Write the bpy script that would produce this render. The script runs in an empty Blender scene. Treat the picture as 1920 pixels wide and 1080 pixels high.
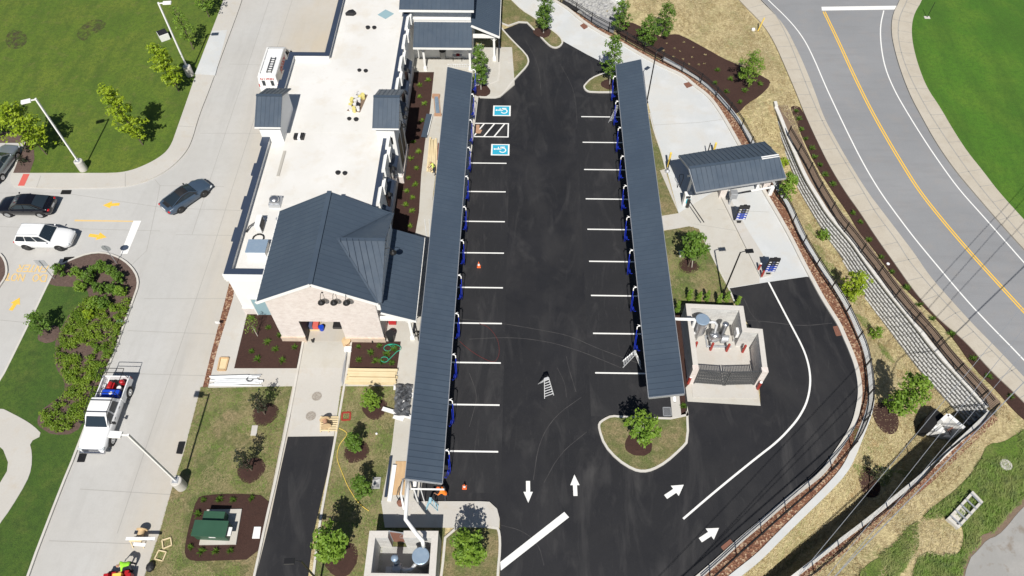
import bpy, bmesh, math, random
from mathutils import Vector, Matrix, Euler, noise
from math import radians as R, sin, cos, pi, sqrt, hypot, atan2, tan
random.seed(7)
sc = bpy.context.scene
COL = sc.collection
# ---------------------------------------------------------------- camera model (solved from the parking stripes and lamp posts)
H = 49.0
FPX, PIT, YAW, ROL = 1379.238, 0.960797, 0.0178898, -0.0016112
_f = Vector((-sin(YAW)*cos(PIT), cos(YAW)*cos(PIT), -sin(PIT)))
_r = Vector((cos(YAW), sin(YAW), 0)); _u = _r.cross(_f)
_r2 = _r*cos(ROL)+_u*sin(ROL); _u2 = -_r*sin(ROL)+_u*cos(ROL)
def P(u, v, z=0.0):
    """survey of the photograph: the point at height z seen at pixel (u, v)"""
    d = _r2*((u-960)/FPX) - _u2*((v-540)/FPX) + _f
    t = -(H-z)/d.z
    return Vector((d.x*t, d.y*t, z))
cam = bpy.data.cameras.new('camera'); co = bpy.data.objects.new('camera', cam); COL.objects.link(co)
cam.sensor_width = 36; cam.lens = FPX/1920*36; cam.clip_end = 1500; cam.clip_start = 0.5
M3 = Matrix((_r2, _u2, -_f)).transposed()
co.matrix_world = Matrix.Translation((0, 0, H)) @ M3.to_4x4()
sc.camera = co
# ---------------------------------------------------------------- light
SAZ, SEL = R(0.8), R(51)
w = bpy.data.worlds.new("World"); sc.world = w; w.use_nodes = True
nt = w.node_tree; nt.nodes.clear()
sky = nt.nodes.new('ShaderNodeTexSky'); sky.sky_type = 'NISHITA'; sky.sun_disc = False
sky.sun_elevation = SEL; sky.sun_rotation = pi + SAZ; sky.air_density = 1.0; sky.dust_density = 0.6; sky.ozone_density = 1.5
bg = nt.nodes.new('ShaderNodeBackground'); bg.inputs[1].default_value = 0.05
wo = nt.nodes.new('ShaderNodeOutputWorld'); nt.links.new(sky.outputs[0], bg.inputs[0]); nt.links.new(bg.outputs[0], wo.inputs[0])
sl = bpy.data.lights.new('sun', 'SUN'); sl.energy = 4.9; sl.angle = R(0.55); sl.color = (1.0, 0.955, 0.88)
so = bpy.data.objects.new('sun', sl); COL.objects.link(so)
sdir = Vector((sin(SAZ)*cos(SEL), cos(SAZ)*cos(SEL), -sin(SEL)))
so.rotation_euler = sdir.to_track_quat('-Z', 'Y').to_euler(); so.location = (0, 0, 80)
sc.view_settings.view_transform = 'Standard'; sc.view_settings.look = 'None'
sc.view_settings.exposure = 0.12; sc.view_settings.gamma = 1
# ---------------------------------------------------------------- materials
def mat(name, col, layers=(), rough=0.85, metal=0.0, bump=None, spec=0.5, coat=0, aniso=None, alpha=1, trans=0, rvar=None, emit=None):
    """base colour + list of (scale, lo, hi, colour, strength[, stretch(x,y,z)[, kind]]) noise masks"""
    m = bpy.data.materials.new(name); m.use_nodes = True; t = m.node_tree; n = t.nodes; L = t.links
    b = n['Principled BSDF']; b.inputs['Roughness'].default_value = rough; b.inputs['Metallic'].default_value = metal
    b.inputs['Specular IOR Level'].default_value = spec; b.inputs['Coat Weight'].default_value = coat
    if trans: b.inputs['Transmission Weight'].default_value = trans
    geo = n.new('ShaderNodeNewGeometry')
    def tex(scale, stretch=None, kind='noise', det=6, rough_=0.6):
        dist = 0
        if kind == 'warp': kind = 'noise'; dist = 1.6; det = 9
        src = geo.outputs['Position']
        if stretch:
            mp = n.new('ShaderNodeMapping'); L.new(src, mp.inputs[0]); mp.inputs['Scale'].default_value = stretch[:3]
            if len(stretch) > 3: mp.inputs['Rotation'].default_value = (0, 0, R(stretch[3]))
            mp.vector_type = 'POINT'
            src = mp.outputs[0]
        if kind == 'vor':
            x = n.new('ShaderNodeTexVoronoi'); x.inputs['Scale'].default_value = scale; L.new(src, x.inputs['Vector']); return x.outputs['Distance']
        if kind == 'cell':
            x = n.new('ShaderNodeTexVoronoi'); x.inputs['Scale'].default_value = scale; L.new(src, x.inputs['Vector'])
            s = n.new('ShaderNodeSeparateColor'); L.new(x.outputs['Color'], s.inputs[0]); return s.outputs[0]
        x = n.new('ShaderNodeTexNoise'); x.inputs['Scale'].default_value = scale; x.inputs['Detail'].default_value = det
        x.inputs['Roughness'].default_value = rough_; x.inputs['Distortion'].default_value = dist; L.new(src, x.inputs['Vector']); return x.outputs['Fac']
    cur = None
    for ly in layers:
        sca, lo, hi, c, amt = ly[:5]; st = ly[5] if len(ly) > 5 else None; kd = ly[6] if len(ly) > 6 else 'noise'
        f = tex(sca, st, kd)
        mr = n.new('ShaderNodeMapRange'); mr.inputs['From Min'].default_value = lo; mr.inputs['From Max'].default_value = hi
        mr.inputs['To Min'].default_value = 0; mr.inputs['To Max'].default_value = amt; L.new(f, mr.inputs['Value'])
        fo = mr.outputs[0]
        if len(ly) > 7:   # fades in across world X between two values
            sx = n.new('ShaderNodeSeparateXYZ'); L.new(geo.outputs['Position'], sx.inputs[0]); g = n.new('ShaderNodeMapRange'); g.interpolation_type = 'SMOOTHSTEP'
            g.inputs['From Min'].default_value = ly[7][0]; g.inputs['From Max'].default_value = ly[7][1]; L.new(sx.outputs['X'], g.inputs['Value'])
            mu = n.new('ShaderNodeMath'); mu.operation = 'MULTIPLY'; L.new(fo, mu.inputs[0]); L.new(g.outputs[0], mu.inputs[1]); fo = mu.outputs[0]
        mx = n.new('ShaderNodeMix'); mx.data_type = 'RGBA'; L.new(fo, mx.inputs[0])
        if cur is None: mx.inputs[6].default_value = (*col, 1)
        else: L.new(cur, mx.inputs[6])
        mx.inputs[7].default_value = (*c, 1); cur = mx.outputs[2]
    if cur is None: b.inputs['Base Color'].default_value = (*col, 1)
    else: L.new(cur, b.inputs['Base Color'])
    if bump:
        bs, bd = bump[0], bump[1]; kd = bump[2] if len(bump) > 2 else 'noise'; st = bump[3] if len(bump) > 3 else None
        f = tex(bs, st, kd); bn = n.new('ShaderNodeBump'); bn.inputs['Distance'].default_value = bd; bn.inputs['Strength'].default_value = 0.8
        L.new(f, bn.inputs['Height']); L.new(bn.outputs[0], b.inputs['Normal'])
    if rvar:
        f = tex(rvar[0]); mr = n.new('ShaderNodeMapRange'); mr.inputs['To Min'].default_value = rvar[1]; mr.inputs['To Max'].default_value = rvar[2]
        mr.inputs['From Min'].default_value = .35; mr.inputs['From Max'].default_value = .65
        L.new(f, mr.inputs['Value']); L.new(mr.outputs[0], b.inputs['Roughness'])
    if alpha < 1: b.inputs['Alpha'].default_value = alpha
    return m
def S(h):  # sRGB hex/255 triple -> linear
    return tuple(((c/255)/12.92 if c/255 <= .04045 else ((c/255+.055)/1.055)**2.4) for c in h)
MT = {}
def addm(k, *a, **kw): MT[k] = mat(k, *a, **kw)
addm('concrete', (.455,.452,.440), [(.12,.35,.7,(.525,.522,.512),.8),(.05,.48,.7,(.48,.43,.36),.25),(1.6,.45,.75,(.38,.372,.355),.25),(9,.4,.8,(.35,.34,.325),.22),(.9,.55,.75,(.36,.352,.335),.35,(1,.12,1,-12)),(.25,.25,.60,(.50,.415,.29),.6,(1,.35,1,-10),'noise',(-28.5,-22.0)),(.5,.52,.75,(.36,.35,.335),.45,(1,.1,1,-14),'noise',(-36,-30))], rough=.9, bump=(25,.004))
addm('concrete_new', (.53,.55,.56), [(.15,.4,.65,(.60,.59,.56),.8),(.6,.5,.75,(.50,.45,.38),.4),(7,.4,.8,(.42,.42,.41),.2),(.4,.5,.7,(.64,.66,.68),.5)], rough=.88, bump=(25,.003))
addm('concrete_warm', (.49,.468,.42), [(.25,.35,.65,(.53,.515,.475),.9),(1.2,.5,.75,(.44,.39,.31),.45),(8,.4,.8,(.38,.36,.32),.25)], rough=.9, bump=(25,.004))
addm('sidewalk', (.50,.48,.445), [(.3,.4,.65,(.54,.525,.495),.8),(1.2,.52,.75,(.45,.38,.29),.45),(8,.4,.8,(.38,.36,.33),.25)], rough=.9, bump=(25,.004))
addm('sidewalk_old', (.47,.425,.35), [(.3,.4,.65,(.52,.48,.41),.8),(1.5,.5,.75,(.38,.33,.27),.5),(9,.4,.8,(.33,.29,.24),.3)], rough=.92, bump=(25,.004))
addm('kerb', (.58,.56,.52), [(1.2,.45,.7,(.50,.46,.40),.6),(9,.4,.8,(.40,.38,.35),.25)], rough=.88)
addm('joint', (.33,.32,.30), rough=.95)
addm('asphalt_new', (.0140,.0143,.0170), [(.10,.45,.68,(.021,.021,.0245),.9),(.14,.48,.68,(.038,.037,.038),.55,(1,.5,1,30),'warp'),(.40,.54,.72,(.066,.064,.064),.45,(1,.35,1,50),'warp'),(.28,.56,.72,(.078,.075,.075),.42,(1,.22,1,-35),'warp'),(3,.60,.76,(.055,.054,.054),.38,(1,.15,1,5),'warp'),(40,.45,.75,(.038,.038,.042),.45)], rough=.66, bump=(60,.006), rvar=(.5,.55,.8), spec=.35)
addm('asphalt_road', (.245,.252,.265), [(.12,.4,.65,(.285,.29,.302),.8),(.7,.5,.75,(.30,.27,.25),.35),(1.2,.5,.72,(.19,.19,.195),.3,(.15,1,1,-25)),(35,.45,.75,(.16,.16,.165),.35)], rough=.9, bump=(60,.004))
addm('mulch', (.050,.022,.016), [(6,.35,.7,(.028,.012,.009),.8),(14,.5,.75,(.085,.04,.028),.6),(.5,.45,.7,(.060,.030,.022),.5)], rough=.95, bump=(16,.05))
addm('mulch_old', (.13,.085,.07), [(6,.35,.7,(.07,.045,.038),.8),(14,.5,.75,(.20,.14,.12),.6),(.5,.45,.7,(.09,.06,.05),.5)], rough=.95, bump=(16,.05))
addm('red_rock', (.26,.13,.075), [(9,.2,.55,(.12,.045,.028),.9,None,'cell'),(9,.75,.85,(.50,.36,.24),.9,None,'cell'),(.6,.45,.65,(.20,.09,.05),.5)], rough=.9, bump=(9,.08,'vor'))
addm('riprap', (.42,.42,.42), [(2.6,.1,.5,(.24,.24,.245),.8,None,'cell'),(2.6,.0,.25,(.10,.10,.10),.0,None,'vor'),(8,.4,.7,(.5,.5,.5),.5)], rough=.9, bump=(2.6,.3,'vor'))
addm('gravel_grey', (.36,.36,.37), [(22,.3,.7,(.22,.22,.23),.8,None,'cell')], rough=.95, bump=(22,.04,'vor'))
addm('lawn', (.115,.182,.013), [(.07,.38,.62,(.075,.145,.010),.9),(.22,.45,.64,(.165,.205,.022),.75),(.8,.45,.66,(.052,.100,.009),.7,(1,.30,1,0)),(1.1,.56,.68,(.17,.16,.05),.5),(3.5,.45,.62,(.045,.085,.008),.55),(9,.45,.62,(.04,.072,.007),.55),(24,.5,.66,(.17,.25,.035),.5)], rough=.95, bump=(20,.08))
addm('lawn_bright', (.068,.185,.009), [(.06,.38,.62,(.048,.145,.007),.9),(.20,.45,.66,(.120,.215,.016),.75),(.5,.45,.66,(.040,.108,.007),.7,(1,.15,1,-35)),(3,.45,.62,(.036,.095,.007),.5),(9,.45,.62,(.03,.08,.006),.5),(24,.5,.66,(.12,.24,.03),.5)], rough=.95, bump=(20,.07))
addm('lawn_dark', (.050,.108,.012), [(.22,.42,.62,(.080,.140,.016),.85),(.8,.5,.66,(.12,.14,.03),.45),(.45,.56,.66,(.030,.066,.009),.65),(3,.45,.62,(.03,.068,.009),.55),(12,.45,.64,(.024,.052,.008),.6),(26,.5,.66,(.10,.17,.025),.5)], rough=.95, bump=(20,.07))
addm('turf', (.185,.170,.065), [(.20,.42,.58,(.105,.145,.035),.9),(.5,.46,.60,(.31,.235,.13),.9),(1.7,.5,.66,(.085,.115,.028),.6),(2.6,.54,.68,(.38,.31,.18),.55),(9,.42,.62,(.060,.070,.022),.65),(24,.52,.68,(.36,.32,.17),.5)], rough=.96, bump=(18,.08))
addm('straw', (.47,.39,.205), [(.11,.46,.60,(.30,.27,.13),.85),(.40,.52,.64,(.17,.19,.055),.8),(.8,.58,.70,(.40,.20,.085),.6),(3.2,.42,.62,(.22,.16,.075),.75,(1,.35,1,30)),(8,.5,.68,(.68,.57,.32),.85,(.35,1,1,15)),(22,.45,.68,(.74,.64,.38),.5)], rough=.96, bump=(14,.10))
addm('bare_soil', (.20,.14,.10), [(2,.4,.7,(.13,.09,.065),.7),(20,.4,.7,(.28,.21,.15),.5)], rough=.97, bump=(20,.04))
addm('paint_white', (.80,.80,.78), [(3,.55,.8,(.55,.55,.54),.35),(30,.62,.8,(.4,.4,.4),.4)], rough=.7)
addm('paint_yellow', (.82,.50,.055), [(5,.5,.75,(.72,.55,.25),.5),(28,.58,.8,(.5,.4,.25),.4)], rough=.75)
addm('paint_yellow_worn', (.72,.50,.20), [(5,.45,.62,(.60,.50,.32),.5)], rough=.8)
addm('paint_blue', (.030,.38,.55), [(8,.5,.8,(.10,.45,.6),.3)], rough=.7)
addm('dome_red', (.62,.12,.10), [(4,.5,.8,(.5,.15,.12),.4)], rough=.8)
addm('roof_metal', (.057,.079,.111), [(.35,.4,.65,(.070,.096,.130),.7),(2.5,.5,.75,(.050,.069,.098),.4),(.8,.6,.75,(.095,.12,.15),.25,(1,.1,1))], rough=.42, spec=.5, rvar=(1.2,.36,.52))
addm('roof_seam', (.052,.074,.106), rough=.42)
addm('cap_navy', (.035,.050,.085), [(1,.5,.75,(.045,.065,.105),.6)], rough=.5)
addm('membrane', (.66,.65,.625), [(.18,.42,.62,(.72,.713,.695),.9),(.5,.52,.72,(.60,.55,.47),.55),(1.6,.6,.78,(.52,.45,.37),.3),(6,.5,.8,(.68,.66,.62),.3)], rough=.75, bump=(6,.006))
addm('white_wall', (.80,.80,.79), [(.8,.5,.8,(.74,.74,.73),.4)], rough=.7)
addm('white_metal', (.82,.82,.81), rough=.4)
addm('white_trim', (.84,.84,.82), rough=.55)
addm('navy_trim', (.03,.042,.07), rough=.45)
addm('black_metal', (.012,.012,.013), rough=.45)
addm('dark_glass', (.02,.03,.04), rough=.06, spec=.8)
addm('steel', (.55,.56,.58), [(3,.4,.7,(.42,.43,.45),.6)], rough=.32, metal=.9)
addm('galv', (.55,.57,.60), [(4,.4,.7,(.45,.47,.50),.6)], rough=.5, metal=.6)
addm('alu', (.78,.79,.80), rough=.4, metal=.4)
addm('tank_lid', (.30,.40,.52), [(3,.45,.7,(.38,.47,.57),.6)], rough=.35, metal=.3)
addm('bollard_red', (.33,.035,.025), [(6,.5,.8,(.25,.03,.025),.5)], rough=.55)
addm('bollard_yellow', (.85,.62,.12), rough=.5)
addm('hose_blue', (.010,.035,.50), rough=.35)
addm('hose_black', (.01,.01,.011), rough=.5)
addm('hose_green', (.03,.38,.25), rough=.5)
addm('lumber', (.72,.60,.38), [(1.5,.45,.7,(.64,.50,.29),.6),(20,.45,.7,(.58,.46,.28),.35,(.1,1,1))], rough=.8)
addm('plywood', (.56,.38,.21), [(6,.4,.7,(.42,.26,.13),.6,(1,.15,1)),(25,.4,.7,(.65,.47,.28),.4)], rough=.85)
addm('pvc', (.70,.72,.74), [(3,.4,.7,(.55,.57,.60),.5)], rough=.5)
addm('green_box', (.028,.085,.050), [(1.5,.4,.7,(.034,.10,.06),.6)], rough=.5)
addm('cmu_grey', (.38,.38,.37), [(2,.4,.7,(.30,.30,.29),.6),(12,.4,.7,(.45,.45,.43),.4)], rough=.92, bump=(12,.02))
addm('stone_cap', (.60,.575,.54), [(1,.4,.7,(.54,.51,.47),.6),(9,.45,.75,(.42,.38,.34),.35)], rough=.88)
addm('bark', (.13,.10,.075), rough=.95)
addm('bark_pale', (.42,.40,.36), rough=.9)
addm('stake', (.62,.58,.50), rough=.8)
addm('tyre', (.012,.012,.013), rough=.75)
addm('rim_silver', (.55,.56,.57), rough=.3, metal=.8)
addm('rim_dark', (.05,.05,.052), rough=.4, metal=.5)
addm('car_white', (.80,.81,.82), rough=.28, coat=.6)
addm('car_black', (.006,.006,.009), rough=.18, coat=.8, spec=.4)
addm('car_silver', (.33,.37,.41), rough=.28, metal=.55, coat=.6)
addm('car_slate', (.055,.085,.13), rough=.3, metal=.1, coat=.5)
addm('chrome', (.6,.6,.62), rough=.2, metal=1)
addm('gate_grey', (.075,.078,.082), rough=.5)
addm('asphalt_bay', (.0175,.0178,.0205), [(.3,.45,.68,(.024,.024,.027),.8),(.45,.53,.72,(.070,.068,.068),.45,(1,.35,1,60),'warp'),(2.5,.58,.76,(.062,.060,.060),.42,(1,.15,1,80),'warp'),(40,.45,.75,(.042,.042,.046),.45)], rough=.72, bump=(60,.006), spec=.35)
addm('scuff', (.062,.060,.060), [(1.5,.4,.6,(.035,.034,.036),.9)], rough=.8)
addm('red_cord', (.20,.03,.025), rough=.6)
addm('rough_grass', (.105,.190,.020), [(.35,.45,.62,(.24,.22,.09),.75),(.9,.5,.65,(.060,.11,.016),.6),(7,.42,.65,(.045,.065,.014),.7),(20,.5,.7,(.22,.28,.06),.6)], rough=.96, bump=(14,.12))
addm('slab_dirty', (.31,.305,.295), [(.5,.42,.6,(.37,.36,.345),.8),(1.1,.55,.68,(.22,.18,.14),.8),(12,.4,.7,(.28,.27,.25),.4)], rough=.92)
def dust(name, c, sc_, lo, hi, amt, st):
    m = mat(name, c, rough=.85); t = m.node_tree; n = t.nodes; L = t.links; g = n.new('ShaderNodeNewGeometry'); mp = n.new('ShaderNodeMapping'); mp.inputs['Scale'].default_value = st[:3]; mp.inputs['Rotation'].default_value = (0,0,R(st[3]))
    L.new(g.outputs['Position'], mp.inputs[0]); x = n.new('ShaderNodeTexNoise'); x.inputs['Scale'].default_value = sc_; x.inputs['Detail'].default_value = 9; x.inputs['Roughness'].default_value = .7; x.inputs['Distortion'].default_value = .4; L.new(mp.outputs[0], x.inputs['Vector'])
    r = n.new('ShaderNodeMapRange'); r.inputs['From Min'].default_value = lo; r.inputs['From Max'].default_value = hi; r.inputs['To Max'].default_value = amt; L.new(x.outputs['Fac'], r.inputs['Value']); L.new(r.outputs[0], n['Principled BSDF'].inputs['Alpha']); MT[name] = m
dust('dust_grey', (.16,.155,.15), .55, .52, .78, .55, (1,.28,1,40))
dust('dust_grey_wide', (.11,.105,.105), .22, .50, .75, .5, (1,.35,1,-20))
dust('dust_tan', (.50,.40,.24), .16, .44, .70, .75, (1,.3,1,-14))
dust('soil_patch', (.075,.055,.038), 2.2, .42, .70, .85, (1,1,1,0))
addm('lens_clear', (.55,.58,.6), rough=.15)
addm('lens_red', (.45,.01,.012), rough=.2)
addm('plastic_black', (.018,.018,.02), rough=.6)
addm('tarp_blue', (.01,.06,.50), rough=.5)
addm('red_paint', (.42,.015,.02), rough=.4)
addm('orange', (.85,.16,.04), rough=.6)
addm('sheet_plastic', (.07,.075,.085), [(5,.4,.7,(.25,.26,.28),.6)], rough=.25, spec=.8)
addm('white_sheet', (.78,.78,.78), rough=.6)
addm('skin', (.45,.24,.16), rough=.6)
addm('hivis_green', (.35,.85,.05), rough=.7)
addm('hivis_yellow', (.65,.80,.15), rough=.7)
addm('hivis_orange', (.90,.22,.02), rough=.7)
addm('cloth_dark', (.03,.035,.05), rough=.9)
addm('door_blue', (.28,.42,.47), rough=.5)
addm('wood_spool', (.62,.46,.27), [(8,.4,.7,(.5,.35,.2),.5)], rough=.85)
addm('cardboard', (.42,.25,.16), rough=.85)
addm('manhole', (.36,.33,.29), [(12,.3,.7,(.24,.21,.18),.7,None,'cell')], rough=.9)
addm('rust_grate', (.22,.10,.07), rough=.9)
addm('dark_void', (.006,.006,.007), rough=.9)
addm('shade_wall', (.62,.62,.60), rough=.7)
def brick_mat(name, c1, c2, cm, sx=.5, sy=.115, mort=.012, axis='x'):
    m = bpy.data.materials.new(name); m.use_nodes = True; t = m.node_tree; n = t.nodes; L = t.links; b = n['Principled BSDF']
    b.inputs['Roughness'].default_value = .9
    geo = n.new('ShaderNodeNewGeometry'); sp = n.new('ShaderNodeSeparateXYZ'); L.new(geo.outputs['Position'], sp.inputs[0])
    ad = n.new('ShaderNodeMath'); ad.operation = 'ADD'; L.new(sp.outputs['X'], ad.inputs[0]); L.new(sp.outputs['Y'], ad.inputs[1])
    cb = n.new('ShaderNodeCombineXYZ'); L.new(ad.outputs[0], cb.inputs[0]); L.new(sp.outputs['Z'], cb.inputs[1])
    br = n.new('ShaderNodeTexBrick'); L.new(cb.outputs[0], br.inputs['Vector']); br.inputs['Scale'].default_value = 1
    br.inputs['Color1'].default_value = (*c1, 1); br.inputs['Color2'].default_value = (*c2, 1); br.inputs['Mortar'].default_value = (*cm, 1)
    br.inputs['Brick Width'].default_value = sx; br.inputs['Row Height'].default_value = sy; br.inputs['Mortar Size'].default_value = mort
    no = n.new('ShaderNodeTexNoise'); no.inputs['Scale'].default_value = 2.5; L.new(geo.outputs['Position'], no.inputs['Vector'])
    mx = n.new('ShaderNodeMix'); mx.data_type = 'RGBA'; mx.blend_type = 'MULTIPLY'; mr = n.new('ShaderNodeMapRange')
    mr.inputs['From Min'].default_value = .4; mr.inputs['From Max'].default_value = .7; mr.inputs['To Max'].default_value = .5
    L.new(no.outputs['Fac'], mr.inputs['Value']); L.new(mr.outputs[0], mx.inputs[0]); L.new(br.outputs['Color'], mx.inputs[6]); mx.inputs[7].default_value = (.82, .79, .77, 1)
    L.new(mx.outputs[2], b.inputs['Base Color'])
    bn = n.new('ShaderNodeBump'); bn.inputs['Distance'].default_value = .01; L.new(br.outputs['Fac'], bn.inputs['Height']); bn.invert = True; L.new(bn.outputs[0], b.inputs['Normal'])
    MT[name] = m
brick_mat('brick_pale', (.78,.71,.67), (.70,.61,.57), (.80,.77,.74), .24, .085, .012)
brick_mat('block_pale', (.62,.62,.60), (.52,.52,.51), (.68,.68,.66), .42, .21, .014)
def leaf_mat(name, c, c2, c3):
    m = mat(name, c, [(.9,.4,.62,c2,.85),(4,.5,.7,c3,.6)], rough=.55, spec=.35)
    t = m.node_tree; b = t.nodes['Principled BSDF']
    tr = t.nodes.new('ShaderNodeBsdfTranslucent'); ms = t.nodes.new('ShaderNodeMixShader'); out = t.nodes['Material Output']
    t.links.new(b.inputs['Base Color'].links[0].from_socket, tr.inputs[0]); ms.inputs[0].default_value = .3
    t.links.new(b.outputs[0], ms.inputs[1]); t.links.new(tr.outputs[0], ms.inputs[2]); t.links.new(ms.outputs[0], out.inputs[0])
    MT[name] = m
leaf_mat('leaf_lime', (.31,.41,.022), (.19,.30,.015), (.42,.50,.04))
leaf_mat('leaf_green', (.13,.235,.03), (.08,.165,.02), (.20,.31,.05))
leaf_mat('leaf_mid', (.20,.32,.035), (.12,.23,.025), (.28,.40,.06))
leaf_mat('leaf_dark', (.035,.045,.022), (.02,.028,.014), (.06,.07,.03))
leaf_mat('leaf_cover', (.19,.29,.025), (.10,.19,.016), (.29,.38,.05))
# ---------------------------------------------------------------- mesh builder
class MB:
    def __init__(s): s.v = []; s.f = []; s.m = []; s.cm = 0
    def add(s, vs, fs, mi=None):
        o = len(s.v); s.v += [Vector(x) for x in vs]; s.f += [tuple(i+o for i in f) for f in fs]; s.m += [s.cm if mi is None else mi]*len(fs); return s
    def box(s, x0, x1, y0, y1, z0, z1, mi=None, M=None):
        vs = [Vector((x, y, z)) for z in (z0, z1) for y in (y0, y1) for x in (x0, x1)]
        if M is not None: vs = [M @ v for v in vs]
        return s.add(vs, [(0,2,3,1),(4,5,7,6),(0,1,5,4),(2,6,7,3),(0,4,6,2),(1,3,7,5)], mi)
    def beam(s, a, b, w, h, mi=None, up=None):
        a = Vector(a); b = Vector(b); d = b-a; l = d.length
        if l < 1e-6: return s
        z = d/l; u = Vector(up) if up else (Vector((0,0,1)) if abs(z.z) < .95 else Vector((0,1,0)))
        x = z.cross(u).normalized(); y = x.cross(z)
        vs = [p + x*sx*w/2 + y*sy*h/2 for p in (a, b) for sy in (-1, 1) for sx in (-1, 1)]
        return s.add(vs, [(0,1,3,2),(4,6,7,5),(0,4,5,1),(2,3,7,6),(0,2,6,4),(1,5,7,3)], mi)
    def tube(s, pts, r, n=6, mi=None, cap=True):
        pts = [Vector(p) for p in pts]; rs = r if isinstance(r, (list, tuple)) else [r]*len(pts)
        rings = []; prev = None
        for i, p in enumerate(pts):
            d = (pts[min(i+1, len(pts)-1)]-pts[max(i-1, 0)])
            d = d.normalized() if d.length > 1e-9 else Vector((0,0,1))
            if prev is None: x = d.orthogonal().normalized()
            else:
                x = prev - d*prev.dot(d); x = x.normalized() if x.length > 1e-6 else d.orthogonal().normalized()
            prev = x; y = d.cross(x)
            rings.append([p + (x*cos(2*pi*k/n)+y*sin(2*pi*k/n))*rs[i] for k in range(n)])
        vs = [v for rg in rings for v in rg]; fs = []
        for i in range(len(pts)-1):
            for k in range(n):
                a = i*n+k; b2 = i*n+(k+1) % n; fs.append((a, b2, b2+n, a+n))
        if cap: fs.append(tuple(range(n))[::-1]); fs.append(tuple((len(pts)-1)*n+k for k in range(n)))
        return s.add(vs, fs, mi)
    def lathe(s, c, prof, n=16, mi=None, ax=None):
        c = Vector(c); vs = []; fs = []; Q = Matrix.Identity(3) if ax is None else Vector(ax).to_track_quat('Z', 'Y').to_matrix()
        for r, z in prof:
            for k in range(n): vs.append(c + Q @ Vector((r*cos(2*pi*k/n), r*sin(2*pi*k/n), z)))
        for i in range(len(prof)-1):
            for k in range(n):
                a = i*n+k; b2 = i*n+(k+1) % n; fs.append((a, b2, b2+n, a+n))
        fs.append(tuple(range(n))[::-1]); fs.append(tuple((len(prof)-1)*n+k for k in range(n)))
        return s.add(vs, fs, mi)
    def prism(s, pts, z0, z1, mi=None):
        n = len(pts); pts = [(p[0], p[1]) for p in pts]
        if sum(pts[i][0]*pts[(i+1) % n][1]-pts[(i+1) % n][0]*pts[i][1] for i in range(n)) < 0: pts = pts[::-1]
        f0 = z0 if callable(z0) else (lambda x, y: z0); f1 = z1 if callable(z1) else (lambda x, y: z1)
        vs = [(x, y, f0(x, y)) for x, y in pts] + [(x, y, f1(x, y)) for x, y in pts]
        fs = [tuple(range(n))[::-1], tuple(range(n, 2*n))] + [(i, (i+1) % n, (i+1) % n+n, i+n) for i in range(n)]
        return s.add(vs, fs, mi)
    def poly(s, pts, mi=None): return s.add(pts, [tuple(range(len(pts)))], mi)
    def sphere(s, c, r, nu=10, nv=6, mi=None):
        rr = r if isinstance(r, (tuple, list)) else (r, r, r); c = Vector(c); vs = [c+Vector((0,0,-rr[2]))]; fs = []
        for j in range(1, nv):
            a = -pi/2+pi*j/nv
            for k in range(nu): vs.append(c+Vector((rr[0]*cos(a)*cos(2*pi*k/nu), rr[1]*cos(a)*sin(2*pi*k/nu), rr[2]*sin(a))))
        vs.append(c+Vector((0,0,rr[2])))
        for k in range(nu): fs.append((0, 1+(k+1) % nu, 1+k))
        for j in range(nv-2):
            for k in range(nu):
                a = 1+j*nu+k; b2 = 1+j*nu+(k+1) % nu; fs.append((a, b2, b2+nu, a+nu))
        l = len(vs)-1; o = 1+(nv-2)*nu
        for k in range(nu): fs.append((o+k, o+(k+1) % nu, l))
        return s.add(vs, fs, mi)
def build(name, mb, mats, parent=None, world=True, smooth=False, bevel=0, **tags):
    me = bpy.data.meshes.new(name); vs = mb.v
    if parent is not None and world:
        inv = parent_world(parent).inverted(); vs = [inv @ v for v in vs]
    me.from_pydata([tuple(v) for v in vs], [], mb.f); me.update()
    if not isinstance(mats, (list, tuple)): mats = [mats]
    for m in mats: me.materials.append(MT[m] if isinstance(m, str) else m)
    if len(mats) > 1: me.polygons.foreach_set('material_index', mb.m)
    if smooth: me.polygons.foreach_set('use_smooth', [True]*len(me.polygons))
    o = bpy.data.objects.new(name, me); COL.objects.link(o)
    if parent is not None: o.parent = parent
    if bevel:
        b = o.modifiers.new('b', 'BEVEL'); b.width = bevel; b.segments = 2; b.limit_method = 'ANGLE'
    for k, v in tags.items(): o[k] = v
    return o
def parent_world(o):
    M = Matrix.Translation(o.location) @ o.rotation_euler.to_matrix().to_4x4() @ Matrix.Diagonal((*o.scale, 1))
    return parent_world(o.parent) @ M if o.parent else M
def thing(name, label, cat, loc=(0,0,0), rz=0, group=None):
    o = bpy.data.objects.new(name, None); COL.objects.link(o); o.location = loc; o.rotation_euler = (0, 0, rz); o.empty_display_size = .3
    o['label'] = label; o['category'] = cat
    if group: o['group'] = group
    return o
def tag(o, label, cat, group=None):
    o['label'] = label; o['category'] = cat
    if group: o['group'] = group
    return o
def struct(name, mb, m, **k): return build(name, mb, m, kind='structure', **k)
def children(o): return [c for c in COL.objects if c.parent == o]
def copy_tree(o, loc=None, rz=None, label=None, _p=None):
    c = o.copy(); COL.objects.link(c)
    if _p is not None: c.parent = _p
    if loc is not None: c.location = loc
    if rz is not None: c.rotation_euler = (0, 0, rz)
    if label: c['label'] = label
    for ch in children(o): copy_tree(ch, _p=c)
    return c
def px(pts, z=0.0): return [P(u, v, z) for u, v in pts]
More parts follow.
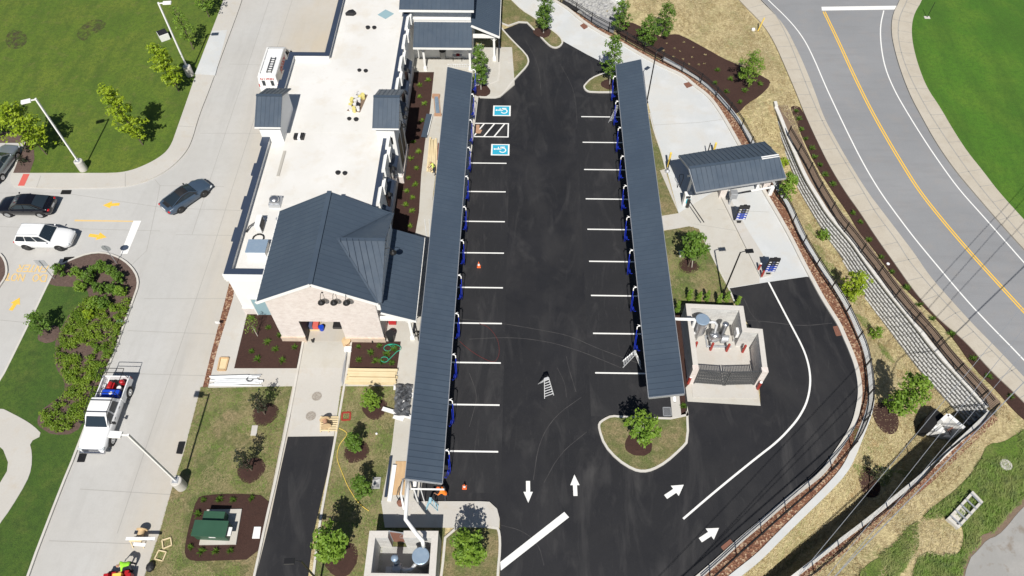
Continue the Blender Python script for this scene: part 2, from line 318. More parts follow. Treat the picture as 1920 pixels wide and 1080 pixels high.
def smooth_poly(pts, it=2, closed=True):
    for _ in range(it):
        q = []; n = len(pts)
        for i in range(n if closed else n-1):
            a, b = pts[i], pts[(i+1) % n]
            q += [a.lerp(b, .25), a.lerp(b, .75)]
        if not closed: q = [pts[0]]+q+[pts[-1]]
        pts = q
    return pts
def area2(p): return sum(p[i].x*p[(i+1) % len(p)].y-p[(i+1) % len(p)].x*p[i].y for i in range(len(p)))
def inset(pts, d):
    """offset inwards by d (2-D)"""
    n = len(pts); s = 1 if area2(pts) > 0 else -1; out = []
    for i in range(n):
        a, b, c = pts[i-1], pts[i], pts[(i+1) % n]
        e1 = (b-a).to_2d(); e2 = (c-b).to_2d()
        if e1.length < 1e-6: e1 = e2
        if e2.length < 1e-6: e2 = e1
        n1 = Vector((-e1.y, e1.x)).normalized()*s; n2 = Vector((-e2.y, e2.x)).normalized()*s
        m = (n1+n2); m = m.normalized() if m.length > 1e-6 else n1
        k = d/max(.35, m.dot(n1)); out.append(Vector((b.x+m.x*k, b.y+m.y*k, b.z)))
    return out
def strip(mb, line, w0, w1, z, zfun=None, mi=None, z0=None):
    """band along an open line from offset w0 to w1 (positive = right of travel); solid down to z0 when given"""
    n = len(line); L0 = []; L1 = []
    for i in range(n):
        d = (line[min(i+1, n-1)]-line[max(i-1, 0)]).to_2d().normalized(); r = Vector((d.y, -d.x))
        for w_, Lx in ((w0, L0), (w1, L1)):
            x, y = line[i].x+r.x*w_, line[i].y+r.y*w_; Lx.append(Vector((x, y, (zfun(x, y) if zfun else 0)+z)))
    for i in range(n-1):
        mb.add([L0[i], L1[i], L1[i+1], L0[i+1]], [(0,1,2,3)], mi)
        if z0 is not None:
            for Lx in (L0, L1):
                a, b = Lx[i], Lx[i+1]; mb.add([a, b, (b.x, b.y, z0), (a.x, a.y, z0)], [(0,1,2,3)], mi)
    if z0 is not None:
        for i in (0, n-1):
            a, b = L0[i], L1[i]; mb.add([a, b, (b.x, b.y, z0), (a.x, a.y, z0)], [(0,1,2,3)], mi)
    return mb
def resample(line, step):
    out = [line[0].copy()]; acc = 0
    for i in range(len(line)-1):
        a, b = line[i], line[i+1]; L = (b-a).length; t = step-acc
        while t <= L: out.append(a.lerp(b, t/L)); t += step
        acc = (acc+L) % step if L+acc >= step else acc+L
    return out
# ================================================================ SETTING
WALLTOP = px([(1452,198),(1462,220),(1475,255),(1487,283),(1500,313),(1512,338),(1525,359),(1550,400),(1573,427),(1598,456),(1619,487),(1644,521),(1673,558),(1711,604),(1756,663),(1798,707),(1855,771)])
SEWALL = px([(1855,771),(1825,800),(1790,832),(1755,866),(1720,897),(1685,925),(1650,954),(1615,982),(1580,1008),(1545,1035),(1510,1062),(1470,1093),(1420,1131)])
LOTWALL = px([(1245,108),(1275,124),(1303,142),(1328,160),(1349,179),(1369,202),(1385,222),(1400,243),(1413,265),(1433,300),(1467,360),(1487,392),(1503,427),(1516,457),(1538,490),(1558,521),(1580,551),(1599,584),(1615,621),(1629,655),(1638,699),(1640,735),(1637,770),(1623,808),(1601,864),(1585,891),(1556,923),(1503,974),(1462,1015),(1428,1050),(1391,1079),(1340,1120)])
SWALE = WALLTOP + SEWALL[1:] + LOTWALL[::-1]
def in_poly(x, y, p):
    c = False; n = len(p); j = n-1
    for i in range(n):
        if (p[i].y > y) != (p[j].y > y) and x < (p[j].x-p[i].x)*(y-p[i].y)/(p[j].y-p[i].y)+p[i].x: c = not c
        j = i
    return c
def dist_line(x, y, L):
    best = (1e9, 0); q = Vector((x, y)); acc = 0
    for i in range(len(L)-1):
        a = L[i].to_2d(); b = L[i+1].to_2d(); ab = b-a; t = max(0, min(1, (q-a).dot(ab)/ab.length_squared)); d = (q-a-ab*t).length
        if d < best[0]: best = (d, acc+t*ab.length)
        acc += ab.length
    return best
DEEP = WALLTOP+SEWALL[1:]
def swale_depth(s):   # depth of the ditch at the foot of the block wall, by distance along it
    k = [(0,.1),(4,.85),(9,1.25),(14,1.4),(20,1.95),(26,2.2),(31,2.25),(37,2.2),(60,2.0),(80,1.9)]
    for (a, da), (b, db) in zip(k, k[1:]):
        if s <= b: return da+(db-da)*(s-a)/(b-a)
    return k[-1][1]
SWALE2 = None
def ground_z(x, y):
    if not (8 < x < 38 and 2 < y < 66) or not in_poly(x, y, SWALE2): return 0.0
    dw, s = dist_line(x, y, DEEP); dl, _ = dist_line(x, y, LOTWALL)
    t = dl/(dl+dw+1e-6); D = swale_depth(s)
    return -(min(.5, D)*(1-t) + D*min(1, t*1.45))
SWALE2 = inset(SWALE, -.42)
# ground sheet: fine grid round the ditch, coarse elsewhere
xs = [-400,-250,-150,-100,-70,-40]+[-20,-10,0,6]+[8+i*.4 for i in range(76)]+[40,45,50,60,75,100,150,250,400]
ys = [-200,-100,-60,-30,-10,0]+[4+i*.4 for i in range(140)]+[62,66,72,80,100,150,250,400]
mb = MB(); nx = len(xs)
for y in ys:
    for x in xs:
        z = ground_z(x, y); mb.v.append(Vector((x, y, z-.02)))
for j in range(len(ys)-1):
    for i in range(nx-1):
        a = j*nx+i; mb.f.append((a, a+1, a+nx+1, a+nx)); mb.m.append(0)
GROUND = struct('ground', mb, 'straw')
def sheet(name, pts, z, m, sm=0, thick=None, parent=None, **k):
    p = px(pts) if not isinstance(pts[0], Vector) else pts
    if sm: p = smooth_poly(p, sm)
    mb = MB().prism(p, -.015 if thick is None else z-thick, z)
    return build(name, mb, m, parent=parent, kind='structure', **k)
def kerbed(name, pts, m, h=.13, kw=.16, sm=1, kerbname='kerb'):
    p = px(pts, 0)
    if sm: p = smooth_poly(p, sm)
    q = inset(p, kw); n = len(p); mb = MB()
    s = area2(p) > 0
    for i in range(n):
        j = (i+1) % n; a, b, c, d = p[i], p[j], q[j], q[i]
        f = [(a.x,a.y,h),(b.x,b.y,h),(c.x,c.y,h),(d.x,d.y,h)]; mb.add(f, [(0,1,2,3)])
        mb.add([(a.x,a.y,0),(b.x,b.y,0),(b.x,b.y,h),(a.x,a.y,h)], [(0,1,2,3)])
        mb.add([(d.x,d.y,0),(c.x,c.y,0),(c.x,c.y,h),(d.x,d.y,h)], [(0,1,2,3)])
    struct(kerbname, mb, 'kerb')
    struct(name, MB().prism([(v.x, v.y) for v in q], -.01, h-.02), m)
    return q
def sp(pts, it=2):
    for _ in range(it):
        q = [pts[0]]
        for a, b in zip(pts, pts[1:]): q += [(a[0]*.75+b[0]*.25, a[1]*.75+b[1]*.25), (a[0]*.25+b[0]*.75, a[1]*.25+b[1]*.75)]
        pts = q+[pts[-1]]
    return pts
# --- paved base sheets
drive = sheet('concrete_drive', [(-900,-300),(760,-300),(700,640),(500,1200),(-900,1400)], 0.0, 'concrete')
# --- north-west lawn with its sidewalk
NWC = sp([(490,-200),(421,0),(395,67),(377,113),(363,157),(333,243),(320,280),(297,300),(260,318),(230,326),(200,327)])
NWL = [(-300,-200)]+NWC+[(25,327),(48,268),(-300,268)]
sheet('lawn_northwest', NWL, .12, 'lawn')
sheet('sidewalk', sp([(515,-200),(455,0),(437,50),(417,103),(393,170),(373,220),(360,267),(347,290),(320,317),(283,338),(243,350),(200,353),(100,354)])+[(27,350),(20,340),(23,328),(44,268),(-300,267),(-300,262),(44,262),(50,266),(27,326)]+[(a, b-1) for a, b in NWC[::-1]], .125, 'sidewalk')
sheet('old_mulch_bed', [(26,326),(49,268),(-60,268),(-60,250),(50,248),(64,268),(66,300),(57,326)], .128, 'mulch_old')
sheet('tactile_paving', [(45,328),(57,328),(47,350),(35,350)], .135, 'dome_red')
sheet('access_ramp', [(398,60),(427,58),(404,143),(366,141)], .130, 'concrete_new')
# --- left road island
ISL = [(107,500),(136,486),(167,475),(194,473),(217,479),(236,489),(250,502),(260,518),(262,536),(254,559),(236,607),(217,662),(198,705),(145,850),(118,915),(55,1080),(20,1180),(-400,1180),(-400,1400),(-420,1400),(-420,1000),(0,715),(28,659),(60,594),(94,523)]
sheet('concrete_path', [(-300,790),(-10,768),(7,768),(12,770),(45,787),(65,800),(82,817),(57,830),(62,850),(61,880),(52,905),(22,955),(0,985),(-60,1080),(-300,1300)], .135, 'sidewalk', sm=1)
q = kerbed('lawn_west', [(107,500),(136,486),(167,475),(194,473),(217,479),(236,489),(250,502),(260,518),(262,536),(254,559),(236,607),(217,662),(198,705),(145,850),(118,915),(55,1080),(0,1250),(-300,1250),(-160,960),(0,715),(28,659),(60,594),(94,523)], 'lawn_dark')
sheet('old_mulch', [(105,503),(136,489),(167,478),(194,476),(217,482),(236,492),(248,505),(257,520),(258,536),(250,559),(232,607),(213,662),(195,703),(165,780),(143,815),(100,817),(80,805),(70,795),(76,772),(100,755),(122,740),(123,715),(105,690),(104,665),(106,635),(118,615),(130,590),(168,558),(165,545),(150,540),(92,537),(96,525)], .115, 'mulch_old', sm=1)
sheet('lawn_corner', [(-60,835),(0,838),(8,845),(17,868),(15,885),(0,910),(-60,1000)], .14, 'lawn_dark')
kerbed('mulch_corner', [(-80,470),(0,473),(12,487),(16,505),(14,520),(0,540),(-80,660)], 'mulch_old')
# --- concrete joints in the drive
mb = MB()
def jl(pts, wd=.05, z=.004, m=mb):
    L = px(pts); strip(m, L, -wd/2, wd/2, z)
for a in ([(640,0),(430,640),(270,1080)],[(548,0),(500,150),(395,480),(300,760),(220,1000)],[(505,0),(360,440)],
          [(0,362),(120,362),(310,390),(460,395)],[(290,336),(300,348),(294,380),(275,470),(240,503)],[(0,425),(300,433)],[(300,348),(420,350)],
          [(0,600),(50,605)],[(230,700),(430,706)],[(240,620),(440,628)],[(150,917),(330,928)],[(92,1014),(260,1020)],[(270,560),(460,560)],[(330,440),(470,442)],[(375,250),(500,250)],[(430,120),(560,124)]): jl(a, .035)
build('joint', mb, 'joint', parent=drive)
mb = MB()
for a in ([(78,331),(70,353)],[(236,326),(236,351)],[(334,238),(364,240)],[(0,973),(8,972)],[(28,801),(58,832)]): jl(a, .04, .131, mb)
struct('sidewalk_joint', mb, 'joint')
# --- grounds south of the building
LG = [(377,727),(548,725),(475,1085),(455,1180),(230,1180),(272,1080),(300,1000),(322,920),(345,850)]
sheet('turf_west', LG, .07, 'turf')
sheet('turf_middle', [(640,725),(790,725),(735,1090),(720,1180),(560,1180),(590,1083)], .07, 'turf')
sheet('sidewalk_entrance', [(442,530),(465,580),(465,610),(462,690),(560,692),(555,725),(391,728),(409,655),(438,560)], .12, 'sidewalk')
sheet('rock_strip', [(430,532),(440,532),(442,545),(409,655),(391,727),(380,727),(398,655),(420,572)], .03, 'red_rock')
b1 = [(465,588),(514,590),(515,600),(533,640),(567,641),(556,692),(440,692),(450,650)]
sheet('mulch_bed', b1, .14, 'mulch')
sheet('entry_apron', [(560,600),(665,600),(652,690),(640,740),(626,818),(540,819),(548,760),(562,690)], .03, 'concrete_warm')
sheet('entry_apron_pale', [(560,690),(652,690),(640,740),(626,818),(540,819),(548,760)], .036, 'sidewalk')
sheet('exit_lane', [(540,818),(628,818),(618,870),(588,1000),(578,1080),(555,1200),(450,1200),(480,1080),(505,980),(522,900)], .02, 'asphalt_new')
def kerbline(pts, w=.16, h=.13, name='kerb', m='kerb'):
    L = smooth_poly(px(pts), 1, False); mb = MB(); strip(mb, L, -w/2, w/2, h, z0=-.01); return struct(name, mb, m)
kerbline([(569,641),(558,700),(546,765),(535,818),(518,900),(500,975),(478,1080),(455,1180)])
kerbline([(660,640),(650,700),(640,760),(630,818),(617,890),(600,980),(588,1080),(575,1180)])
b2 = [(661,641),(752,642),(745,693),(655,693)]
sheet('sidewalk_east', [(655,600),(728,590),(737,470),(790,470),(870,120),(905,120),(850,560),(800,860),(785,945),(715,945),(735,840),(748,725),(648,725),(655,693)], .12, 'concrete_warm')
sheet('sidewalk_north', [(770,90),(960,90),(965,160),(938,183),(895,183),(890,132),(840,132),(800,470),(737,470)], .117, 'concrete_warm')
sheet('mulch_bed', b2, .14, 'mulch')
sheet('mulch_bed', [(778,137),(814,137),(807,205),(797,270),(790,330),(786,400),(779,440),(700,440),(700,400),(740,137)], .13, 'mulch')
# transformer mulch bed
sheet('mulch_bed', [(370,935),(385,929),(440,926),(506,930),(500,975),(484,1049),(400,1052),(360,1053),(347,1043),(348,1020),(358,975)], .09, 'mulch', sm=1)
sheet('equipment_pad', [(390,957),(455,956),(444,1022),(375,1023)], .20, 'concrete_warm')
# --- car park
LOT = [(783,945),(793,860),(852,500),(890,190),(900,170),(943,56),(983,40),(1000,57),(1023,82),(1043,92),(1057,78),(1100,102),(1130,117),(1156,131),(1200,150),(1215,400),(1300,700),(1292,752),(1426,761),(1423,700),(1410,620),(1376,567),(1366,541),(1440,529),(1512,519),(1520,520),(1541,559),(1557,585),(1574,611),(1580,627),(1596,663),(1607,696),(1612,732),(1609,760),(1600,796),(1584,824),(1562,857),(1542,886),(1513,909),(1483,931),(1454,956),(1422,984),(1387,1013),(1340,1056),(1290,1095),(1200,1180),(900,1220),(900,1100),(937,1090),(937,974),(932,955),(918,942),(835,942)]
lot = sheet('car_park', LOT, .012, 'asphalt_new', thick=.03)
# north loop of asphalt already in LOT; concrete entrance lane
LANE = [(930,-120),(955,0),(980,20),(1002,33),(1033,57),(1057,78),(1100,102),(1156,131),(1200,150),(1215,193),(1237,283),(1250,317),(1272,400),(1300,425),(1322,457),(1347,507),(1366,541),(1440,529),(1519,519),(1502,487),(1482,446),(1456,400),(1432,360),(1385,271),(1360,227),(1343,200),(1327,180),(1300,160),(1280,142),(1240,125),(1200,103),(1167,83),(1133,67),(1103,50),(1062,15),(1037,0),(960,-90)]
lane = sheet('concrete_lane', LANE, .012, 'concrete_new', thick=.03)
sheet('concrete_pad', [(1237,320),(1247,317),(1272,400),(1300,425),(1243,432),(1241,404)], .02, 'sidewalk', thick=.04)
sheet('concrete_lane_warm', [(1272,400),(1344,356),(1390,450),(1424,519),(1424,531),(1366,540),(1347,507),(1322,457),(1300,425)], .018, 'concrete_warm', thick=.03)
mb = MB()
for a in ([(1222,235),(1310,230),(1372,222)],[(1345,393),(1442,398)],[(1300,420),(1400,436)]): jl(a, .03, .026, mb)
build('joint', mb, 'joint', parent=lane)
sheet('apron_right', [(1284,715),(1289,753),(1426,761),(1421,728),(1420,712)], .022, 'concrete_warm', thick=.04)
# grass strips between the right canopy and the lane
sheet('turf_strip', [(1195,200),(1219,225),(1225,247),(1241,292),(1247,317),(1237,320),(1272,400),(1241,405),(1200,300)], .06, 'turf')
sheet('turf_patch', [(1243,434),(1292,425),(1310,430),(1322,457),(1347,507),(1366,541),(1377,575),(1270,570),(1240,590),(1225,450)], .06, 'turf')
kerbline([(1218,213),(1226,247),(1241,290),(1248,318)], .12, .09)
kerbline([(1323,457),(1348,507),(1367,543),(1378,570)], .12, .10)
mb = MB()
sheet('mulch_bed', [(1262,590),(1290,585),(1292,720),(1283,730),(1287,784),(1276,785),(1272,740)], .07, 'mulch')
sheet('island_walk', [(1256,742),(1273,742),(1277,784),(1260,783)], .14, 'sidewalk')
# lane divider island
sheet('lane_island', [(1341,350),(1356,349),(1374,385),(1400,432),(1424,470),(1447,511),(1446,516),(1426,522),(1390,450)], .16, 'sidewalk')
# --- kerbed islands
kerbed('island_turf', [(1121,806),(1121,794),(1131,786),(1146,779),(1167,781),(1286,785),(1289,755),(1292,828),(1278,844),(1250,869),(1225,883),(1206,887),(1186,883),(1156,864),(1131,836)], 'turf')
kerbed('island_turf', [(1093,165),(1095,160),(1108,147),(1130,138),(1160,134),(1172,155),(1170,175),(1108,175),(1098,172)], 'turf')
kerbed('island_turf', [(894,184),(917,185),(933,185),(945,178),(953,167),(960,157),(973,143),(990,125),(993,115),(988,103),(960,75),(943,56),(932,40),(935,100),(935,140),(931,157),(893,157)], 'turf')
kerbed('island_turf', [(983,40),(1000,57),(1023,82),(1033,90),(1043,92),(1052,88),(1057,80),(1050,68),(1033,55),(1002,33),(980,20),(955,-5),(940,-60),(910,-60),(930,20),(943,54)], 'turf')
kerbed('island_turf', [(835,985),(933,986),(939,1000),(940,1030),(936,1072),(930,1180),(810,1180),(826,1080)], 'turf')
sheet('turf_patch', [(660,985),(835,988),(826,1080),(810,1180),(640,1180)], .055, 'turf')
sheet('kerb_walk', [(785,941),(900,941),(918,942),(932,955),(937,974),(936,990),(833,990),(722,990),(715,940)], .125, 'sidewalk')
# --- outer kerb, rock strip and fence line of the car park
OUT = px([(1020,-12),(1037,0),(1062,15),(1093,42),(1133,67),(1167,83),(1200,103),(1240,125),(1280,142),(1300,160),(1327,180),(1343,200),(1360,227),(1385,271),(1432,360),(1456,400),(1482,446),(1502,487),(1519,519),(1540,558),(1557,585),(1573,610),(1580,627),(1596,663),(1607,696),(1612,732),(1609,760),(1600,796),(1584,824),(1562,857),(1542,886),(1513,909),(1483,931),(1454,956),(1422,984),(1387,1013),(1340,1056),(1270,1115)])
OUTs = smooth_poly(OUT, 2, False)
mb = MB(); strip(mb, OUTs, -.18, .14, .13, z0=-.01); struct('kerb', mb, 'kerb')
FEN = px([(1025,-12),(1042,1),(1070,18),(1092,32),(1113,46),(1137,59),(1161,72),(1185,86),(1212,100),(1237,115),(1263,128),(1290,142),(1315,158),(1337,177),(1357,200),(1373,218),(1387,238),(1400,263),(1427,315),(1454,369),(1474,392),(1488,427),(1502,457),(1522,490),(1541,521),(1562,551),(1582,584),(1599,621),(1616,659),(1624,699),(1628,738),(1627,765),(1617,799),(1603,830),(1584,856),(1560,882),(1529,914),(1497,942),(1462,972),(1428,1003),(1393,1033),(1356,1068),(1300,1118)])
FENs = smooth_poly(FEN, 2, False)
band = smooth_poly(OUT, 1, False) + smooth_poly(FEN, 1, False)[::-1]
struct('rock_strip', MB().prism(band, -.01, .05), 'red_rock')
mb = MB(); strip(mb, smooth_poly(LOTWALL, 2, False), .40, 1.05, .03); struct('rock_strip', mb, 'red_rock')
# riprap and gravel beyond the fence at the top
sheet('riprap', [(1050,-40),(1060,5),(1095,28),(1125,30),(1160,3),(1175,-60)], .03, 'riprap')
sheet('gravel_bed', [(1085,22),(1125,27),(1150,20),(1170,4),(1176,12),(1160,30),(1150,62),(1120,52),(1098,35)], .05, 'gravel_grey')
sheet('mulch_bed', [(1165,40),(1195,45),(1230,70),(1262,64),(1277,66),(1330,95),(1356,110),(1380,120),(1440,148),(1446,158),(1425,180),(1400,195),(1385,212),(1373,212),(1340,170),(1290,138),(1237,110),(1180,78),(1150,60)], .04, 'mulch', sm=1)
# --- road on the right
RL = sp([(1290,-200),(1390,-50),(1425,3),(1447,23),(1473,53),(1493,93),(1507,123),(1527,173),(1543,220),(1563,257),(1583,293),(1623,358),(1655,400),(1690,446),(1715,479),(1740,517),(1778,560),(1826,613),(1867,654),(1920,710),(2020,815),(2150,950)])
RR = sp([(1720,-200),(1700,-50),(1688,0),(1673,27),(1670,60),(1677,97),(1690,140),(1707,183),(1727,220),(1753,267),(1787,317),(1823,360),(1870,415),(1920,470),(2020,580),(2300,850)])
road = sheet('road', RL+[(2300,1100)]+RR[::-1], .015, 'asphalt_road')
WL = sp([(1225,-200),(1340,-55),(1383,0),(1427,43),(1450,77),(1473,130),(1493,177),(1507,213),(1530,263),(1553,310),(1583,360),(1612,400),(1640,444),(1680,500),(1709,542),(1740,579),(1762,602),(1809,641),(1853,693),(1895,732),(1920,757),(2010,850),(2140,990)])
sheet('sidewalk_road', WL+RL[::-1], .13, 'sidewalk_old', thick=.15)
RW = sp([(1790,-200),(1740,-50),(1730,0),(1713,27),(1708,53),(1710,83),(1720,123),(1737,167),(1760,200),(1787,247),(1813,287),(1840,320),(1870,360),(1920,415),(2020,525),(2300,790)])
sheet('sidewalk_far', RR+RW[::-1], .13, 'sidewalk_old', thick=.15)
sheet('lawn_east', RW+[(2600,800),(2600,-300),(1850,-300)], .11, 'lawn_bright')
mb = MB()
KL = px([(1335,-70),(1404,-22),(1438,12),(1457,33),(1480,80),(1503,140),(1527,200),(1550,247),(1580,300),(1613,353),(1640,400),(1680,452),(1702,490),(1740,535),(1762,560),(1800,599),(1853,654),(1920,721),(2010,815)])
KR = px([(1718,-60),(1702,0),(1685,33),(1682,67),(1690,107),(1707,150),(1733,200),(1760,243),(1793,293),(1840,358),(1920,450),(2020,565)])
for K in (KL, KR): strip(mb, smooth_poly(K, 2, False), -.045, .045, .136)
def cross(K, W, step, n0=0):
    Ks = resample(smooth_poly(K, 1, False), step); Ws = smooth_poly(px(W), 1, False)
    for k in Ks:
        b = min(Ws, key=lambda w_: (w_-k).length); b = min((Ws[i].lerp(Ws[i+1], t/8) for i in range(len(Ws)-1) for t in range(9)), key=lambda w_: (w_-k).length)
        if (b-k).length < 6: strip(mb, [Vector((k.x,k.y,0)), Vector((b.x,b.y,0))], -.025, .025, .136)
cross(KL, WL, 1.9); cross(KR, RW, 1.9); cross(KR, RR, 5.7); cross(KL, RL, 5.7)
struct('sidewalk_joint', mb, 'joint')
# road markings
mb = MB()
EL = px([(1380,-60),(1440,0),(1480,38),(1507,72),(1527,112),(1547,160),(1567,203),(1593,257),(1620,310),(1650,360),(1679,400),(1709,440),(1740,478),(1809,560),(1853,607),(1920,675),(2020,785)])
ER = px([(1657,20),(1650,50),(1652,90),(1660,130),(1677,170),(1700,210),(1733,263),(1767,313),(1800,358),(1850,413),(1920,493),(2020,605)])
strip(mb, smooth_poly(EL, 2, False), -.06, .06, .020); strip(mb, smooth_poly(ER, 2, False), -.06, .06, .020)
build('edge_line', mb, 'paint_white', parent=road)
CY = px([(1545,22),(1573,80),(1600,140),(1633,207),(1667,267),(1693,310),(1723,358),(1770,417),(1820,475),(1870,530),(1925,590),(2020,690)])
mb = MB(); CYs = smooth_poly(CY, 2, False); strip(mb, CYs, -.17, -.05, .020); strip(mb, CYs, .05, .17, .020)
build('centre_line', mb, 'paint_yellow', parent=road)
build('stop_line', MB().prism(px([(1540,13),(1682,11),(1681,18),(1541,20)]), .016, .021), 'paint_white', parent=road)
# planting strip by the road
sheet('mulch_bed', [(1481,202),(1490,198),(1503,203),(1530,263),(1553,310),(1583,360),(1612,400),(1640,444),(1680,500),(1709,542),(1740,579),(1762,602),(1809,641),(1853,693),(1895,732),(1935,772),(1935,800),(1900,770),(1869,733),(1825,690),(1791,640),(1757,600),(1731,575),(1700,545),(1660,500),(1635,463),(1610,435),(1590,400),(1560,358),(1530,312),(1505,260),(1490,222)], .05, 'mulch', sm=1)
# far concrete slab bottom right
sheet('soil_border', [(1950,910),(1915,935),(1893,958),(1878,980),(1858,998),(1838,1004),(1822,1024),(1802,1048),(1790,1120),(1830,1120),(2000,1000)], .03, 'bare_soil', sm=1)
sheet('concrete_slab', [(1960,925),(1925,945),(1905,965),(1890,985),(1870,1005),(1850,1012),(1835,1030),(1815,1050),(1800,1120),(2100,1120),(2100,900)], .05, 'slab_dirty', sm=1)
# green rough grass patches at lower right and in the ditch
for pts in ([(1940,795),(1905,815),(1880,830),(1850,832),(1840,860),(1825,885),(1790,920),(1770,935),(1745,955),(1727,975),(1750,975),(1790,965),(1810,1000),(1800,1040),(1770,1045),(1745,1030),(1720,1045),(1710,1085),(1795,1110),(1815,1040),(1860,1000),(1895,960),(1930,925),(1990,880)],
            [(1722,978),(1700,990),(1680,1020),(1660,1040),(1620,1060),(1600,1100),(1660,1110),(1700,1060),(1725,1030)]):
    sheet('rough_grass_ground', pts, .015, 'rough_grass', sm=2)
# --- car park markings
def mark(name, pts, m='paint_white', par=None, z=.020, **k):
    return build(name, MB().prism(px(pts), z-.006, z), m, parent=par or lot, **k)
LX0, LX1 = -5.2, -1.34
for yv in [306.5,360,416,475,540,607,681,760,847.5]:
    y = P(950, yv).y; build('parking_stripe', MB().box(-5.75, -1.35, y-.06, y+.06, .014, .020), 'paint_white', parent=lot)
for yv in [219,267,318,373,430,490,554,625,699]:
    y = P(1100, yv).y; build('parking_stripe', MB().box(5.77, 10.6, y-.06, y+.06, .014, .020), 'paint_white', parent=lot)
# hatched access aisle
mb = MB(); y0, y1 = P(950,257).y, P(950,232).y; x0, x1 = -5.6, P(954,245).x
mb.box(x0, x1, y0-.06, y0+.06, .014, .020); mb.box(x0, x1, y1-.06, y1+.06, .014, .020); mb.box(x1-.12, x1, y0+.06, y1-.06, .014, .020)
for k in range(4):
    xa = x0+.0+k*.98
    if xa+1.1 < x1-.10: mb.prism([(xa,y0+.06),(xa+.15,y0+.06),(xa+1.08,y1-.06),(xa+.93,y1-.06)], .014, .0195)
build('hatched_aisle', mb, 'paint_white', parent=lot)
def access_symbol(cx, cy):
    w_, h_ = .86, .74
    o = build('accessible_symbol', MB().box(cx-w_, cx+w_, cy-h_, cy+h_, .014, .019), 'paint_white', parent=lot)
    build('blue_field', MB().box(cx-w_+.14, cx+w_-.14, cy-h_+.12, cy+h_-.12, .0195, .023), 'paint_blue', parent=o)
    # wheelchair figure lying with its head to the west (-x)
    mb = MB(); c = Vector((cx+.22, cy-.06, 0))
    for k in range(22):
        a0 = R(-160+k*13.5); a1 = R(-160+(k+1)*13.5)
        mb.prism([(c.x+.34*cos(a0), c.y+.34*sin(a0)), (c.x+.34*cos(a1), c.y+.34*sin(a1)), (c.x+.24*cos(a1), c.y+.24*sin(a1)), (c.x+.24*cos(a0), c.y+.24*sin(a0))], .0235, .027)
    mb.prism([(cx-.52+.10*cos(R(k*30)), cy+.08+.10*sin(R(k*30))) for k in range(12)], .0235, .027)
    mb.prism([(cx-.40,cy+.02),(cx-.40,cy+.14),(cx+.10,cy+.14),(cx+.10,cy+.02)], .0275, .030)
    mb.prism([(cx-.0,cy+.14),(cx+.10,cy+.14),(cx+.10,cy+.40),(cx-.0,cy+.40)], .0235, .027)
    mb.prism([(cx+.10,cy+.30),(cx+.44,cy+.30),(cx+.44,cy+.40),(cx+.10,cy+.40)], .0235, .027)
    mb.prism([(cx-.22,cy+.15),(cx-.14,cy+.15),(cx-.14,cy+.36),(cx-.22,cy+.36)], .0235, .027)
    build('wheelchair_figure', mb, 'paint_white', parent=o)
for u, v in ((941,208),(938,281)):
    p = P(u, v); access_symbol(p.x, p.y)
def arrow(a, b, m='paint_white', par=None, w=.16, hw=.42, hl=1.0, z=.020):
    a = P(*a); b = P(*b); d = (b-a).normalized(); n = Vector((-d.y, d.x, 0)); L = (b-a).length; h = b-d*min(hl, L*.5)
    build('direction_arrow', MB().prism([a+n*w, h+n*w, h+n*hw, b, h-n*hw, h-n*w, a-n*w], z-.006, z), m, parent=par or lot)
arrow((990,902),(990.5,943), w=.14, hw=.32, hl=.85); arrow((1079,930),(1077,890), w=.14, hw=.32, hl=.85)
arrow((1248,932),(1282,909), w=.16, hw=.42, hl=.9); arrow((1313,1013),(1348,990), w=.16, hw=.42, hl=.9)
mark('stop_bar', [(1058,960),(1067,970),(939,1070),(938,1054)])
mb = MB(); strip(mb, smooth_poly(px([(1441,529),(1470,585),(1487,617),(1507,655),(1517,687),(1520,718),(1514,752),(1501,778),(1487,797),(1458,828),(1419,858),(1367,900),(1325,935),(1281,973)]), 2, False), -.07, .07, .020)
build('lane_line', mb, 'paint_white', parent=lot)
# drive markings
arrow((224,383),(193,385), 'paint_yellow', drive, .16, .42, .8, .012)
arrow((167,441),(200,445), 'paint_yellow', drive, .16, .42, .8, .012)
arrow((20,582),(37,558), 'paint_yellow', drive, .16, .42, .9, .012)
mark('stop_bar', [(250,414),(265,414),(239,476),(226,476)], 'paint_white', drive, .012)
mark('yellow_line', [(140,412),(250,414),(250,416),(140,415)], 'paint_yellow_worn', drive, .012)
mark('yellow_line', [(0,480),(3,480),(0,500)], 'paint_yellow_worn', drive, .012)
GLYPH = {'D':[[(0,0),(0,1)],[(0,1),(.5,1),(.8,.7),(.8,.3),(.5,0),(0,0)]],'O':[[(.25,0),(.6,0),(.8,.3),(.8,.7),(.6,1),(.25,1),(0,.7),(0,.3),(.25,0)]],'N':[[(0,0),(0,1),(.75,0),(.75,1)]],
 'T':[[(.4,0),(.4,1)],[(0,1),(.8,1)]],'E':[[(.75,0),(0,0),(0,1),(.75,1)],[(0,.5),(.6,.5)]],'R':[[(0,0),(0,1),(.6,1),(.8,.75),(.6,.5),(0,.5)],[(.35,.5),(.8,0)]],
 'P':[[(0,0),(0,1),(.6,1),(.8,.75),(.6,.45),(0,.45)]],'Y':[[(.4,0),(.4,.5),(0,1)],[(.4,.5),(.8,1)]],'I':[[(.4,0),(.4,1)]],'X':[[(0,0),(.8,1)],[(0,1),(.8,0)]]}
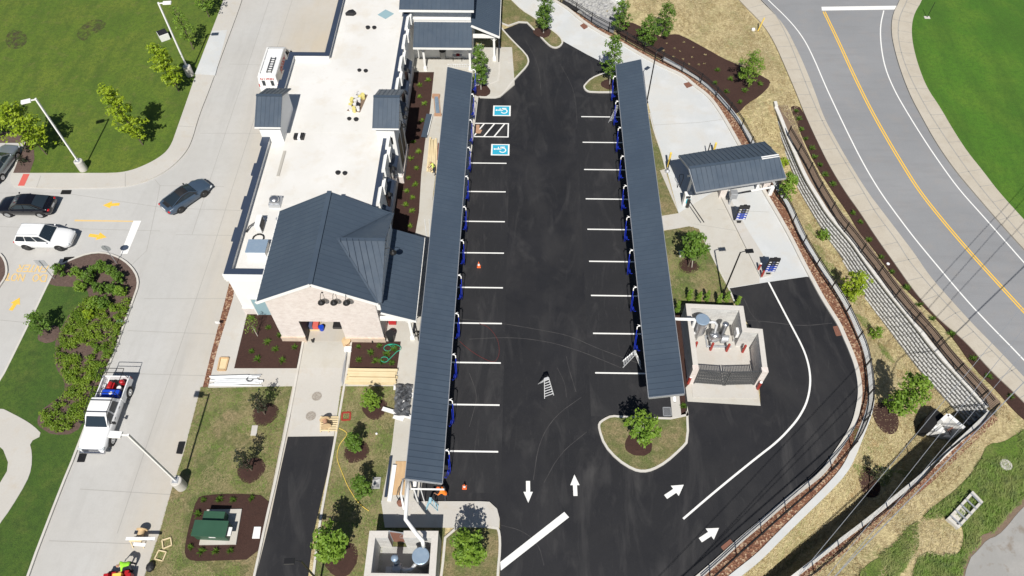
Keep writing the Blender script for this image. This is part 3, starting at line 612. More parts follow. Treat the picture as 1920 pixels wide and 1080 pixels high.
def write(mb, txt, o, dx, dy, th, nz, gap=.3, lift=.005):
    """polyline letters: o = lower left, dx = width vector of one glyph, dy = height vector"""
    o = Vector(o); dx = Vector(dx); dy = Vector(dy); nz = Vector(nz); k = 0
    for chh in txt:
        if chh != ' ':
            for si, pl in enumerate(GLYPH[chh]):
                for j, (a, b) in enumerate(zip(pl, pl[1:])):
                    pa = o+dx*(a[0]/.8+k*(1+gap))+dy*a[1]; pb = o+dx*(b[0]/.8+k*(1+gap))+dy*b[1]
                    d = (pb-pa).normalized()*th*.35; s_ = nz.cross(pb-pa).normalized()*th/2; zz = nz*(lift+(si*9+j)*.0007)
                    mb.add([pa-d-s_+zz, pb+d-s_+zz, pb+d+s_+zz, pa-d+s_+zz], [(0,1,2,3)])
        k += 1
    return mb
mb = MB()
a = P(88,515); b = P(92,527)
# letters are read from the north-west side: they stand upside down to the photograph
def ground_text(txt, u0, v0, u1, v1, hv):
    p0 = P(u0, v0); p1 = P(u1, v1); n = len(txt); dx = (p1-p0)/(n+(n-1)*.3); dy = P(u0+hv[0], v0+hv[1])-p0
    write(mb, txt, p0, dx, dy, .11, (0,0,1), lift=.012)
ground_text('DO', 88, 512+4, 64, 515, (-3,12)); ground_text('NOT', 47, 516-1, 12, 513, (-4,12)); ground_text('ENTER', 91, 497+1, 37, 497, (-6,12))
build('painted_words', mb, 'paint_yellow_worn', parent=drive)

# lighter paving under the bays, dust, tyre scuffs, stains and bare patches (all lie on the ground)
build('bay_paving', MB().box(5.3, 12.0, 23.0, 57.5, .0125, .0135), 'asphalt_bay', parent=lot)
build('bay_paving', MB().box(-6.5, -1.1, 17.2, 48.0, .0125, .0135), 'asphalt_bay', parent=lot)
for pts, w_, m_ in (([(860,598),(940,606),(1020,620),(1070,630),(1112,650),(1160,668),(1205,684)],.05,'scuff'),([(880,636),(960,632),(1030,641),(1080,656),(1112,668),(1165,690)],.05,'scuff'),([(1062,668),(1066,690),(1074,715),(1080,735)],.04,'scuff'),
    ([(1000,900),(1010,830),(1040,780),(1090,745)],.05,'scuff'),([(1020,905),(1050,850),(1100,810)],.04,'scuff'),([(1380,600),(1440,603),(1500,612),(1560,606)],.06,'scuff'),([(1395,560),(1408,590),(1425,606)],.05,'scuff'),
    ([(1045,690),(1060,720),(1062,745)],.03,'scuff'),([(940,985),(980,995),(1010,1020),(1020,1060)],.04,'scuff'),([(880,700),(895,740),(890,765),(880,800)],.04,'scuff'),
    ([(1050,120),(1078,170),(1082,230)],.035,'scuff'),([(985,75),(1010,120),(1015,180)],.035,'scuff')):
    mb = MB(); strip(mb, smooth_poly(px(pts), 2, False), -w_/2, w_/2, .0152); build('tyre_mark', mb, m_, parent=lot)
tag(build('extension_cable', MB().tube(smooth_poly([P(u,v,.03) for u,v in ((862,640),(875,652),(892,664),(908,673),(925,680),(934,672),(937,655),(932,632),(915,612),(898,606))], 2, False), .012, 4), 'red_cord'), 'thin red cord looped across the left parking bays', 'cord')
for pts in ([(14,64),(28,56),(48,62),(54,78),(42,92),(22,94),(10,82)],[(140,66),(162,44),(182,36),(204,46),(192,60),(172,66),(158,82)]):
    struct('bare_patch', MB().poly([Vector((q.x,q.y,.128)) for q in smooth_poly(px(pts), 2)]), 'soil_patch')
# ================================================================ helpers for roofs
def slab_roof(mb, poly, th=.10, sp=.42, eave=None, seam_mi=1, mi=0, seam_h=.032, seam_w=.028, off=.2):
    """flat roof plane with thickness and standing seams running up the slope; poly: convex, poly[0]->poly[1] is the eave"""
    poly = [Vector(p) for p in poly]; n = (poly[1]-poly[0]).cross(poly[2]-poly[1]).normalized()
    if n.z < 0: n = -n
    k = len(poly); low = [p-n*th for p in poly]
    mb.add(poly+low, [tuple(range(k)), tuple(range(k, 2*k))[::-1]]+[(i, (i+1) % k, (i+1) % k+k, i+k) for i in range(k)], mi)
    e = (poly[1]-poly[0]).normalized(); s = n.cross(e)
    c = [((p-poly[0]).dot(e), (p-poly[0]).dot(s)) for p in poly]; x = min(q[0] for q in c)+off*sp+.03; xm = max(q[0] for q in c)
    while x < xm-.02:
        ys_ = []
        for i in range(k):
            (x1, y1), (x2, y2) = c[i], c[(i+1) % k]
            if (x1-x)*(x2-x) < 0: ys_.append(y1+(y2-y1)*(x-x1)/(x2-x1))
        if len(ys_) >= 2 and max(ys_)-min(ys_) > .1:
            a = poly[0]+e*x+s*min(ys_)+n*seam_h/2; b = poly[0]+e*x+s*max(ys_)+n*seam_h/2
            mb.beam(a, b, seam_w, seam_h, seam_mi, up=n)
        x += sp
    return mb
def barn_light(parent, p, out, r=.30):
    """gooseneck wall lamp; p on the wall, out = outward unit vector"""
    p = Vector(p); out = Vector(out); m = MB()
    m.tube([p, p+out*.12+Vector((0,0,.18)), p+out*.4+Vector((0,0,.28)), p+out*.62+Vector((0,0,.16)), p+out*.66+Vector((0,0,-.05))], .02, 6)
    m.lathe(p, [(.07,-.02),(.07,.03)], 10, ax=out)
    m.lathe(p+out*.66+Vector((0,0,-.30)), [(r,0),(r*.97,.04),(r*.55,.17),(.07,.24),(.05,.32)], 16)
    return build('barn_light', m, 'black_metal', parent=parent, smooth=True)
# ================================================================ MAIN BUILDING
B = thing('car_wash_building', 'long white building with flat cream roof, pale brick gabled south end and navy metal roofs', 'building', (-15, 45, 0))
brick_mat('plinth_tan', (.66,.53,.42), (.60,.47,.37), (.70,.60,.50), .24, .085, .012)
def bp(name, mb, m, par=None, **k): return build(name, mb, m, parent=par or B, **k)
XW, XE, ZR, ZP = -21.6, -11.2, 4.95, 5.5
YS, YN1, YN2 = 31.35, 56.75, 84
# membrane roof
mb = MB().prism([(XW+.3,YS+.3),(XE-.3,YS+.3),(XE-.3,YN2),(-18.3,YN2),(-18.3,YN1-.3),(XW+.3,YN1-.3)], ZR-.2, ZR)
roof = bp('flat_roof', mb, 'membrane')
mb = MB()
for x in (-20.0,-17.2,-14.6,-12.6):
    mb.box(x-.03, x+.03, (YS+.4) if x > -18.3 else YS+.4, 80 if x > -18 else YN1-.4, ZR, ZR+.006)
for y in (38.6, 46.8, 53.4, 61.5): mb.box(-18.2 if y > 56 else -21.2, -11.6, y-.03, y+.03, ZR+.001, ZR+.007)
bp('roof_seam_line', mb, 'membrane', roof)
# outer walls
mb = MB()
mb.box(XW, XW+.3, YS, YN1, 0, ZP); mb.box(XW, -18.0, YN1-.3, YN1, .0, ZP-.001); mb.box(-18.3, -18.0, YN1, YN2, 0, ZP)
mb.box(XE-.3, XE, 37.0, 64, 0, ZP); mb.box(XW+.3, -18.15, YS, YS+.3, 0, ZP-.001)
bp('wall', mb, 'white_wall')
mb = MB()
mb.box(XW-.06, XW+.42, YS-.06, YN1+.06, ZP, ZP+.05); mb.box(XW+.42, -18.15, YS-.06, YS+.42, ZP, ZP+.049)
mb.box(XW+.42, -17.88, YN1-.42, YN1+.06, ZP, ZP+.049); mb.box(-18.36, -17.88, YN1+.06, YN2, ZP, ZP+.048)
mb.box(XE-.44, XE+.06, 37.1, 64, ZP, ZP+.05)
for y in (34.4, 37.6, 41.2, 44.6, 51.6, 54.4): mb.box(XW-.24, XW-.06, y, y+1.3, ZP-.1, ZP+.045)
bp('parapet_cap', mb, 'cap_navy')
for y in (34.4, 37.6, 41.2, 44.6, 51.6, 54.4): bp('pilaster', MB().box(XW-.20, XW, y+.05, y+1.25, 0, ZP-.1), 'white_wall')
mb = MB().box(XW-.05, -18.2, YS-.06, YS, 0, .95).box(XW-.08, -18.2, YS-.09, YS, .95, 1.02)
bp('brick_base', mb, 'brick_pale')
mb = MB().box(XW-.10, -18.15, YS-.10, YS, 4.65, 4.9).box(XW-.14, -18.15, YS-.14, YS, 4.9, ZP)
bp('cornice', mb, 'white_trim')
d = bp('door', MB().box(-20.60, -18.45, YS-.10, YS-.062, .12, 2.35), 'door_blue')
bp('door_handle', MB().box(-18.62,-18.56,YS-.15,YS-.10,1.05,1.2), 'steel', d)
bp('door_frame', MB().box(-20.70,-20.60,YS-.14,YS-.06,.12,2.45).box(-18.45,-18.35,YS-.14,YS-.06,.12,2.45).box(-20.60,-18.45,YS-.14,YS-.06,2.35,2.45), 'white_trim', d)
# east wall: brick wainscot, windows, awnings, cornice boxes
mb = MB().box(XE, XE+.16, 37.1, 60.6, 0, .95).box(XE, XE+.20, 37.1, 60.6, .95, 1.03)
bp('brick_base', mb, 'brick_pale')
for k, y in enumerate((38.0, 41.0, 44.0, 50.6, 53.6, 56.6)):
    f = bp('window', MB().box(XE, XE+.05, y, y+1.5, 1.25, 3.4), 'black_metal')
    bp('pane', MB().box(XE+.051, XE+.056, y+.08, y+.72, 1.33, 3.32).box(XE+.051, XE+.056, y+.78, y+1.42, 1.33, 3.32), 'dark_glass', f)
    bp('awning', MB().add([(XE+.01,y-.15,3.95),(XE+.01,y+1.65,3.95),(XE+.62,y+1.65,3.5),(XE+.62,y-.15,3.5),(XE+.01,y-.15,3.86),(XE+.01,y+1.65,3.86),(XE+.62,y+1.65,3.43),(XE+.62,y-.15,3.43)], [(0,1,2,3),(7,6,5,4),(0,3,7,4),(1,5,6,2),(3,2,6,7),(0,4,5,1)]), 'navy_trim')
for y in (38.0, 41.6, 44.2, 51.2, 54.2, 57.4, 60.2):
    m = MB(); L = 1.7 if y != 44.2 else 1.2
    m.add([(XE-.10,y,ZP+.05),(XE-.10,y+L,ZP+.05),(XE+.10,y+L,ZP+.05),(XE+.10,y,ZP+.05),(XE-.06,y,ZP+.32),(XE-.06,y+L,ZP+.32),(XE+.10,y+L,ZP+.46),(XE+.10,y,ZP+.46)], [(4,5,6,7),(0,4,7,3),(1,2,6,5),(0,1,5,4),(3,7,6,2)])
    m.box(XE+.10, XE+.24, y, y+L, ZP-.45, ZP+.48)
    m.box(XE+.20, XE+.36, y+L+.15, y+L+1.15, ZP-.65, ZP+.15)
    m.box(XE, XE+.20, y+L+.15, y+L+1.15, ZP-.65, ZP-.02)
    bp('cornice_box', m, 'white_trim')
for y in (40.55, 43.5, 50.1, 53.1, 56.1): bp('wall_lamp', MB().tube([(XE,y,4.3),(XE+.3,y,4.5),(XE+.45,y,4.35)], .02, 5).lathe((XE+.45,y,4.1), [(.22,0),(.12,.15),(.04,.26)], 12), 'black_metal')
# ---------------- brick gable block
GX0, GX1, GY0, GY1 = -18.15, -10.3, 28.95, 37.0
RX, RZ, EZ = -14.25, 8.2, 5.9
def zr(x): return RZ-abs(x-RX)*(RZ-EZ)/(RX+18.58 if x < RX else -10.0-RX)
TX0, TX1, TZ = -16.35, -13.28, 2.9
mb = MB()
T = .3
def wall_poly(pts, y0, y1, m=mb): # vertical polygon in XZ extruded in Y
    n = len(pts); m.add([(x, y0, z) for x, z in pts]+[(x, y1, z) for x, z in pts], [tuple(range(n)), tuple(range(n, 2*n))[::-1]]+[(i, i+n, (i+1) % n+n, (i+1) % n) for i in range(n)])
wall_poly([(GX0,0),(TX0,0),(TX0,TZ),(TX0,zr(TX0)-.14),(GX0,zr(GX0)-.14)], GY0, GY0+T)
wall_poly([(TX1,0),(GX1,0),(GX1,zr(GX1)-.14),(TX1,zr(TX1)-.14)], GY0, GY0+T)
wall_poly([(TX0,TZ),(TX1,TZ),(TX1,zr(TX1)-.14),(RX,zr(RX)-.14),(TX0,zr(TX0)-.14)], GY0, GY0+T)
mb.box(GX0, GX0+T, GY0+T, GY1, 0, 5.85); mb.box(GX1-T, GX1, GY0+T, GY1, 0, 5.75)
wall_poly([(GX0,4),(GX1,4),(GX1,zr(GX1)-.14),(RX,zr(RX)-.14),(GX0,zr(GX0)-.14)], GY1-T, GY1)
bp('brick_wall', mb, 'brick_pale')
bp('brick_plinth', MB().box(GX0-.08, TX0, GY0-.09, GY0, 0, .62).box(GX0-.08, TX0, GY0-.12, GY0, .62, .70).box(GX0-.08, GX0, GY0, YS-.1, 0, .62), 'plinth_tan')
bp('brick_plinth', MB().box(TX1, GX1+.06, GY0-.09, GY0, 0, .62).box(TX1, GX1+.06, GY0-.12, GY0, .62, .70), 'plinth_tan')
bp('wash_tunnel', MB().box(TX0-.1, TX0, GY0+T, GY1-.4, 0, 3.3).box(TX1, TX1+.1, GY0+T, GY1-.4, 0, 3.3).box(TX0, TX1, GY1-.5, GY1-.4, 0, 3.3).box(TX0-.1, TX1+.1, GY0+T, GY1-.4, 3.3, 3.4).box(TX0,TX0+.04,GY0+.02,GY0+T,.0,TZ), 'plastic_black')
bp('tunnel_floor', MB().box(TX0, TX1, GY0, GY1-.5, 0, .05), 'concrete')
bp('wall_socket', MB().box(-15.95,-15.80,GY0-.16,GY0-.09,.1,.5), 'black_metal'); bp('wall_socket', MB().box(-11.3,-11.2,GY0-.16,GY0-.09,.1,.4), 'black_metal')
# gable roof
mb = MB()
y0, y1 = 28.62, 37.08
slab_roof(mb, [(-18.58,y1,EZ),(-18.58,y0,EZ),(RX,y0,RZ),(RX,y1,RZ)], .12, .43)
CZ, CX = 7.58, -13.12      # cross-gable ridge height and where it meets the main slope
CY = 33.0
slab_roof(mb, [(-10.0,y0,EZ),(-10.0,y1,EZ),(RX,y1,RZ),(RX,y0,RZ)], .12, .43)
rf = bp('gable_roof', mb, ['roof_metal','roof_seam'])
mb = MB(); mb.beam((RX,y0,RZ+.045),(RX,y1,RZ+.045), .34, .05); bp('ridge_cap', mb, 'roof_metal', rf)
mb = MB()
slab_roof(mb, [(-10.0,y0+.02,EZ+.02),(-9.72,y0+.1,EZ+.02),(-9.72,CY,CZ+.03),(CX,CY,CZ+.03)], .06, .43)
slab_roof(mb, [(-9.72,y1-.1,EZ+.02),(-10.0,y1-.02,EZ+.02),(CX,CY,CZ+.03),(-9.72,CY,CZ+.03)], .06, .43)
cg = bp('cross_gable_roof', mb, ['roof_metal','roof_seam'])
mb = MB(); mb.beam((CX-.1,CY,CZ+.07),(-9.70,CY,CZ+.07), .26, .05)
for ya in (y0+.05, y1-.05): mb.beam((-9.98,ya,EZ+.09),(CX,CY,CZ+.09), .14, .04)
bp('ridge_cap', mb, 'roof_metal', cg)
mb = MB(); mb.add([(-10.02,y0+.5,5.7),(-10.02,y1-.5,5.7),(-10.02,CY,CZ-.12),(-10.3,y0+.5,5.7),(-10.3,y1-.5,5.7),(-10.3,CY,CZ-.12)], [(0,1,2),(5,4,3),(0,2,5,3),(1,4,5,2),(0,3,4,1)])
mb.box(-10.3,-10.02,y0+.5,y1-.5,4.3,5.7)
bp('side_gable_wall', mb, 'white_wall')
barn_light(B, (-10.0,CY,6.4), (1,0,0), .26)
# rake fascia
mb = MB()
for s0, s1 in (((-18.62,EZ-.08),(RX,RZ-.08)),((RX,RZ-.08),(-9.98,EZ-.08))):
    mb.beam((s0[0],y0-.03,s0[1]-.03),(s1[0],y0-.03,s1[1]-.03), .05, .24)
mb.beam((-18.6,y0,EZ-.1),(-18.6,y1,EZ-.1), .05, .2); mb.beam((-9.98,y0,EZ-.1),(-9.98,y0+.3,EZ-.1), .05, .2)
bp('fascia', mb, 'white_trim')
for x in (-13.72,-12.85,-11.97): barn_light(B, (x-.05,GY0-.0,6.75), (0,-1,0), .27)
# lean-to porch on the south-east
mb = MB(); slab_roof(mb, [(-7.62,28.95,3.25),(-7.62,36.75,3.25),(-10.05,36.75,4.35),(-10.05,28.95,4.35)], .10, .43)
pr = bp('porch_roof', mb, ['roof_metal','roof_seam'])
mb = MB(); mb.beam((-10.05,28.9,4.22),(-7.60,28.9,3.12), .05, .2); mb.beam((-7.60,28.9,3.1),(-7.60,36.8,3.1), .05, .2); mb.beam((-10.3,29.25,3.0),(-7.9,29.25,3.0),.22,.34); mb.beam((-7.95,29.4,3.0),(-7.95,36.6,3.0),.2,.3)
bp('porch_beam', mb, 'white_trim')
def post(x, y, z0, z1, flare=.34, w_=.2, par=None, name='post'):
    m = MB().box(x-w_/2, x+w_/2, y-w_/2, y+w_/2, z0, z1)
    f = flare/2
    m.box(x-f, x+f, y-f, y+f, z0, z0+.35); m.add([(x-f,y-f,z0+.35),(x+f,y-f,z0+.35),(x+f,y+f,z0+.35),(x-f,y+f,z0+.35),(x-w_/2,y-w_/2,z0+.55),(x+w_/2,y-w_/2,z0+.55),(x+w_/2,y+w_/2,z0+.55),(x-w_/2,y+w_/2,z0+.55)], [(0,1,5,4),(1,2,6,5),(2,3,7,6),(3,0,4,7)])
    m.add([(x-w_/2,y-.06,z1-.45),(x-w_/2,y+.06,z1-.45),(x-w_/2-.4,y-.06,z1),(x-w_/2-.4,y+.06,z1),(x+w_/2,y-.06,z1-.45),(x+w_/2,y+.06,z1-.45),(x+w_/2+.4,y-.06,z1),(x+w_/2+.4,y+.06,z1)], [(0,2,3,1),(4,5,7,6)])
    return bp(name, m, 'white_trim', par)
post(-8.2, 29.3, .12, 2.85); post(-8.2, 33.0, .12, 2.85); post(-8.2, 36.5, .12, 2.85)
bp('downpipe', MB().tube([(-7.72,29.05,.15),(-7.72,29.05,3.0)], .05, 8), 'plastic_black')
bp('window', MB().box(-10.3,-10.25,30.2,31.9,1.1,3.0).box(-10.3,-10.25,33.4,35.6,.15,2.9), 'dark_glass')
# ---------------- roof-top towers
def tower(x0, x1, ys, yn, ez, rz_, z0, xb0, xb1, east):
    cy = (ys+yn)/2; m = MB()
    slab_roof(m, [(x0,ys,ez),(x1,ys,ez),(x1,cy,rz_),(x0,cy,rz_)], .09, .36)
    slab_roof(m, [(x1,yn,ez),(x0,yn,ez),(x0,cy,rz_),(x1,cy,rz_)], .09, .36)
    t = bp('tower_roof', m, ['roof_metal','roof_seam'])
    bp('ridge_cap', MB().beam((x0,cy,rz_+.04),(x1,cy,rz_+.04), .24, .05), 'roof_metal', t)
    m = MB(); a, b = ys+.35, yn-.35; s = (rz_-ez)/(cy-ys); za = ez+.35*s-.12
    n = [(a,z0),(b,z0),(b,za),(cy,rz_-.12),(a,za)]
    m.add([(xb0,y,z) for y,z in n]+[(xb1,y,z) for y,z in n], [tuple(range(5))[::-1], tuple(range(5,10))]+[(i,(i+1)%5,(i+1)%5+5,i+5) for i in range(5)])
    bp('tower_wall', m, 'white_wall')
    m = MB().beam((x0,ys-.02,ez-.1),(x1,ys-.02,ez-.1), .12, .05); m.beam((x0,ys+.1,ez-.16),(x1,ys+.1,ez-.16), .05, .2)
    bp('fascia', m, 'white_trim')
tower(-22.0, -19.85, 45.2, 50.0, 7.0, 8.25, 0, -21.85, -20.1, False)
tower(-12.28, -10.1, 45.2, 50.0, 7.0, 8.25, 0, -12.1, -10.6, True)
for y in (46.6, 47.6, 48.6): barn_light(B, (-10.58,y,6.3), (1,0,0), .24)
f = bp('window', MB().box(-10.6,-10.55,46.4,47.4,1.2,4.4).box(-10.6,-10.55,47.9,48.9,1.2,4.4), 'black_metal')
bp('brick_base', MB().box(-12.0,-10.5,45.5,49.7,0,.9), 'brick_pale')
# ---------------- north block with porches
NX0, NX1, NY = -11.95, -4.75, 63.2
mb = MB().box(-11.2, -5.15, NY, 84, 0, 6.2); mb.box(-11.2,-11.0,NY-.02,NY,0,4.8)
bp('north_wall', mb, 'white_wall')
mb = MB(); slab_roof(mb, [(NX0,62.35,6.35),(NX1,62.35,6.35),(NX1,70,9.6),(NX0,70,9.6)], .14, .43); slab_roof(mb, [(NX1,77.6,6.35),(NX0,77.6,6.35),(NX0,70,9.6),(NX1,70,9.6)], .14, .43)
bp('north_roof', mb, ['roof_metal','roof_seam'])
bp('fascia', MB().beam((NX0,62.32,6.2),(NX1,62.32,6.2), .05, .22).box(-11.1,-5.2,NY-.06,NY-.001,4.62,4.8), 'white_trim')
mb = MB(); slab_roof(mb, [(-10.75,60.45,3.45),(-5.0,60.45,3.45),(-5.0,62.95,4.55),(-10.75,62.95,4.55)], .10, .43)
bp('porch_roof', mb, ['roof_metal','roof_seam'])
bp('porch_beam', MB().beam((-10.75,60.42,3.33),(-5.0,60.42,3.33), .05, .2).beam((-10.5,61.2,3.05),(-5.1,61.2,3.05), .2, .3), 'white_trim')
post(-9.9, 61.2, .12, 2.9); post(-5.3, 61.3, .12, 2.9)
f = bp('window', MB().box(-7.6,-5.5,NY-.06,NY-.003,1.2,2.9), 'black_metal')
bp('pane', MB().box(-7.5,-6.6,NY-.07,NY-.061,1.3,2.8).box(-6.5,-5.6,NY-.07,NY-.061,1.3,2.8), 'dark_glass', f)
mb = MB(); slab_roof(mb, [(-2.35,62.5,3.35),(-2.35,80,3.35),(-5.1,80,4.65),(-5.1,62.5,4.65)], .10, .30)
bp('porch_roof', mb, ['roof_metal','roof_seam'])
bp('porch_beam', MB().beam((-5.1,62.45,4.5),(-2.33,62.45,3.2), .05, .22).beam((-5.1,62.8,3.1),(-2.7,62.8,3.1), .22, .34).beam((-2.32,62.45,3.2),(-2.32,80,3.2), .05, .2), 'white_trim')
post(-2.9, 62.9, .12, 2.95); post(-2.9, 67.5, .12, 2.95)
bp('downpipe', MB().tube([(-2.45,62.6,.15),(-2.45,62.6,3.1)], .05, 8), 'plastic_black')
# bits on the flat roof (parts of the building)
mb = MB()
for u, v in ((582,260),):  pass
def roof_px(u, v, z=ZR): return P(u, v, z)
for u, v in ((642,52),(702,53),(674,133),(686,134),(655,224),(668,225),(634,325),(647,326)):
    if (u, v) == (642,52): continue
    p = roof_px(u, v); rr = .15+.03*((u*7+v) % 3)/2; m = MB().lathe(p, [(rr,0),(rr,.10),(rr+.03,.10),(rr+.03,.15),(rr*.6,.17),(.0,.17)], 16)
    bp('roof_vent', m, 'plastic_black')
p = roof_px(690, 53); bp('roof_vent', MB().lathe(p, [(.19,0),(.19,.12),(.22,.17),(.1,.2)], 16), 'plastic_black')
# exhaust fan with curb
p = roof_px(518, 381)
f = bp('exhaust_fan', MB().box(p.x-.45,p.x+.45,p.y-.5,p.y+.5,ZR,ZR+.35).box(p.x-.38,p.x+.38,p.y-.4,p.y+.4,ZR+.35,ZR+.42), 'galv')
bp('fan_cowl', MB().lathe((p.x,p.y-.1,ZR+.42), [(.34,0),(.40,.08),(.36,.26),(.20,.36),(.05,.38)], 20), 'steel', f, smooth=True)
p = roof_px(487, 470)
f = bp('roof_hatch', MB().box(p.x-.75,p.x+.65,p.y-.6,p.y+.55,ZR,ZR+.55), 'white_metal')
bp('hatch_lid', MB().box(p.x-.80,p.x+.70,p.y-.64,p.y+.60,ZR+.55,ZR+.62), 'tank_lid', f)
p = roof_px(488, 428)
f = bp('condenser', MB().box(p.x-.1,p.x+.30,p.y-.55,p.y+.55,ZR+.1,ZR+.95), 'white_metal')
bp('fan_grille', MB().box(p.x+.301,p.x+.33,p.y-.45,p.y+.45,ZR+.18,ZR+.88), 'plastic_black', f)
m = MB()
for k in range(40):
    pass
c = roof_px(488, 437); m.tube([(c.x+.42*cos(t*.5), c.y-.6+.42*sin(t*.5), ZR+.05+.003*t) for t in range(30)], .045, 6)
c2 = roof_px(470, 428); m.tube([(c2.x-.2,c2.y-.5,ZR+.1),(c2.x,c2.y-.1,ZR+.35),(c2.x+.5,c2.y+.3,ZR+.45),(c2.x+1.1,c2.y+.45,ZR+.4)], .05, 6)
bp('duct_hose', m, 'hose_black', smooth=True)
p = roof_px(535, 425); bp('roof_vent', MB().lathe((p.x,p.y,ZR), [(.12,0),(.12,.5),(.2,.5),(.2,.62)], 12).lathe((p.x-.55,p.y+.35,ZR), [(.08,0),(.08,.5),(.14,.55)], 12), 'galv')
# ================================================================ VACUUM CANOPIES
def hose_set(parent, x, y, s, long=1.0):
    """white swing boom on the canopy edge with a hanging blue vacuum hose; s=+1 boom points east"""
    z = 2.9
    b = build('vacuum_boom', MB().tube([(x-s*.5,y,z),(x+s*.16,y,z+.02),(x+s*.26,y-.05,z-.04),(x+s*.28,y-.20,z-.15)], .04, 8).tube([(x+s*.0,y+.0,z+.05),(x+s*.24,y+.10,z+.05)], .022, 6), 'white_metal', parent=parent, smooth=True)
    m = MB(); q = []
    for k in range(13):
        t = k/12; q.append((x+s*(.28+.05*sin(pi*t)-.20*t), y-.22-1.25*t, z-.18-2.2*sin(pi*min(1, t*1.0))*1.0 if t < .5 else z-.18-2.2*sin(pi*t)*.55-1.0*(t-.5)*2*.9))
    m.tube(q, .024, 6); q2 = [(a-s*.10, b_+.06, c*.96) for a, b_, c in q]; m.tube(q2[1:], .020, 6)
    build('vacuum_hose', m, 'hose_blue', parent=b, smooth=True)
def vac_canopy(name, xl, xr, zl, zr_, y0, y1, label, s, booms, ycols):
    t = thing(name, label, 'canopy', ((xl+xr)/2, y0, 0))
    m = MB()
    if s > 0: slab_roof(m, [(xr,y0,zr_),(xr,y1,zr_),(xl,y1,zl),(xl,y0,zl)], .10, .445, seam_h=.036)
    else: slab_roof(m, [(xl,y1,zl),(xl,y0,zl),(xr,y0,zr_),(xr,y1,zr_)], .10, .445, seam_h=.036)
    build('roof', m, ['roof_metal','roof_seam'], parent=t)
    m = MB()
    for x, z in ((xl,zl),(xr,zr_)): m.beam((x+(.02 if x == xl else -.02)*-1,y0,z-.11),(x+(.02 if x == xl else -.02)*-1,y1,z-.11), .05, .16)
    m.beam((xl,y0-.03,zl-.12),(xr,y0-.03,zr_-.12), .05, .2); m.beam((xl,y1+.03,zl-.12),(xr,y1+.03,zr_-.12), .05, .2)
    build('fascia', m, 'navy_trim' if False else 'galv', parent=t)
    xe = xr if s > 0 else xl; xw = xl if s > 0 else xr
    m = MB(); xm = xe-s*.55; m.tube([(xw+s*.5,y0-.15,min(zl,zr_)-.35),(xw+s*.5,y1+.1,min(zl,zr_)-.35)], .11, 10)
    build('manifold_pipe', m, 'white_metal', parent=t, smooth=True)
    for y in ycols:
        m = MB().box(xw+s*.75-.1, xw+s*.75+.1, y-.1, y+.1, .12, min(zl,zr_)-.25); m.beam((xw+s*.1,y,min(zl,zr_)-.22+.15),(xe-s*.1,y,min(zl,zr_)-.22), .14, .16)
        build('column', m, 'white_metal', parent=t)
    for y in booms: hose_set(t, xe, y, s)
    return t
ysL = [P(950, v).y for v in (306.5,360,416,475,540,607,681,760,847.5)]; pitch = (ysL[0]-ysL[-1])/8
boomsL = [y+pitch*.72 for y in ysL]+[ysL[0]+pitch*1.72, ysL[0]+pitch*2.72, ysL[-1]-pitch*.33]
ysR = [P(1100, v).y for v in (219,267,318,373,430,490,554,625,699)]; pr_ = (ysR[0]-ysR[-1])/8
boomsR = [y+pr_*.68 for y in ysR]
VL = vac_canopy('vacuum_canopy', -7.08, -4.80, 3.95, 3.25, 16.68, 56.9, 'long narrow navy canopy between the building and the parking bays', +1, boomsL, [18.6+k*6.4 for k in range(7)])
VR = vac_canopy('vacuum_canopy', 8.98, 11.30, 3.30, 3.95, 22.95, 58.3, 'long narrow navy canopy on the right side of the parking bays, beside the entry lane', -1, boomsR, [25.6+k*5.4 for k in range(7)])
for y in (19.2, 22.0, 25.6, 29.0, 35.0): pass
# end frame of the left canopy: white pipe leading down to the enclosure
m = MB(); m.tube([(-6.95,16.9,3.3),(-6.95,15.5,3.3),(-6.9,14.3,3.25),(-6.2,13.5,3.2),(-5.75,13.05,3.15),(-5.75,12.9,2.4)], .13, 10)
m.tube([(-7.35,17.0,3.0),(-7.4,16.0,3.0),(-7.1,15.0,3.0)], .07, 8)
build('suction_pipe', m, 'white_metal', parent=VL, smooth=True)
build('end_frame', MB().beam((-6.9,16.35,2.95),(-4.65,16.35,2.95), .08, .10).beam((-6.6,16.35,0.1),(-6.6,16.35,2.95), .1, .1).beam((-6.2,16.45,.1),(-6.2,16.45,2.9), .06,.06), 'white_metal', parent=VL)
m = MB(); m.tube([(8.98+2.1,29.47,3.15),(11.9,29.47,3.1),(12.95,29.47,3.1),(13.02,29.47,2.9),(13.0,29.35,1.3),(13.35,29.4,1.25)], .12, 10); build('suction_pipe', m, 'white_metal', parent=VR, smooth=True)
# ================================================================ PAY-LANE CANOPY
PC = thing('pay_lane_canopy', 'wide navy gabled canopy over the two pay lanes, two white strips on its right end', 'canopy', P(1385, 340))
# plan axes from survey
zE, zRg = 3.6, 4.6
A = P(1305,360,zE); Bq = P(1474,333,zE); C0 = P(1292,315,zRg); C1 = P(1460,291,zRg); D0 = P(1273,291,zE); D1 = P(1434,265,zE)
ax = (Bq-A).normalized(); 
mb = MB(); slab_roof(mb, [A,Bq,C1,C0], .10, .43); slab_roof(mb, [D1,D0,C0,C1], .10, .43)
r_ = build('roof', mb, ['roof_metal','roof_seam'], parent=PC)
build('ridge_cap', MB().beam(C0+Vector((0,0,.04)), C1+Vector((0,0,.04)), .25, .05), 'roof_metal', parent=r_)
mb = MB()
for a, b in ((A,Bq),(A,C0),(C0,D0),(Bq,C1),(C1,D1),(D0,D1)): mb.beam(a+Vector((0,0,-.12)), b+Vector((0,0,-.12)), .06, .18)
build('fascia', mb, 'galv', parent=PC)
n_ = Vector((-ax.y, ax.x, 0))
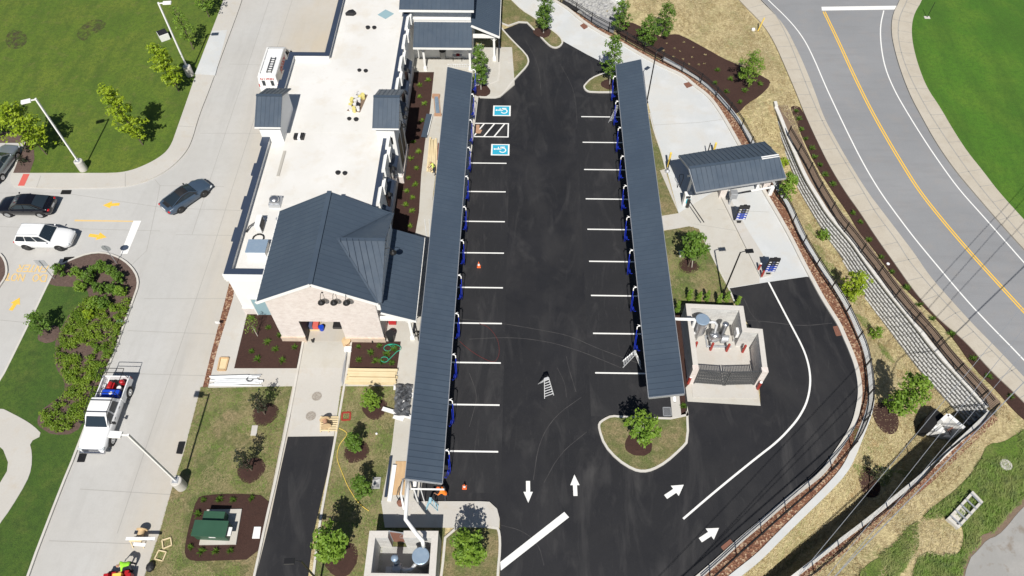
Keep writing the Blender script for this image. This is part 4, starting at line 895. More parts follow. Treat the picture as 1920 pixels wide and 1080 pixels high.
for t_ in (.02, .18):
    pa = C0.lerp(C1, .80)-n_*(.0+t_)+Vector((0,0,.09-t_*.3)); build('loose_flashing', MB().beam(pa, pa+ax*1.55, .11, .03), 'white_metal', parent=r_)
for fx, fy in ((.06,.47),(.48,.47),(.90,.47)):
    q0 = A.lerp(Bq, fx); q1 = D0.lerp(D1, fx); q = q0.lerp(q1, fy)
    build('column', MB().box(q.x-.09,q.x+.09,q.y-.09,q.y+.09,.02,3.6), 'white_metal', parent=PC)
mb = MB()
for fy in (.47,):
    a_ = A.lerp(D0, fy); b_ = Bq.lerp(D1, fy); mb.beam((a_.x,a_.y,3.45),(b_.x,b_.y,3.45), .14, .2)
build('beam', mb, 'white_metal', parent=PC)
# ================================================================ WALL ENCLOSURES
def ring_wall(mb, out, inn, z0, z1, cap, capmi=1, ov=.03):
    n = len(out)
    for i in range(n):
        if inn[i] is None: continue
    return mb
def seg_wall(mb, a, b, t, z0, z1, side):
    """wall between a and b, thickness t to the given side"""
    a = Vector(a).to_2d(); b = Vector(b).to_2d(); d = (b-a).normalized(); n = Vector((-d.y, d.x))*side*t
    mb.prism([a, b, b+n, a+n], z0, z1)
E1 = thing('vacuum_enclosure', 'stepped block wall enclosure with pale caps and dark slatted gates at the right canopy', 'enclosure', (15, 28, 0))
# outline (outer), clockwise from gate left
h = 2.15
O = [(12.60,26.1),(12.70,31.45),(17.08,31.30),(17.02,29.35),(18.18,29.25),(17.95,26.0)]
def walls(parent, O, t, h, capo=.03, mat_='block_pale', skip=()):
    w_ = MB(); c_ = MB()
    inn = inset([Vector((x,y,0)) for x,y in O], t)
    n = len(O)
    for i in range(n-1):
        if i in skip: continue
        a, b = Vector(O[i]), Vector(O[i+1]); ia, ib = inn[i].to_2d(), inn[i+1].to_2d()
        if i == 0: ia = a+(inn[1].to_2d()-Vector(O[1]))-((inn[1].to_2d()-Vector(O[1])).dot((b-a).normalized()))*(b-a).normalized()
        if i == n-2: ib = b+(inn[n-2].to_2d()-Vector(O[n-2]))-((inn[n-2].to_2d()-Vector(O[n-2])).dot((b-a).normalized()))*(b-a).normalized()
        w_.prism([a,b,ib,ia], 0, h)
        c_.prism([a,b,ib,ia], h, h+.09)
    build('wall', w_, mat_, parent=parent); build('wall_cap', c_, 'stone_cap', parent=parent, bevel=.012)
    return inn
walls(E1, O, .38, h)
build('slab', MB().prism([(12.85,24.6),(13.05,31.1),(16.75,31.0),(16.7,29.0),(17.85,28.95),(17.6,24.6)], .02, .06), 'sidewalk', parent=E1)
build('gate_pier', MB().box(12.55,12.99,25.72,26.1,0,h+.09), 'brick_pale', parent=E1); build('gate_pier', MB().box(17.50,17.97,25.62,26.0,0,h+.09), 'brick_pale', parent=E1)
for (gx0, gy0, gx1, gy1) in ((13.03,25.75,15.22,25.60),(15.30,25.60,17.46,25.70)):
    g_ = MB(); a = Vector((gx0,gy0,0)); b = Vector((gx1,gy1,0)); d = (b-a).normalized(); L_ = (b-a).length
    k = 0
    while k*.12 < L_-.1:
        p0 = a+d*(.06+k*.12); g_.beam(p0+Vector((0,0,.18)), p0+Vector((0,0,2.12)), .085, .03, up=d.cross(Vector((0,0,1)))); k += 1
    for z in (.25,1.15,2.08): g_.beam(a+d*.02+Vector((0,.05,z)), b-d*.02+Vector((0,.05,z)), .05, .06)
    g_.beam(a+d*.03+Vector((0,0,.12)), a+d*.03+Vector((0,0,2.2)), .08, .08); g_.beam(b-d*.03+Vector((0,0,.12)), b-d*.03+Vector((0,0,2.2)), .08, .08)
    build('slatted_gate', g_, 'gate_grey', parent=E1)
def bollard(p, m_='bollard_red', label='', h_=1.0, r=.09, cap=False, name='bollard', group=None):
    t = thing(name, label, 'bollard', p, group=group)
    build('post', MB().lathe((p[0],p[1],p[2]), [(r,0),(r,h_-.05),(r*.8,h_),(r*.3,h_+.02)], 12), m_, parent=t, smooth=False)
    if cap: build('cap', MB().lathe((p[0],p[1],p[2]+h_+.02), [(r*.95,0),(r*.9,.04),(r*.3,.06)], 12), 'white_metal', parent=t)
    return t
G_ = 'red bollards in front of the vacuum machines'
for (u, v), lb in zip(((1302,654),(1332,656),(1362,658),(1392,660)), ('red steel bollard in front of the vacuum tank','red steel bollard in front of the silver blower','red steel bollard at the right foot of the blower motor','red steel bollard alone in the right bay of the enclosure')):
    bollard(P(u, v, .06), 'bollard_red', lb, 1.0, .10, group=G_)
for (u, v), lb in (((1290,719),'red bollard with white cap at the left gate pier'),((1420,729),'red bollard with white cap at the right gate pier')): bollard(P(u, v, .02), 'bollard_red', lb, 1.0, .11, True, group='red bollards by the gate')
def vac_tank(loc, label, hh, r, name='vacuum_tank'):
    x, y = loc; t = thing(name, label, 'tank', (x, y, .05))
    build('body', MB().lathe((x,y,.05), [(.18,.0),(.2,.2),(r*.95,.7),(r,.8),(r,hh-.1),(r*.98,hh)], 24), 'steel', parent=t, smooth=True)
    l = build('lid', MB().lathe((x,y,.05+hh), [(r+.02,0),(r+.02,.05),(r-.03,.07)], 24), 'tank_lid', parent=t)
    for k in range(3):
        a = 2*pi*k/3+.4; build('leg', MB().beam((x+r*.8*cos(a),y+r*.8*sin(a),.05),(x+r*.9*cos(a),y+r*.9*sin(a),.95), .06, .06), 'steel', parent=t)
    return t
vac_tank((13.76,29.9), 'tall steel dust tank with blue-grey lid fed by the white pipe in the stepped enclosure', 2.35, .50)
bl = thing('vacuum_blower', 'silver turbine blower with upright silencer beside the tank in the stepped enclosure', 'machine', (14.95,29.4,.05))
build('housing', MB().lathe((14.95,29.45,.75), [(.30,-.32),(.42,-.28),(.45,0),(.42,.28),(.30,.32)], 24, ax=(0,1,0)).lathe((15.0,29.4,.75), [(.2,-.1),(.2,.5)],12,ax=(1,0,0)), 'steel', parent=bl, smooth=True)
build('skid', MB().box(14.4,16.3,28.85,29.0,.05,.18).box(14.4,16.3,29.75,29.9,.05,.18).box(14.4,14.5,29.0,29.75,.05,.18), 'galv', parent=bl)
build('motor', MB().lathe((15.75,29.4,.5), [(.24,-.3),(.28,-.25),(.28,.25),(.24,.3)], 14, ax=(1,0,0)).box(15.5,15.9,29.2,29.6,.15,.35), 'galv', parent=bl)
build('silencer', MB().lathe((15.55,29.75,.6), [(.12,0),(.21,.1),(.21,1.35),(.24,1.36),(.24,1.5),(.05,1.56)], 16), 'steel', parent=bl, smooth=True)
build('inlet_pipe', MB().tube([(14.2,29.95,1.95),(14.75,29.95,2.0),(14.95,29.85,1.8),(14.9,29.55,1.1)], .11, 10), 'alu', parent=bl, smooth=True)
cb = thing('control_box', 'small white control box on a post behind the blower in the stepped enclosure', 'box', (16.55,29.4,.05))
build('cabinet', MB().box(16.42,16.62,29.2,29.75,1.0,1.6), 'white_metal', parent=cb, bevel=.01); build('post', MB().box(16.5,16.56,29.4,29.46,.05,1.0), 'galv', parent=cb)
# lower enclosure
E2 = thing('pump_enclosure', 'square block wall enclosure with pale stone caps at the foot of the left canopy', 'enclosure', (-7, 12.5, 0))
O2 = [(-8.05,13.88),(-9.25,13.86),(-9.25,10.9),(-4.88,10.9),(-4.9,13.92),(-7.1,13.9)]
walls(E2, O2, .42, 2.2)
build('slab', MB().box(-8.83,-5.3,11.3,13.5,.0,.10), 'cmu_grey', parent=E2)
g_ = MB(); c0 = Vector((-8.02,13.7,0)); c1 = Vector((-7.75,12.85,0)); 
gt = thing('open_gate', 'rusty brown mesh gate swung open at the top edge of the lower enclosure', 'gate', (-7.9,13.8,0))
gp = [(-8.0,13.75),(-7.1,13.35)]
A_ = Vector((-8.0,13.85,0)); B_ = Vector((-7.12,13.75,0))
g_.beam(A_+Vector((0,0,.2)),A_+Vector((0,0,2.3)),.08,.08); g_.beam(B_+Vector((0,0,.2)),B_+Vector((0,0,2.3)),.08,.08)
for z in (.25,1.2,2.25): g_.beam(A_+Vector((0,0,z)),B_+Vector((0,0,z)),.06,.06)
g_.beam(A_+Vector((0,0,.3)),B_+Vector((0,0,2.2)),.05,.04); build('gate_frame', g_, 'galv', parent=gt)
build('mesh_panel', MB().box(-7.96,-7.16,13.76,13.80,.28,2.22), 'rust_grate', parent=gt)
vac_tank((-5.93,12.45), 'round steel dust tank with pale blue lid in the lower enclosure', 1.9, .52)
bl = thing('vacuum_blower', 'turbine blower with round silencer cap in the shaded lower enclosure', 'machine', (-7.3,12.0,.05))
build('silencer', MB().lathe((-7.55,12.3,.6), [(.12,0),(.2,.1),(.2,1.25),(.23,1.27),(.23,1.36),(.05,1.4)], 16), 'tank_lid', parent=bl, smooth=True)
build('housing', MB().lathe((-7.5,11.9,.7), [(.3,-.3),(.42,-.25),(.42,.25),(.3,.3)], 20, ax=(1,0,0)).box(-8.3,-6.9,11.6,12.2,.06,.3), 'galv', parent=bl, smooth=False)
build('inlet_pipe', MB().tube([(-7.2,11.9,1.0),(-6.9,11.75,1.3),(-6.5,11.75,1.5),(-6.25,12.05,1.6)], .12, 10), 'alu', parent=bl, smooth=True)
# ================================================================ TRANSFORMER
tf = thing('electrical_transformer', 'green metal transformer cabinet on a pad in the mulch bed', 'transformer', (-19.8,14.4,.2))
build('cabinet', MB().prism([(-20.85,13.72),(-18.72,13.66),(-18.72,14.62),(-20.85,14.66)], .2, 1.15), 'green_box', parent=tf, bevel=.02)
build('lid', MB().prism([(-20.90,13.66),(-18.67,13.60),(-18.67,14.66),(-20.90,14.70)], 1.15, 1.22), 'green_box', parent=tf, bevel=.01)
build('cooling_box', MB().prism([(-20.55,14.70),(-19.15,14.66),(-19.15,15.35),(-20.55,15.38)], .2, .95), 'green_box', parent=tf, bevel=.02)
build('warning_plate', MB().box(-19.85,-19.4,13.68,13.705,.75,.92), 'white_sheet', parent=tf)
tag(build('document_bag', MB().box(-18.72,-18.45,13.8,14.35,.80,.95,M=None), 'white_sheet', bevel=.02), 'white bag hung on the right side of the green transformer', 'bag')
# ================================================================ RETAINING WALLS
def block_wall(name, label, L, side, depth_at, mat_block, cap='stone_cap', bh=.27, bl=.50, set_=.07, cap_w=.34, top_mat='block_top_lit'):
    """courses of single rock-faced blocks stepping back as they rise; side=+1 face on the right of travel"""
    t = thing(name, label, 'retaining wall', L[0]); Ls = resample(smooth_poly(L, 1, False), bl); rnd = random.Random(5)
    m = MB(); capm = MB(); s = 0
    for i in range(len(Ls)-1):
        a, b = Ls[i], Ls[i+1]; d = (b-a).normalized(); r = Vector((d.y, -d.x, 0))*side; dep = depth_at(i*bl)
        nrow = max(1, int(dep/bh+.6))
        for k in range(nrow):
            z1 = -k*bh-.10; z0 = z1-bh; f = k*set_; o = (bl/2 if k % 2 else 0); j = rnd.uniform(-.012, .012)
            p0 = a+d*(o+.025); p1 = b+d*(o-.025)
            ch = .07
            q = [p0-r*.3, p1-r*.3, p1+r*(f+j), p0+r*(f+j)]
            vs = [(q[0].x,q[0].y,z0),(q[1].x,q[1].y,z0),(q[2].x,q[2].y,z0),(q[3].x,q[3].y,z0)]
            in_ = [p1+r*(f+j-ch), p0+r*(f+j-ch)]
            vs += [(q[0].x,q[0].y,z1-.006),(q[1].x,q[1].y,z1-.006),(in_[0].x,in_[0].y,z1-.006),(in_[1].x,in_[1].y,z1-.006),(q[2].x,q[2].y,z1-ch),(q[3].x,q[3].y,z1-ch)]
            m.add(vs, [(0,1,2,3),(3,2,8,9),(0,3,9,7,4),(1,5,6,8,2),(0,4,5,1)], rnd.choice((0,0,2))); m.add(vs, [(4,7,6,5),(9,8,6,7)], 1)
        e0, e1 = a+d*.008, b-d*.008; c0, c1 = e0+r*.07, e1+r*.07; b0, b1 = e0-r*(cap_w-.07), e1-r*(cap_w-.07)
        capm.prism([c0.to_2d(), c1.to_2d(), b1.to_2d(), b0.to_2d()], -.10, .035+rnd.uniform(-.006, .006))
    build('block_course', m, [mat_block, top_mat, 'rock_mid' if top_mat == 'block_top_lit' else mat_block], parent=t); build('cap_block', capm, cap, parent=t)
    # soil ledge behind the cap
    return t
addm('rock_mid', (.36,.36,.36), [(5,.4,.65,(.25,.25,.25),.7)], rough=.95, bump=(14,.04))
addm('block_top_lit', (.60,.60,.59), [(3,.4,.7,(.48,.48,.47),.6),(15,.45,.7,(.38,.38,.37),.4)], rough=.95)  # block tops painted paler than the faces, sunlit ledges put into the colour
addm('rock_shaded', (.10,.10,.10), [(5,.4,.65,(.06,.06,.06),.8)], rough=.95)  # darker copy of the rock, shade of the ditch wall put into the colour
addm('rock_face', (.27,.275,.28), [(2.3,.3,.7,(.17,.175,.18),.8,None,'cell'),(7,.4,.7,(.42,.42,.41),.6),(25,.45,.7,(.16,.16,.16),.5)], rough=.95, bump=(14,.04))
addm('cap_pale', (.66,.65,.62), [(1.5,.4,.7,(.55,.53,.49),.6),(12,.45,.75,(.42,.41,.38),.4)], rough=.9)
block_wall('block_retaining_wall', 'grey rock-faced block wall stepping down below the road-side fence', WALLTOP, +1, swale_depth, 'rock_face', 'cap_pale')
LW = sum((WALLTOP[i+1]-WALLTOP[i]).length for i in range(len(WALLTOP)-1))
block_wall('block_retaining_wall', 'pale capped block wall along the dark ditch at the lower right', SEWALL, +1, lambda s: swale_depth(LW+s)+.1, 'rock_shaded', 'cap_pale', set_=.01, cap_w=.26, top_mat='rock_shaded')
mb = MB()
for L in (WALLTOP,): strip(mb, smooth_poly(L, 1, False), -1.3, -.20, -.004)
struct('soil_ledge', mb, 'bare_soil')
mb = MB(); strip(mb, smooth_poly(SEWALL, 1, False), -.75, -.15, .004); struct('rock_strip', mb, 'red_rock')
mb = MB(); strip(mb, smooth_poly(SEWALL, 1, False), -1.5, -.55, -.002); struct('soil_ledge', mb, 'straw')
# poured wall round the car park
t = thing('concrete_retaining_wall', 'smooth pale concrete wall curving round the outside of the car park fence', 'retaining wall', LOTWALL[0])
mb = MB(); strip(mb, smooth_poly(LOTWALL, 2, False), 0, .46, .10, z0=-1.6); build('wall', mb, 'concrete_new', parent=t)
# low end pier of the upper wall
tag(build('wall_end_block', MB().box(24.75,25.05,56.2,56.9,-.3,.25), 'cap_pale', bevel=.02), 'small pale block at the top end of the stepped block wall', 'block')
# ================================================================ FENCES
def fence(name, label, L, z=0.0, h=1.15, post_step=2.4, pick=.115, group=None):
    t = thing(name, label, 'fence', L[0], group=group)
    Ls = resample(L, post_step)
    for i, p in enumerate(Ls):
        build('post', MB().box(p.x-.04,p.x+.04,p.y-.04,p.y+.04,z,z+h+.1), 'black_metal', parent=t)
    m = MB(); R_ = resample(L, .8)
    for i in range(len(R_)-1):
        for zz in (.12, h-.18, h): m.beam(R_[i]+Vector((0,0,z+zz)), R_[i+1]+Vector((0,0,z+zz)), .045, .045)
    K = resample(L, pick)
    for p in K:
        x, y = p.x, p.y; w_ = .009
        m.add([(x-w_,y-w_,z+.06),(x+w_,y-w_,z+.06),(x,y+w_,z+.06),(x-w_,y-w_,z+h),(x+w_,y-w_,z+h),(x,y+w_,z+h)], [(0,1,4,3),(1,2,5,4),(2,0,3,5)])
    build('picket_panel', m, 'black_metal', parent=t)
    return t
fence('metal_fence', 'black picket fence curving round the car park behind the red rock strip', FENs, .05)
F2 = smooth_poly(px([(1476,255),(1492,283),(1512,315),(1533,358),(1559,400),(1573,425),(1596,450),(1617,480),(1640,508),(1662,539),(1686,571),(1713,603),(1742,632),(1767,667),(1796,702),(1830,738),(1857,771)]), 1, False)
fence('metal_fence', 'black picket fence above the grey block wall beside the road planting', F2, .0)
F3 = smooth_poly([P(1857,771)]+px([(1838,799),(1810,820),(1781,843),(1753,868),(1725,901),(1694,930),(1664,956),(1632,981),(1600,1009),(1567,1042),(1535,1068),(1500,1096)]), 1, False)
F3[0] = F2[-1].copy()
fence('metal_fence', 'black picket fence on top of the lower right ditch wall', F3, .0)
# ================================================================ VEHICLES (local +X is forward)
def interp(k, x):
    if x <= k[0][0]: return k[0][1:]
    for a, b in zip(k, k[1:]):
        if x <= b[0]:
            t = (x-a[0])/(b[0]-a[0]); t = t*t*(3-2*t)*.5+t*.5; return tuple(p+(q-p)*t for p, q in zip(a[1:], b[1:]))
    return k[-1][1:]
def loft_body(st, n=34):
    """st: (x, half width, bottom z, shoulder z, centre z)"""
    m = MB(); x0, x1 = st[0][0], st[-1][0]; rings = []
    for i in range(n+1):
        x = x0+(x1-x0)*i/n; hw, zb, zs, zc = interp(st, x); zm = zb+(zs-zb)*.55
        half = [(0,zb),(hw*.86,zb),(hw*.97,zb+.10),(hw,zm),(hw*.985,zs-.10),(hw*.93,zs-.01),(hw*.82,zs+(zc-zs)*.45),(hw*.5,zs+(zc-zs)*.85),(0,zc)]
        rings.append([(x,y,z) for y,z in half]+[(x,-y,z) for y,z in half[-2:0:-1]])
    k = len(rings[0]); vs = [v for r in rings for v in r]; fs = []
    for i in range(n):
        for j in range(k): a = i*k+j; b = i*k+(j+1) % k; fs.append((a,b,b+k,a+k))
    fs += [tuple(range(k))[::-1], tuple(range(n*k,(n+1)*k))]
    return m.add(vs, fs)
def quad_in(m, q, f=.06, off=.012):
    """pane inset from a quad's edges, a little proud of it"""
    q = [Vector(p) for p in q]; c = sum(q, Vector())/4; nrm = (q[1]-q[0]).cross(q[3]-q[0]).normalized()
    if nrm.dot(c-Vector((c.x*.8,0,.6))) < 0: nrm = -nrm
    m.poly([p+(c-p)*f/max(.2,(c-p).length)*2+nrm*off for p in q])
def wheel(parent, x, y, r, wd, rim='rim_silver', name='wheel'):
    s = 1 if y > 0 else -1
    w_ = build(name, MB().lathe((x,y,r), [(r*.6,-wd/2),(r*.94,-wd/2),(r,-wd/2+.03),(r,wd/2-.03),(r*.94,wd/2),(r*.6,wd/2)], 22, ax=(0,1,0)), 'tyre', parent=parent, world=False, smooth=False)
    m = MB()
    yo = y+s*(wd/2+.004)
    m.lathe((x,yo,r), [(r*.62,-.02),(r*.66,.0),(r*.60,.012)], 20, ax=(0,1,0))
    for k in range(5):
        a = 2*pi*k/5; m.beam((x+.03*cos(a),yo+s*.014,r+.03*sin(a)),(x+r*.60*cos(a),yo+s*.014,r+r*.60*sin(a)), .035, .02, up=(0,1,0))
    m.lathe((x,yo+s*.012,r), [(r*.16,-.01),(r*.14,.015)], 10, ax=(0,1,0))
    build('rim', m, rim, parent=w_, world=False)
def arch(parent, x, y, r):
    s = 1 if y > 0 else -1
    n = 14; ri = r*1.16; m = MB(); pts = [(x+ri*cos(pi*k/n-.0), r+ri*sin(pi*k/n)) for k in range(n+1)]+[(x-ri,.22),(x+ri,.22)]
    m.add([(a,y,b) for a,b in pts]+[(a,y-s*.1,b) for a,b in pts], [tuple(range(n+3)), tuple(range(n+3,2*n+6))[::-1]]+[(i,(i+1)%(n+3),(i+1)%(n+3)+n+3,i+n+3) for i in range(n+3)])
    build('wheel_arch', m, 'plastic_black', parent=parent, world=False)
def car(name, label, cat, loc, rz, st, cab, paint, wb, r=.33, hw=.9, rim='rim_silver', roofmat=None, rails=False, taillight=True, group=None, spare=None, cabz=None):
    """cab: list of (x_base, x_roof) for windscreen and rear plus heights: dict(wx0,wx1,rx1,rx0,zb,zt,hwb,hwt,pillars)"""
    t = thing(name, label, cat, (loc[0], loc[1], loc[2] if len(loc) > 2 else .0), rz, group)
    build('body', loft_body(st), paint, parent=t, world=False, smooth=True)
    c = cab; zf, zr2, zt = c['zf'], c['zr'], c['zt']
    hb, ht_ = c['hwb'], c['hwt']
    # cabin shell with crowned roof
    m = MB(); N = 8; rows = []
    prof = [(c['wx0'], zf, hb), (c['wx1'], zt-.03, ht_), ((c['wx1']*.5+c['rx1']*.5), zt+.02, ht_), (c['rx1'], zt-.04, ht_*.97), (c['rx0'], zr2, hb*.95)]
    for x, z, h_ in prof:
        rows.append([(x, h_*s_, z+.035*(1-s_*s_)) for s_ in [-1,-.9,-.6,-.2,.2,.6,.9,1]])
    low = [(c['wx0'], -hb, zf-.15), (c['rx0'], -hb*.95, zr2-.15)]
    k = 8; vs = [v for rr in rows for v in rr]
    fs = [(i*k+j, i*k+j+1, (i+1)*k+j+1, (i+1)*k+j) for i in range(4) for j in range(k-1)]
    for s_ in (0, k-1):
        bl_ = [vs[0*k+s_], vs[1*k+s_], vs[2*k+s_], vs[3*k+s_], vs[4*k+s_]]
        o = len(vs); vs += [(p[0], p[1]*(1.02), min(zf,zr2)-.12) for p in bl_[:1]]+[(bl_[4][0], bl_[4][1]*1.02, min(zf,zr2)-.12)]
        fs.append((s_, k+s_, 2*k+s_, 3*k+s_, 4*k+s_, o+1, o))
    m.add(vs, fs); build('roof', m, roofmat or paint, parent=t, world=False, smooth=False)
    def pt(x, z): # point on the cabin side for given x at height fraction z (0 base,1 top)
        return None
    g = MB()
    def lerp3(a, b, f): return tuple(a[i]+(b[i]-a[i])*f for i in range(3))
    F0, F1 = rows[0], rows[1]; Rr1, Rr0 = rows[3], rows[4]
    up_ = Vector((.012,0,.015))
    for (ra, rb, sg, nm) in ((F0, F1, 1, 'windscreen'), (Rr0, Rr1, -1, 'rear_window')):
        if nm == 'rear_window' and c.get('norear'): continue
        gg = MB()
        for j in range(k-1):
            a0 = Vector(ra[j]); a1 = Vector(ra[j+1]); b0 = Vector(rb[j]); b1 = Vector(rb[j+1])
            if j == 0: a0 = a0.lerp(a1, .55); b0 = b0.lerp(b1, .55)
            if j == k-2: a1 = a1.lerp(a0, .55); b1 = b1.lerp(b0, .55)
            q = [a0.lerp(b0,.06), a1.lerp(b1,.06), a1.lerp(b1,.93), a0.lerp(b0,.93)]
            nrm = (q[1]-q[0]).cross(q[3]-q[0]).normalized(); nrm = nrm if nrm.z > 0 else -nrm
            gg.poly([p+nrm*.012 for p in q])
        build(nm, gg, 'dark_glass', parent=t, world=False, smooth=True)
    for s_ in (-1, 1):
        gg = MB(); zb = max(zf, zr2*.98)+.03; zb = c.get('zside', zb)
        def side(x, z):
            # half width at height z
            f = max(0, min(1, (z-zb+.03)/(zt-zb))); return Vector((x, s_*(hb+(ht_-hb)*f+.016), z))
        def xf(z): f = (z-zf)/(zt-.03-zf); return c['wx0']+(c['wx1']-c['wx0'])*f
        def xr_(z): f = (z-zr2)/(zt-.04-zr2); return c['rx0']+(c['rx1']-c['rx0'])*f
        z0_, z1_ = zb+.02, zt-.10
        xa0, xa1, xb0, xb1 = xf(z0_)-.16, xf(z1_)-.10, xr_(z0_)+c.get('cp', .2), xr_(z1_)+c.get('cp', .2)*.8
        div = c.get('div', [.5]); fr = [0]+div+[1]
        for q0, q1 in zip(fr, fr[1:]):
            g0, g1 = q0+(.02 if q0 > 0 else 0), q1-(.02 if q1 < 1 else 0)
            gg.poly([side(xa0+(xb0-xa0)*g0, z0_), side(xa0+(xb0-xa0)*g1, z0_), side(xa1+(xb1-xa1)*g1, z1_), side(xa1+(xb1-xa1)*g0, z1_)])
        build('side_window', gg, 'dark_glass', parent=t, world=False)
        xm = c['wx0']-.28
        mr = build('wing_mirror', MB().sphere((xm, s_*(hb+.17), zf+.10), (.07,.10,.07), 10, 6), c.get('mirror', paint), parent=t, world=False, smooth=True)
        build('headlight', MB().sphere((st[-1][0]-.20, s_*st[-3][1]*.76, st[-2][3]-.09), (.20,.15,.08), 10, 6), 'lens_clear', parent=t, world=False, smooth=True)
        if taillight: build('tail_light', MB().sphere((st[0][0]+.10, s_*st[1][1]*.84, st[1][3]-.10), (.12,.15,.09), 10, 6), 'lens_red', parent=t, world=False, smooth=True)
        for xx in (wb/2+c.get('wo', 0), -wb/2+c.get('wo', 0)):
            arch(t, xx, s_*(hw+.006), r); wheel(t, xx, s_*(hw-.10), r, .23, rim)
        build('door_handle', MB().box(-.25,-.07,min(s_*(hw+.0),s_*(hw+.02)),max(s_*(hw+.0),s_*(hw+.02)),zf-.22,zf-.19).box(-1.0,-.82,min(s_*hw,s_*(hw+.02)),max(s_*hw,s_*(hw+.02)),zf-.22,zf-.19), paint if paint != 'car_white' else 'chrome', parent=t, world=False)
        if rails: build('roof_rail', MB().tube([(c['wx1']-.1,s_*ht_*.88,zt+.04),(c['wx1']-.3,s_*ht_*.88,zt+.07),(c['rx1']+.2,s_*ht_*.88,zt+.07),(c['rx1'],s_*ht_*.88,zt+.03)], .018, 6), 'rim_silver', parent=t, world=False)
    x1 = st[-1][0]; build('grille', MB().box(x1-.09,x1-.0+.012,-.48,.48,st[-2][2]+.22,st[-2][3]-.16), 'plastic_black', parent=t, world=False)
    build('number_plate', MB().box(st[0][0]-.012,st[0][0]+.04,-.26,.26,.62,.76), 'white_sheet', parent=t, world=False)
    return t
# white SUV
suv = [(-2.30,.70,.45,.72,.80),(-2.24,.84,.36,1.0,1.06),(-1.9,.92,.28,1.04,1.12),(-.6,.93,.24,1.04,1.14),(.75,.93,.24,1.02,1.12),(1.25,.92,.26,.98,1.06),(1.9,.88,.30,.90,.98),(2.2,.76,.36,.78,.86),(2.34,.60,.44,.62,.68)]
car('parked_suv', 'white SUV with roof rails heading right towards the white stop bar', 'car', (-40.0,38.35,0), R(-1), suv,
    dict(wx0=.95,wx1=.12,rx1=-1.75,rx0=-2.15,zf=1.06,zr=1.10,zt=1.68,hwb=.84,hwt=.66,div=[.33,.68],cp=.12,zside=1.10), 'car_white', 2.79, .36, .93, 'rim_dark', rails=True)
# black saloon
sed = [(-2.40,.70,.42,.74,.82),(-2.33,.84,.34,.92,.99),(-1.9,.90,.26,.97,1.06),(-.6,.92,.22,.94,1.04),(.8,.92,.22,.92,1.02),(1.3,.91,.24,.89,.98),(1.95,.87,.28,.80,.89),(2.25,.76,.34,.70,.77),(2.42,.58,.42,.58,.62)]
car('parked_saloon', 'black saloon with silver wheels heading left out of the drive', 'car', (-43.1,41.95,0), R(180), sed,
    dict(wx0=1.02,wx1=.22,rx1=-1.0,rx0=-2.0,zf=.99,zr=1.03,zt=1.44,hwb=.82,hwt=.60,div=[.45,.85],cp=.35,zside=1.0), 'car_black', 2.84, .345, .92)
# slate sports coupe
spt = [(-2.24,.66,.42,.66,.74),(-2.15,.84,.34,.82,.88),(-1.6,.925,.24,.92,.98),(-1.0,.925,.20,.88,.97),(-.2,.88,.18,.80,.92),(.6,.87,.18,.80,.90),(1.2,.89,.20,.80,.84),(1.75,.86,.24,.68,.74),(2.1,.74,.28,.56,.62),(2.26,.52,.34,.46,.50)]
sc_ = car('sports_coupe', 'slate grey sports coupe with black roof turning on the concrete drive', 'car', (-29.5,43.35,0), R(50), spt,
    dict(wx0=.80,wx1=.12,rx1=-.55,rx0=-1.75,zf=.88,zr=.95,zt=1.27,hwb=.74,hwt=.52,div=[.72],cp=.35,zside=.92,mirror='plastic_black'), 'car_slate', 2.46, .34, .925, 'rim_dark', roofmat='plastic_black')
build('engine_grille', MB().box(-2.0,-1.72,-.42,.42,.955,.975), 'plastic_black', parent=sc_, world=False)
build('roof_edge', MB().tube([(.78,.75,.93),(.14,.53,1.27),(-.5,.52,1.28),(-1.7,.70,.99)], .028, 6).tube([(.78,-.75,.93),(.14,-.53,1.27),(-.5,-.52,1.28),(-1.7,-.70,.99)], .028, 6), 'car_slate', parent=sc_, world=False)
# silver car at the left edge
car('parked_saloon', 'silver saloon cut off by the left edge, parked beside the old mulch bed', 'car', (-47.55,46.9,0), R(84), sed,
    dict(wx0=1.02,wx1=.22,rx1=-1.0,rx0=-2.0,zf=.99,zr=1.03,zt=1.44,hwb=.82,hwt=.60,div=[.45,.85],cp=.35,zside=1.0), 'car_silver', 2.75, .335, .92)
# white pickup
PK = thing('pickup_truck', 'white crew-cab pickup with a loaded bed and black rack facing down the drive', 'pickup', (-29.5,22.3,0), R(-90.5))
pk = [(-2.88,.92,.62,.98,.98),(-2.8,.96,.52,1.10,1.10),(-1.0,.98,.45,1.12,1.12),(.55,.98,.42,1.14,1.16),(1.4,.97,.42,1.12,1.18),(2.2,.96,.45,1.08,1.14),(2.65,.92,.50,1.0,1.06),(2.85,.80,.55,.85,.9)]
def Bp(name, m, mt, par=None, **k): return build(name, m, mt, parent=par or PK, world=False, **k)
body = MB(); fr_ = loft_body([s_ for s_ in pk if s_[0] >= -1.0], 26); Bp('body', fr_, 'car_white', smooth=True)
m = MB().box(-2.85,-.98,-.99,-.90,.48,1.14).box(-2.85,-.98,.90,.99,.48,1.14).box(-2.86,-2.78,-.90,.90,.48,1.13).box(-1.02,-.95,-.90,.90,.48,1.13).box(-2.78,-1.02,-.90,.90,.50,.62)
m.box(-2.3,-1.5,-.90,-.72,.62,.82).box(-2.3,-1.5,.72,.90,.62,.82)
Bp('cargo_bed', m, 'car_white', bevel=.02); Bp('bed_liner', MB().box(-2.76,-1.04,-.71,.71,.621,.64), 'plastic_black')
m = MB(); rows = [(1.30,1.14,.88),(.62,1.80,.73),(-.1,1.86,.74),(-.72,1.82,.74),(-.97,1.14,.88)]
vs = []; fs = []
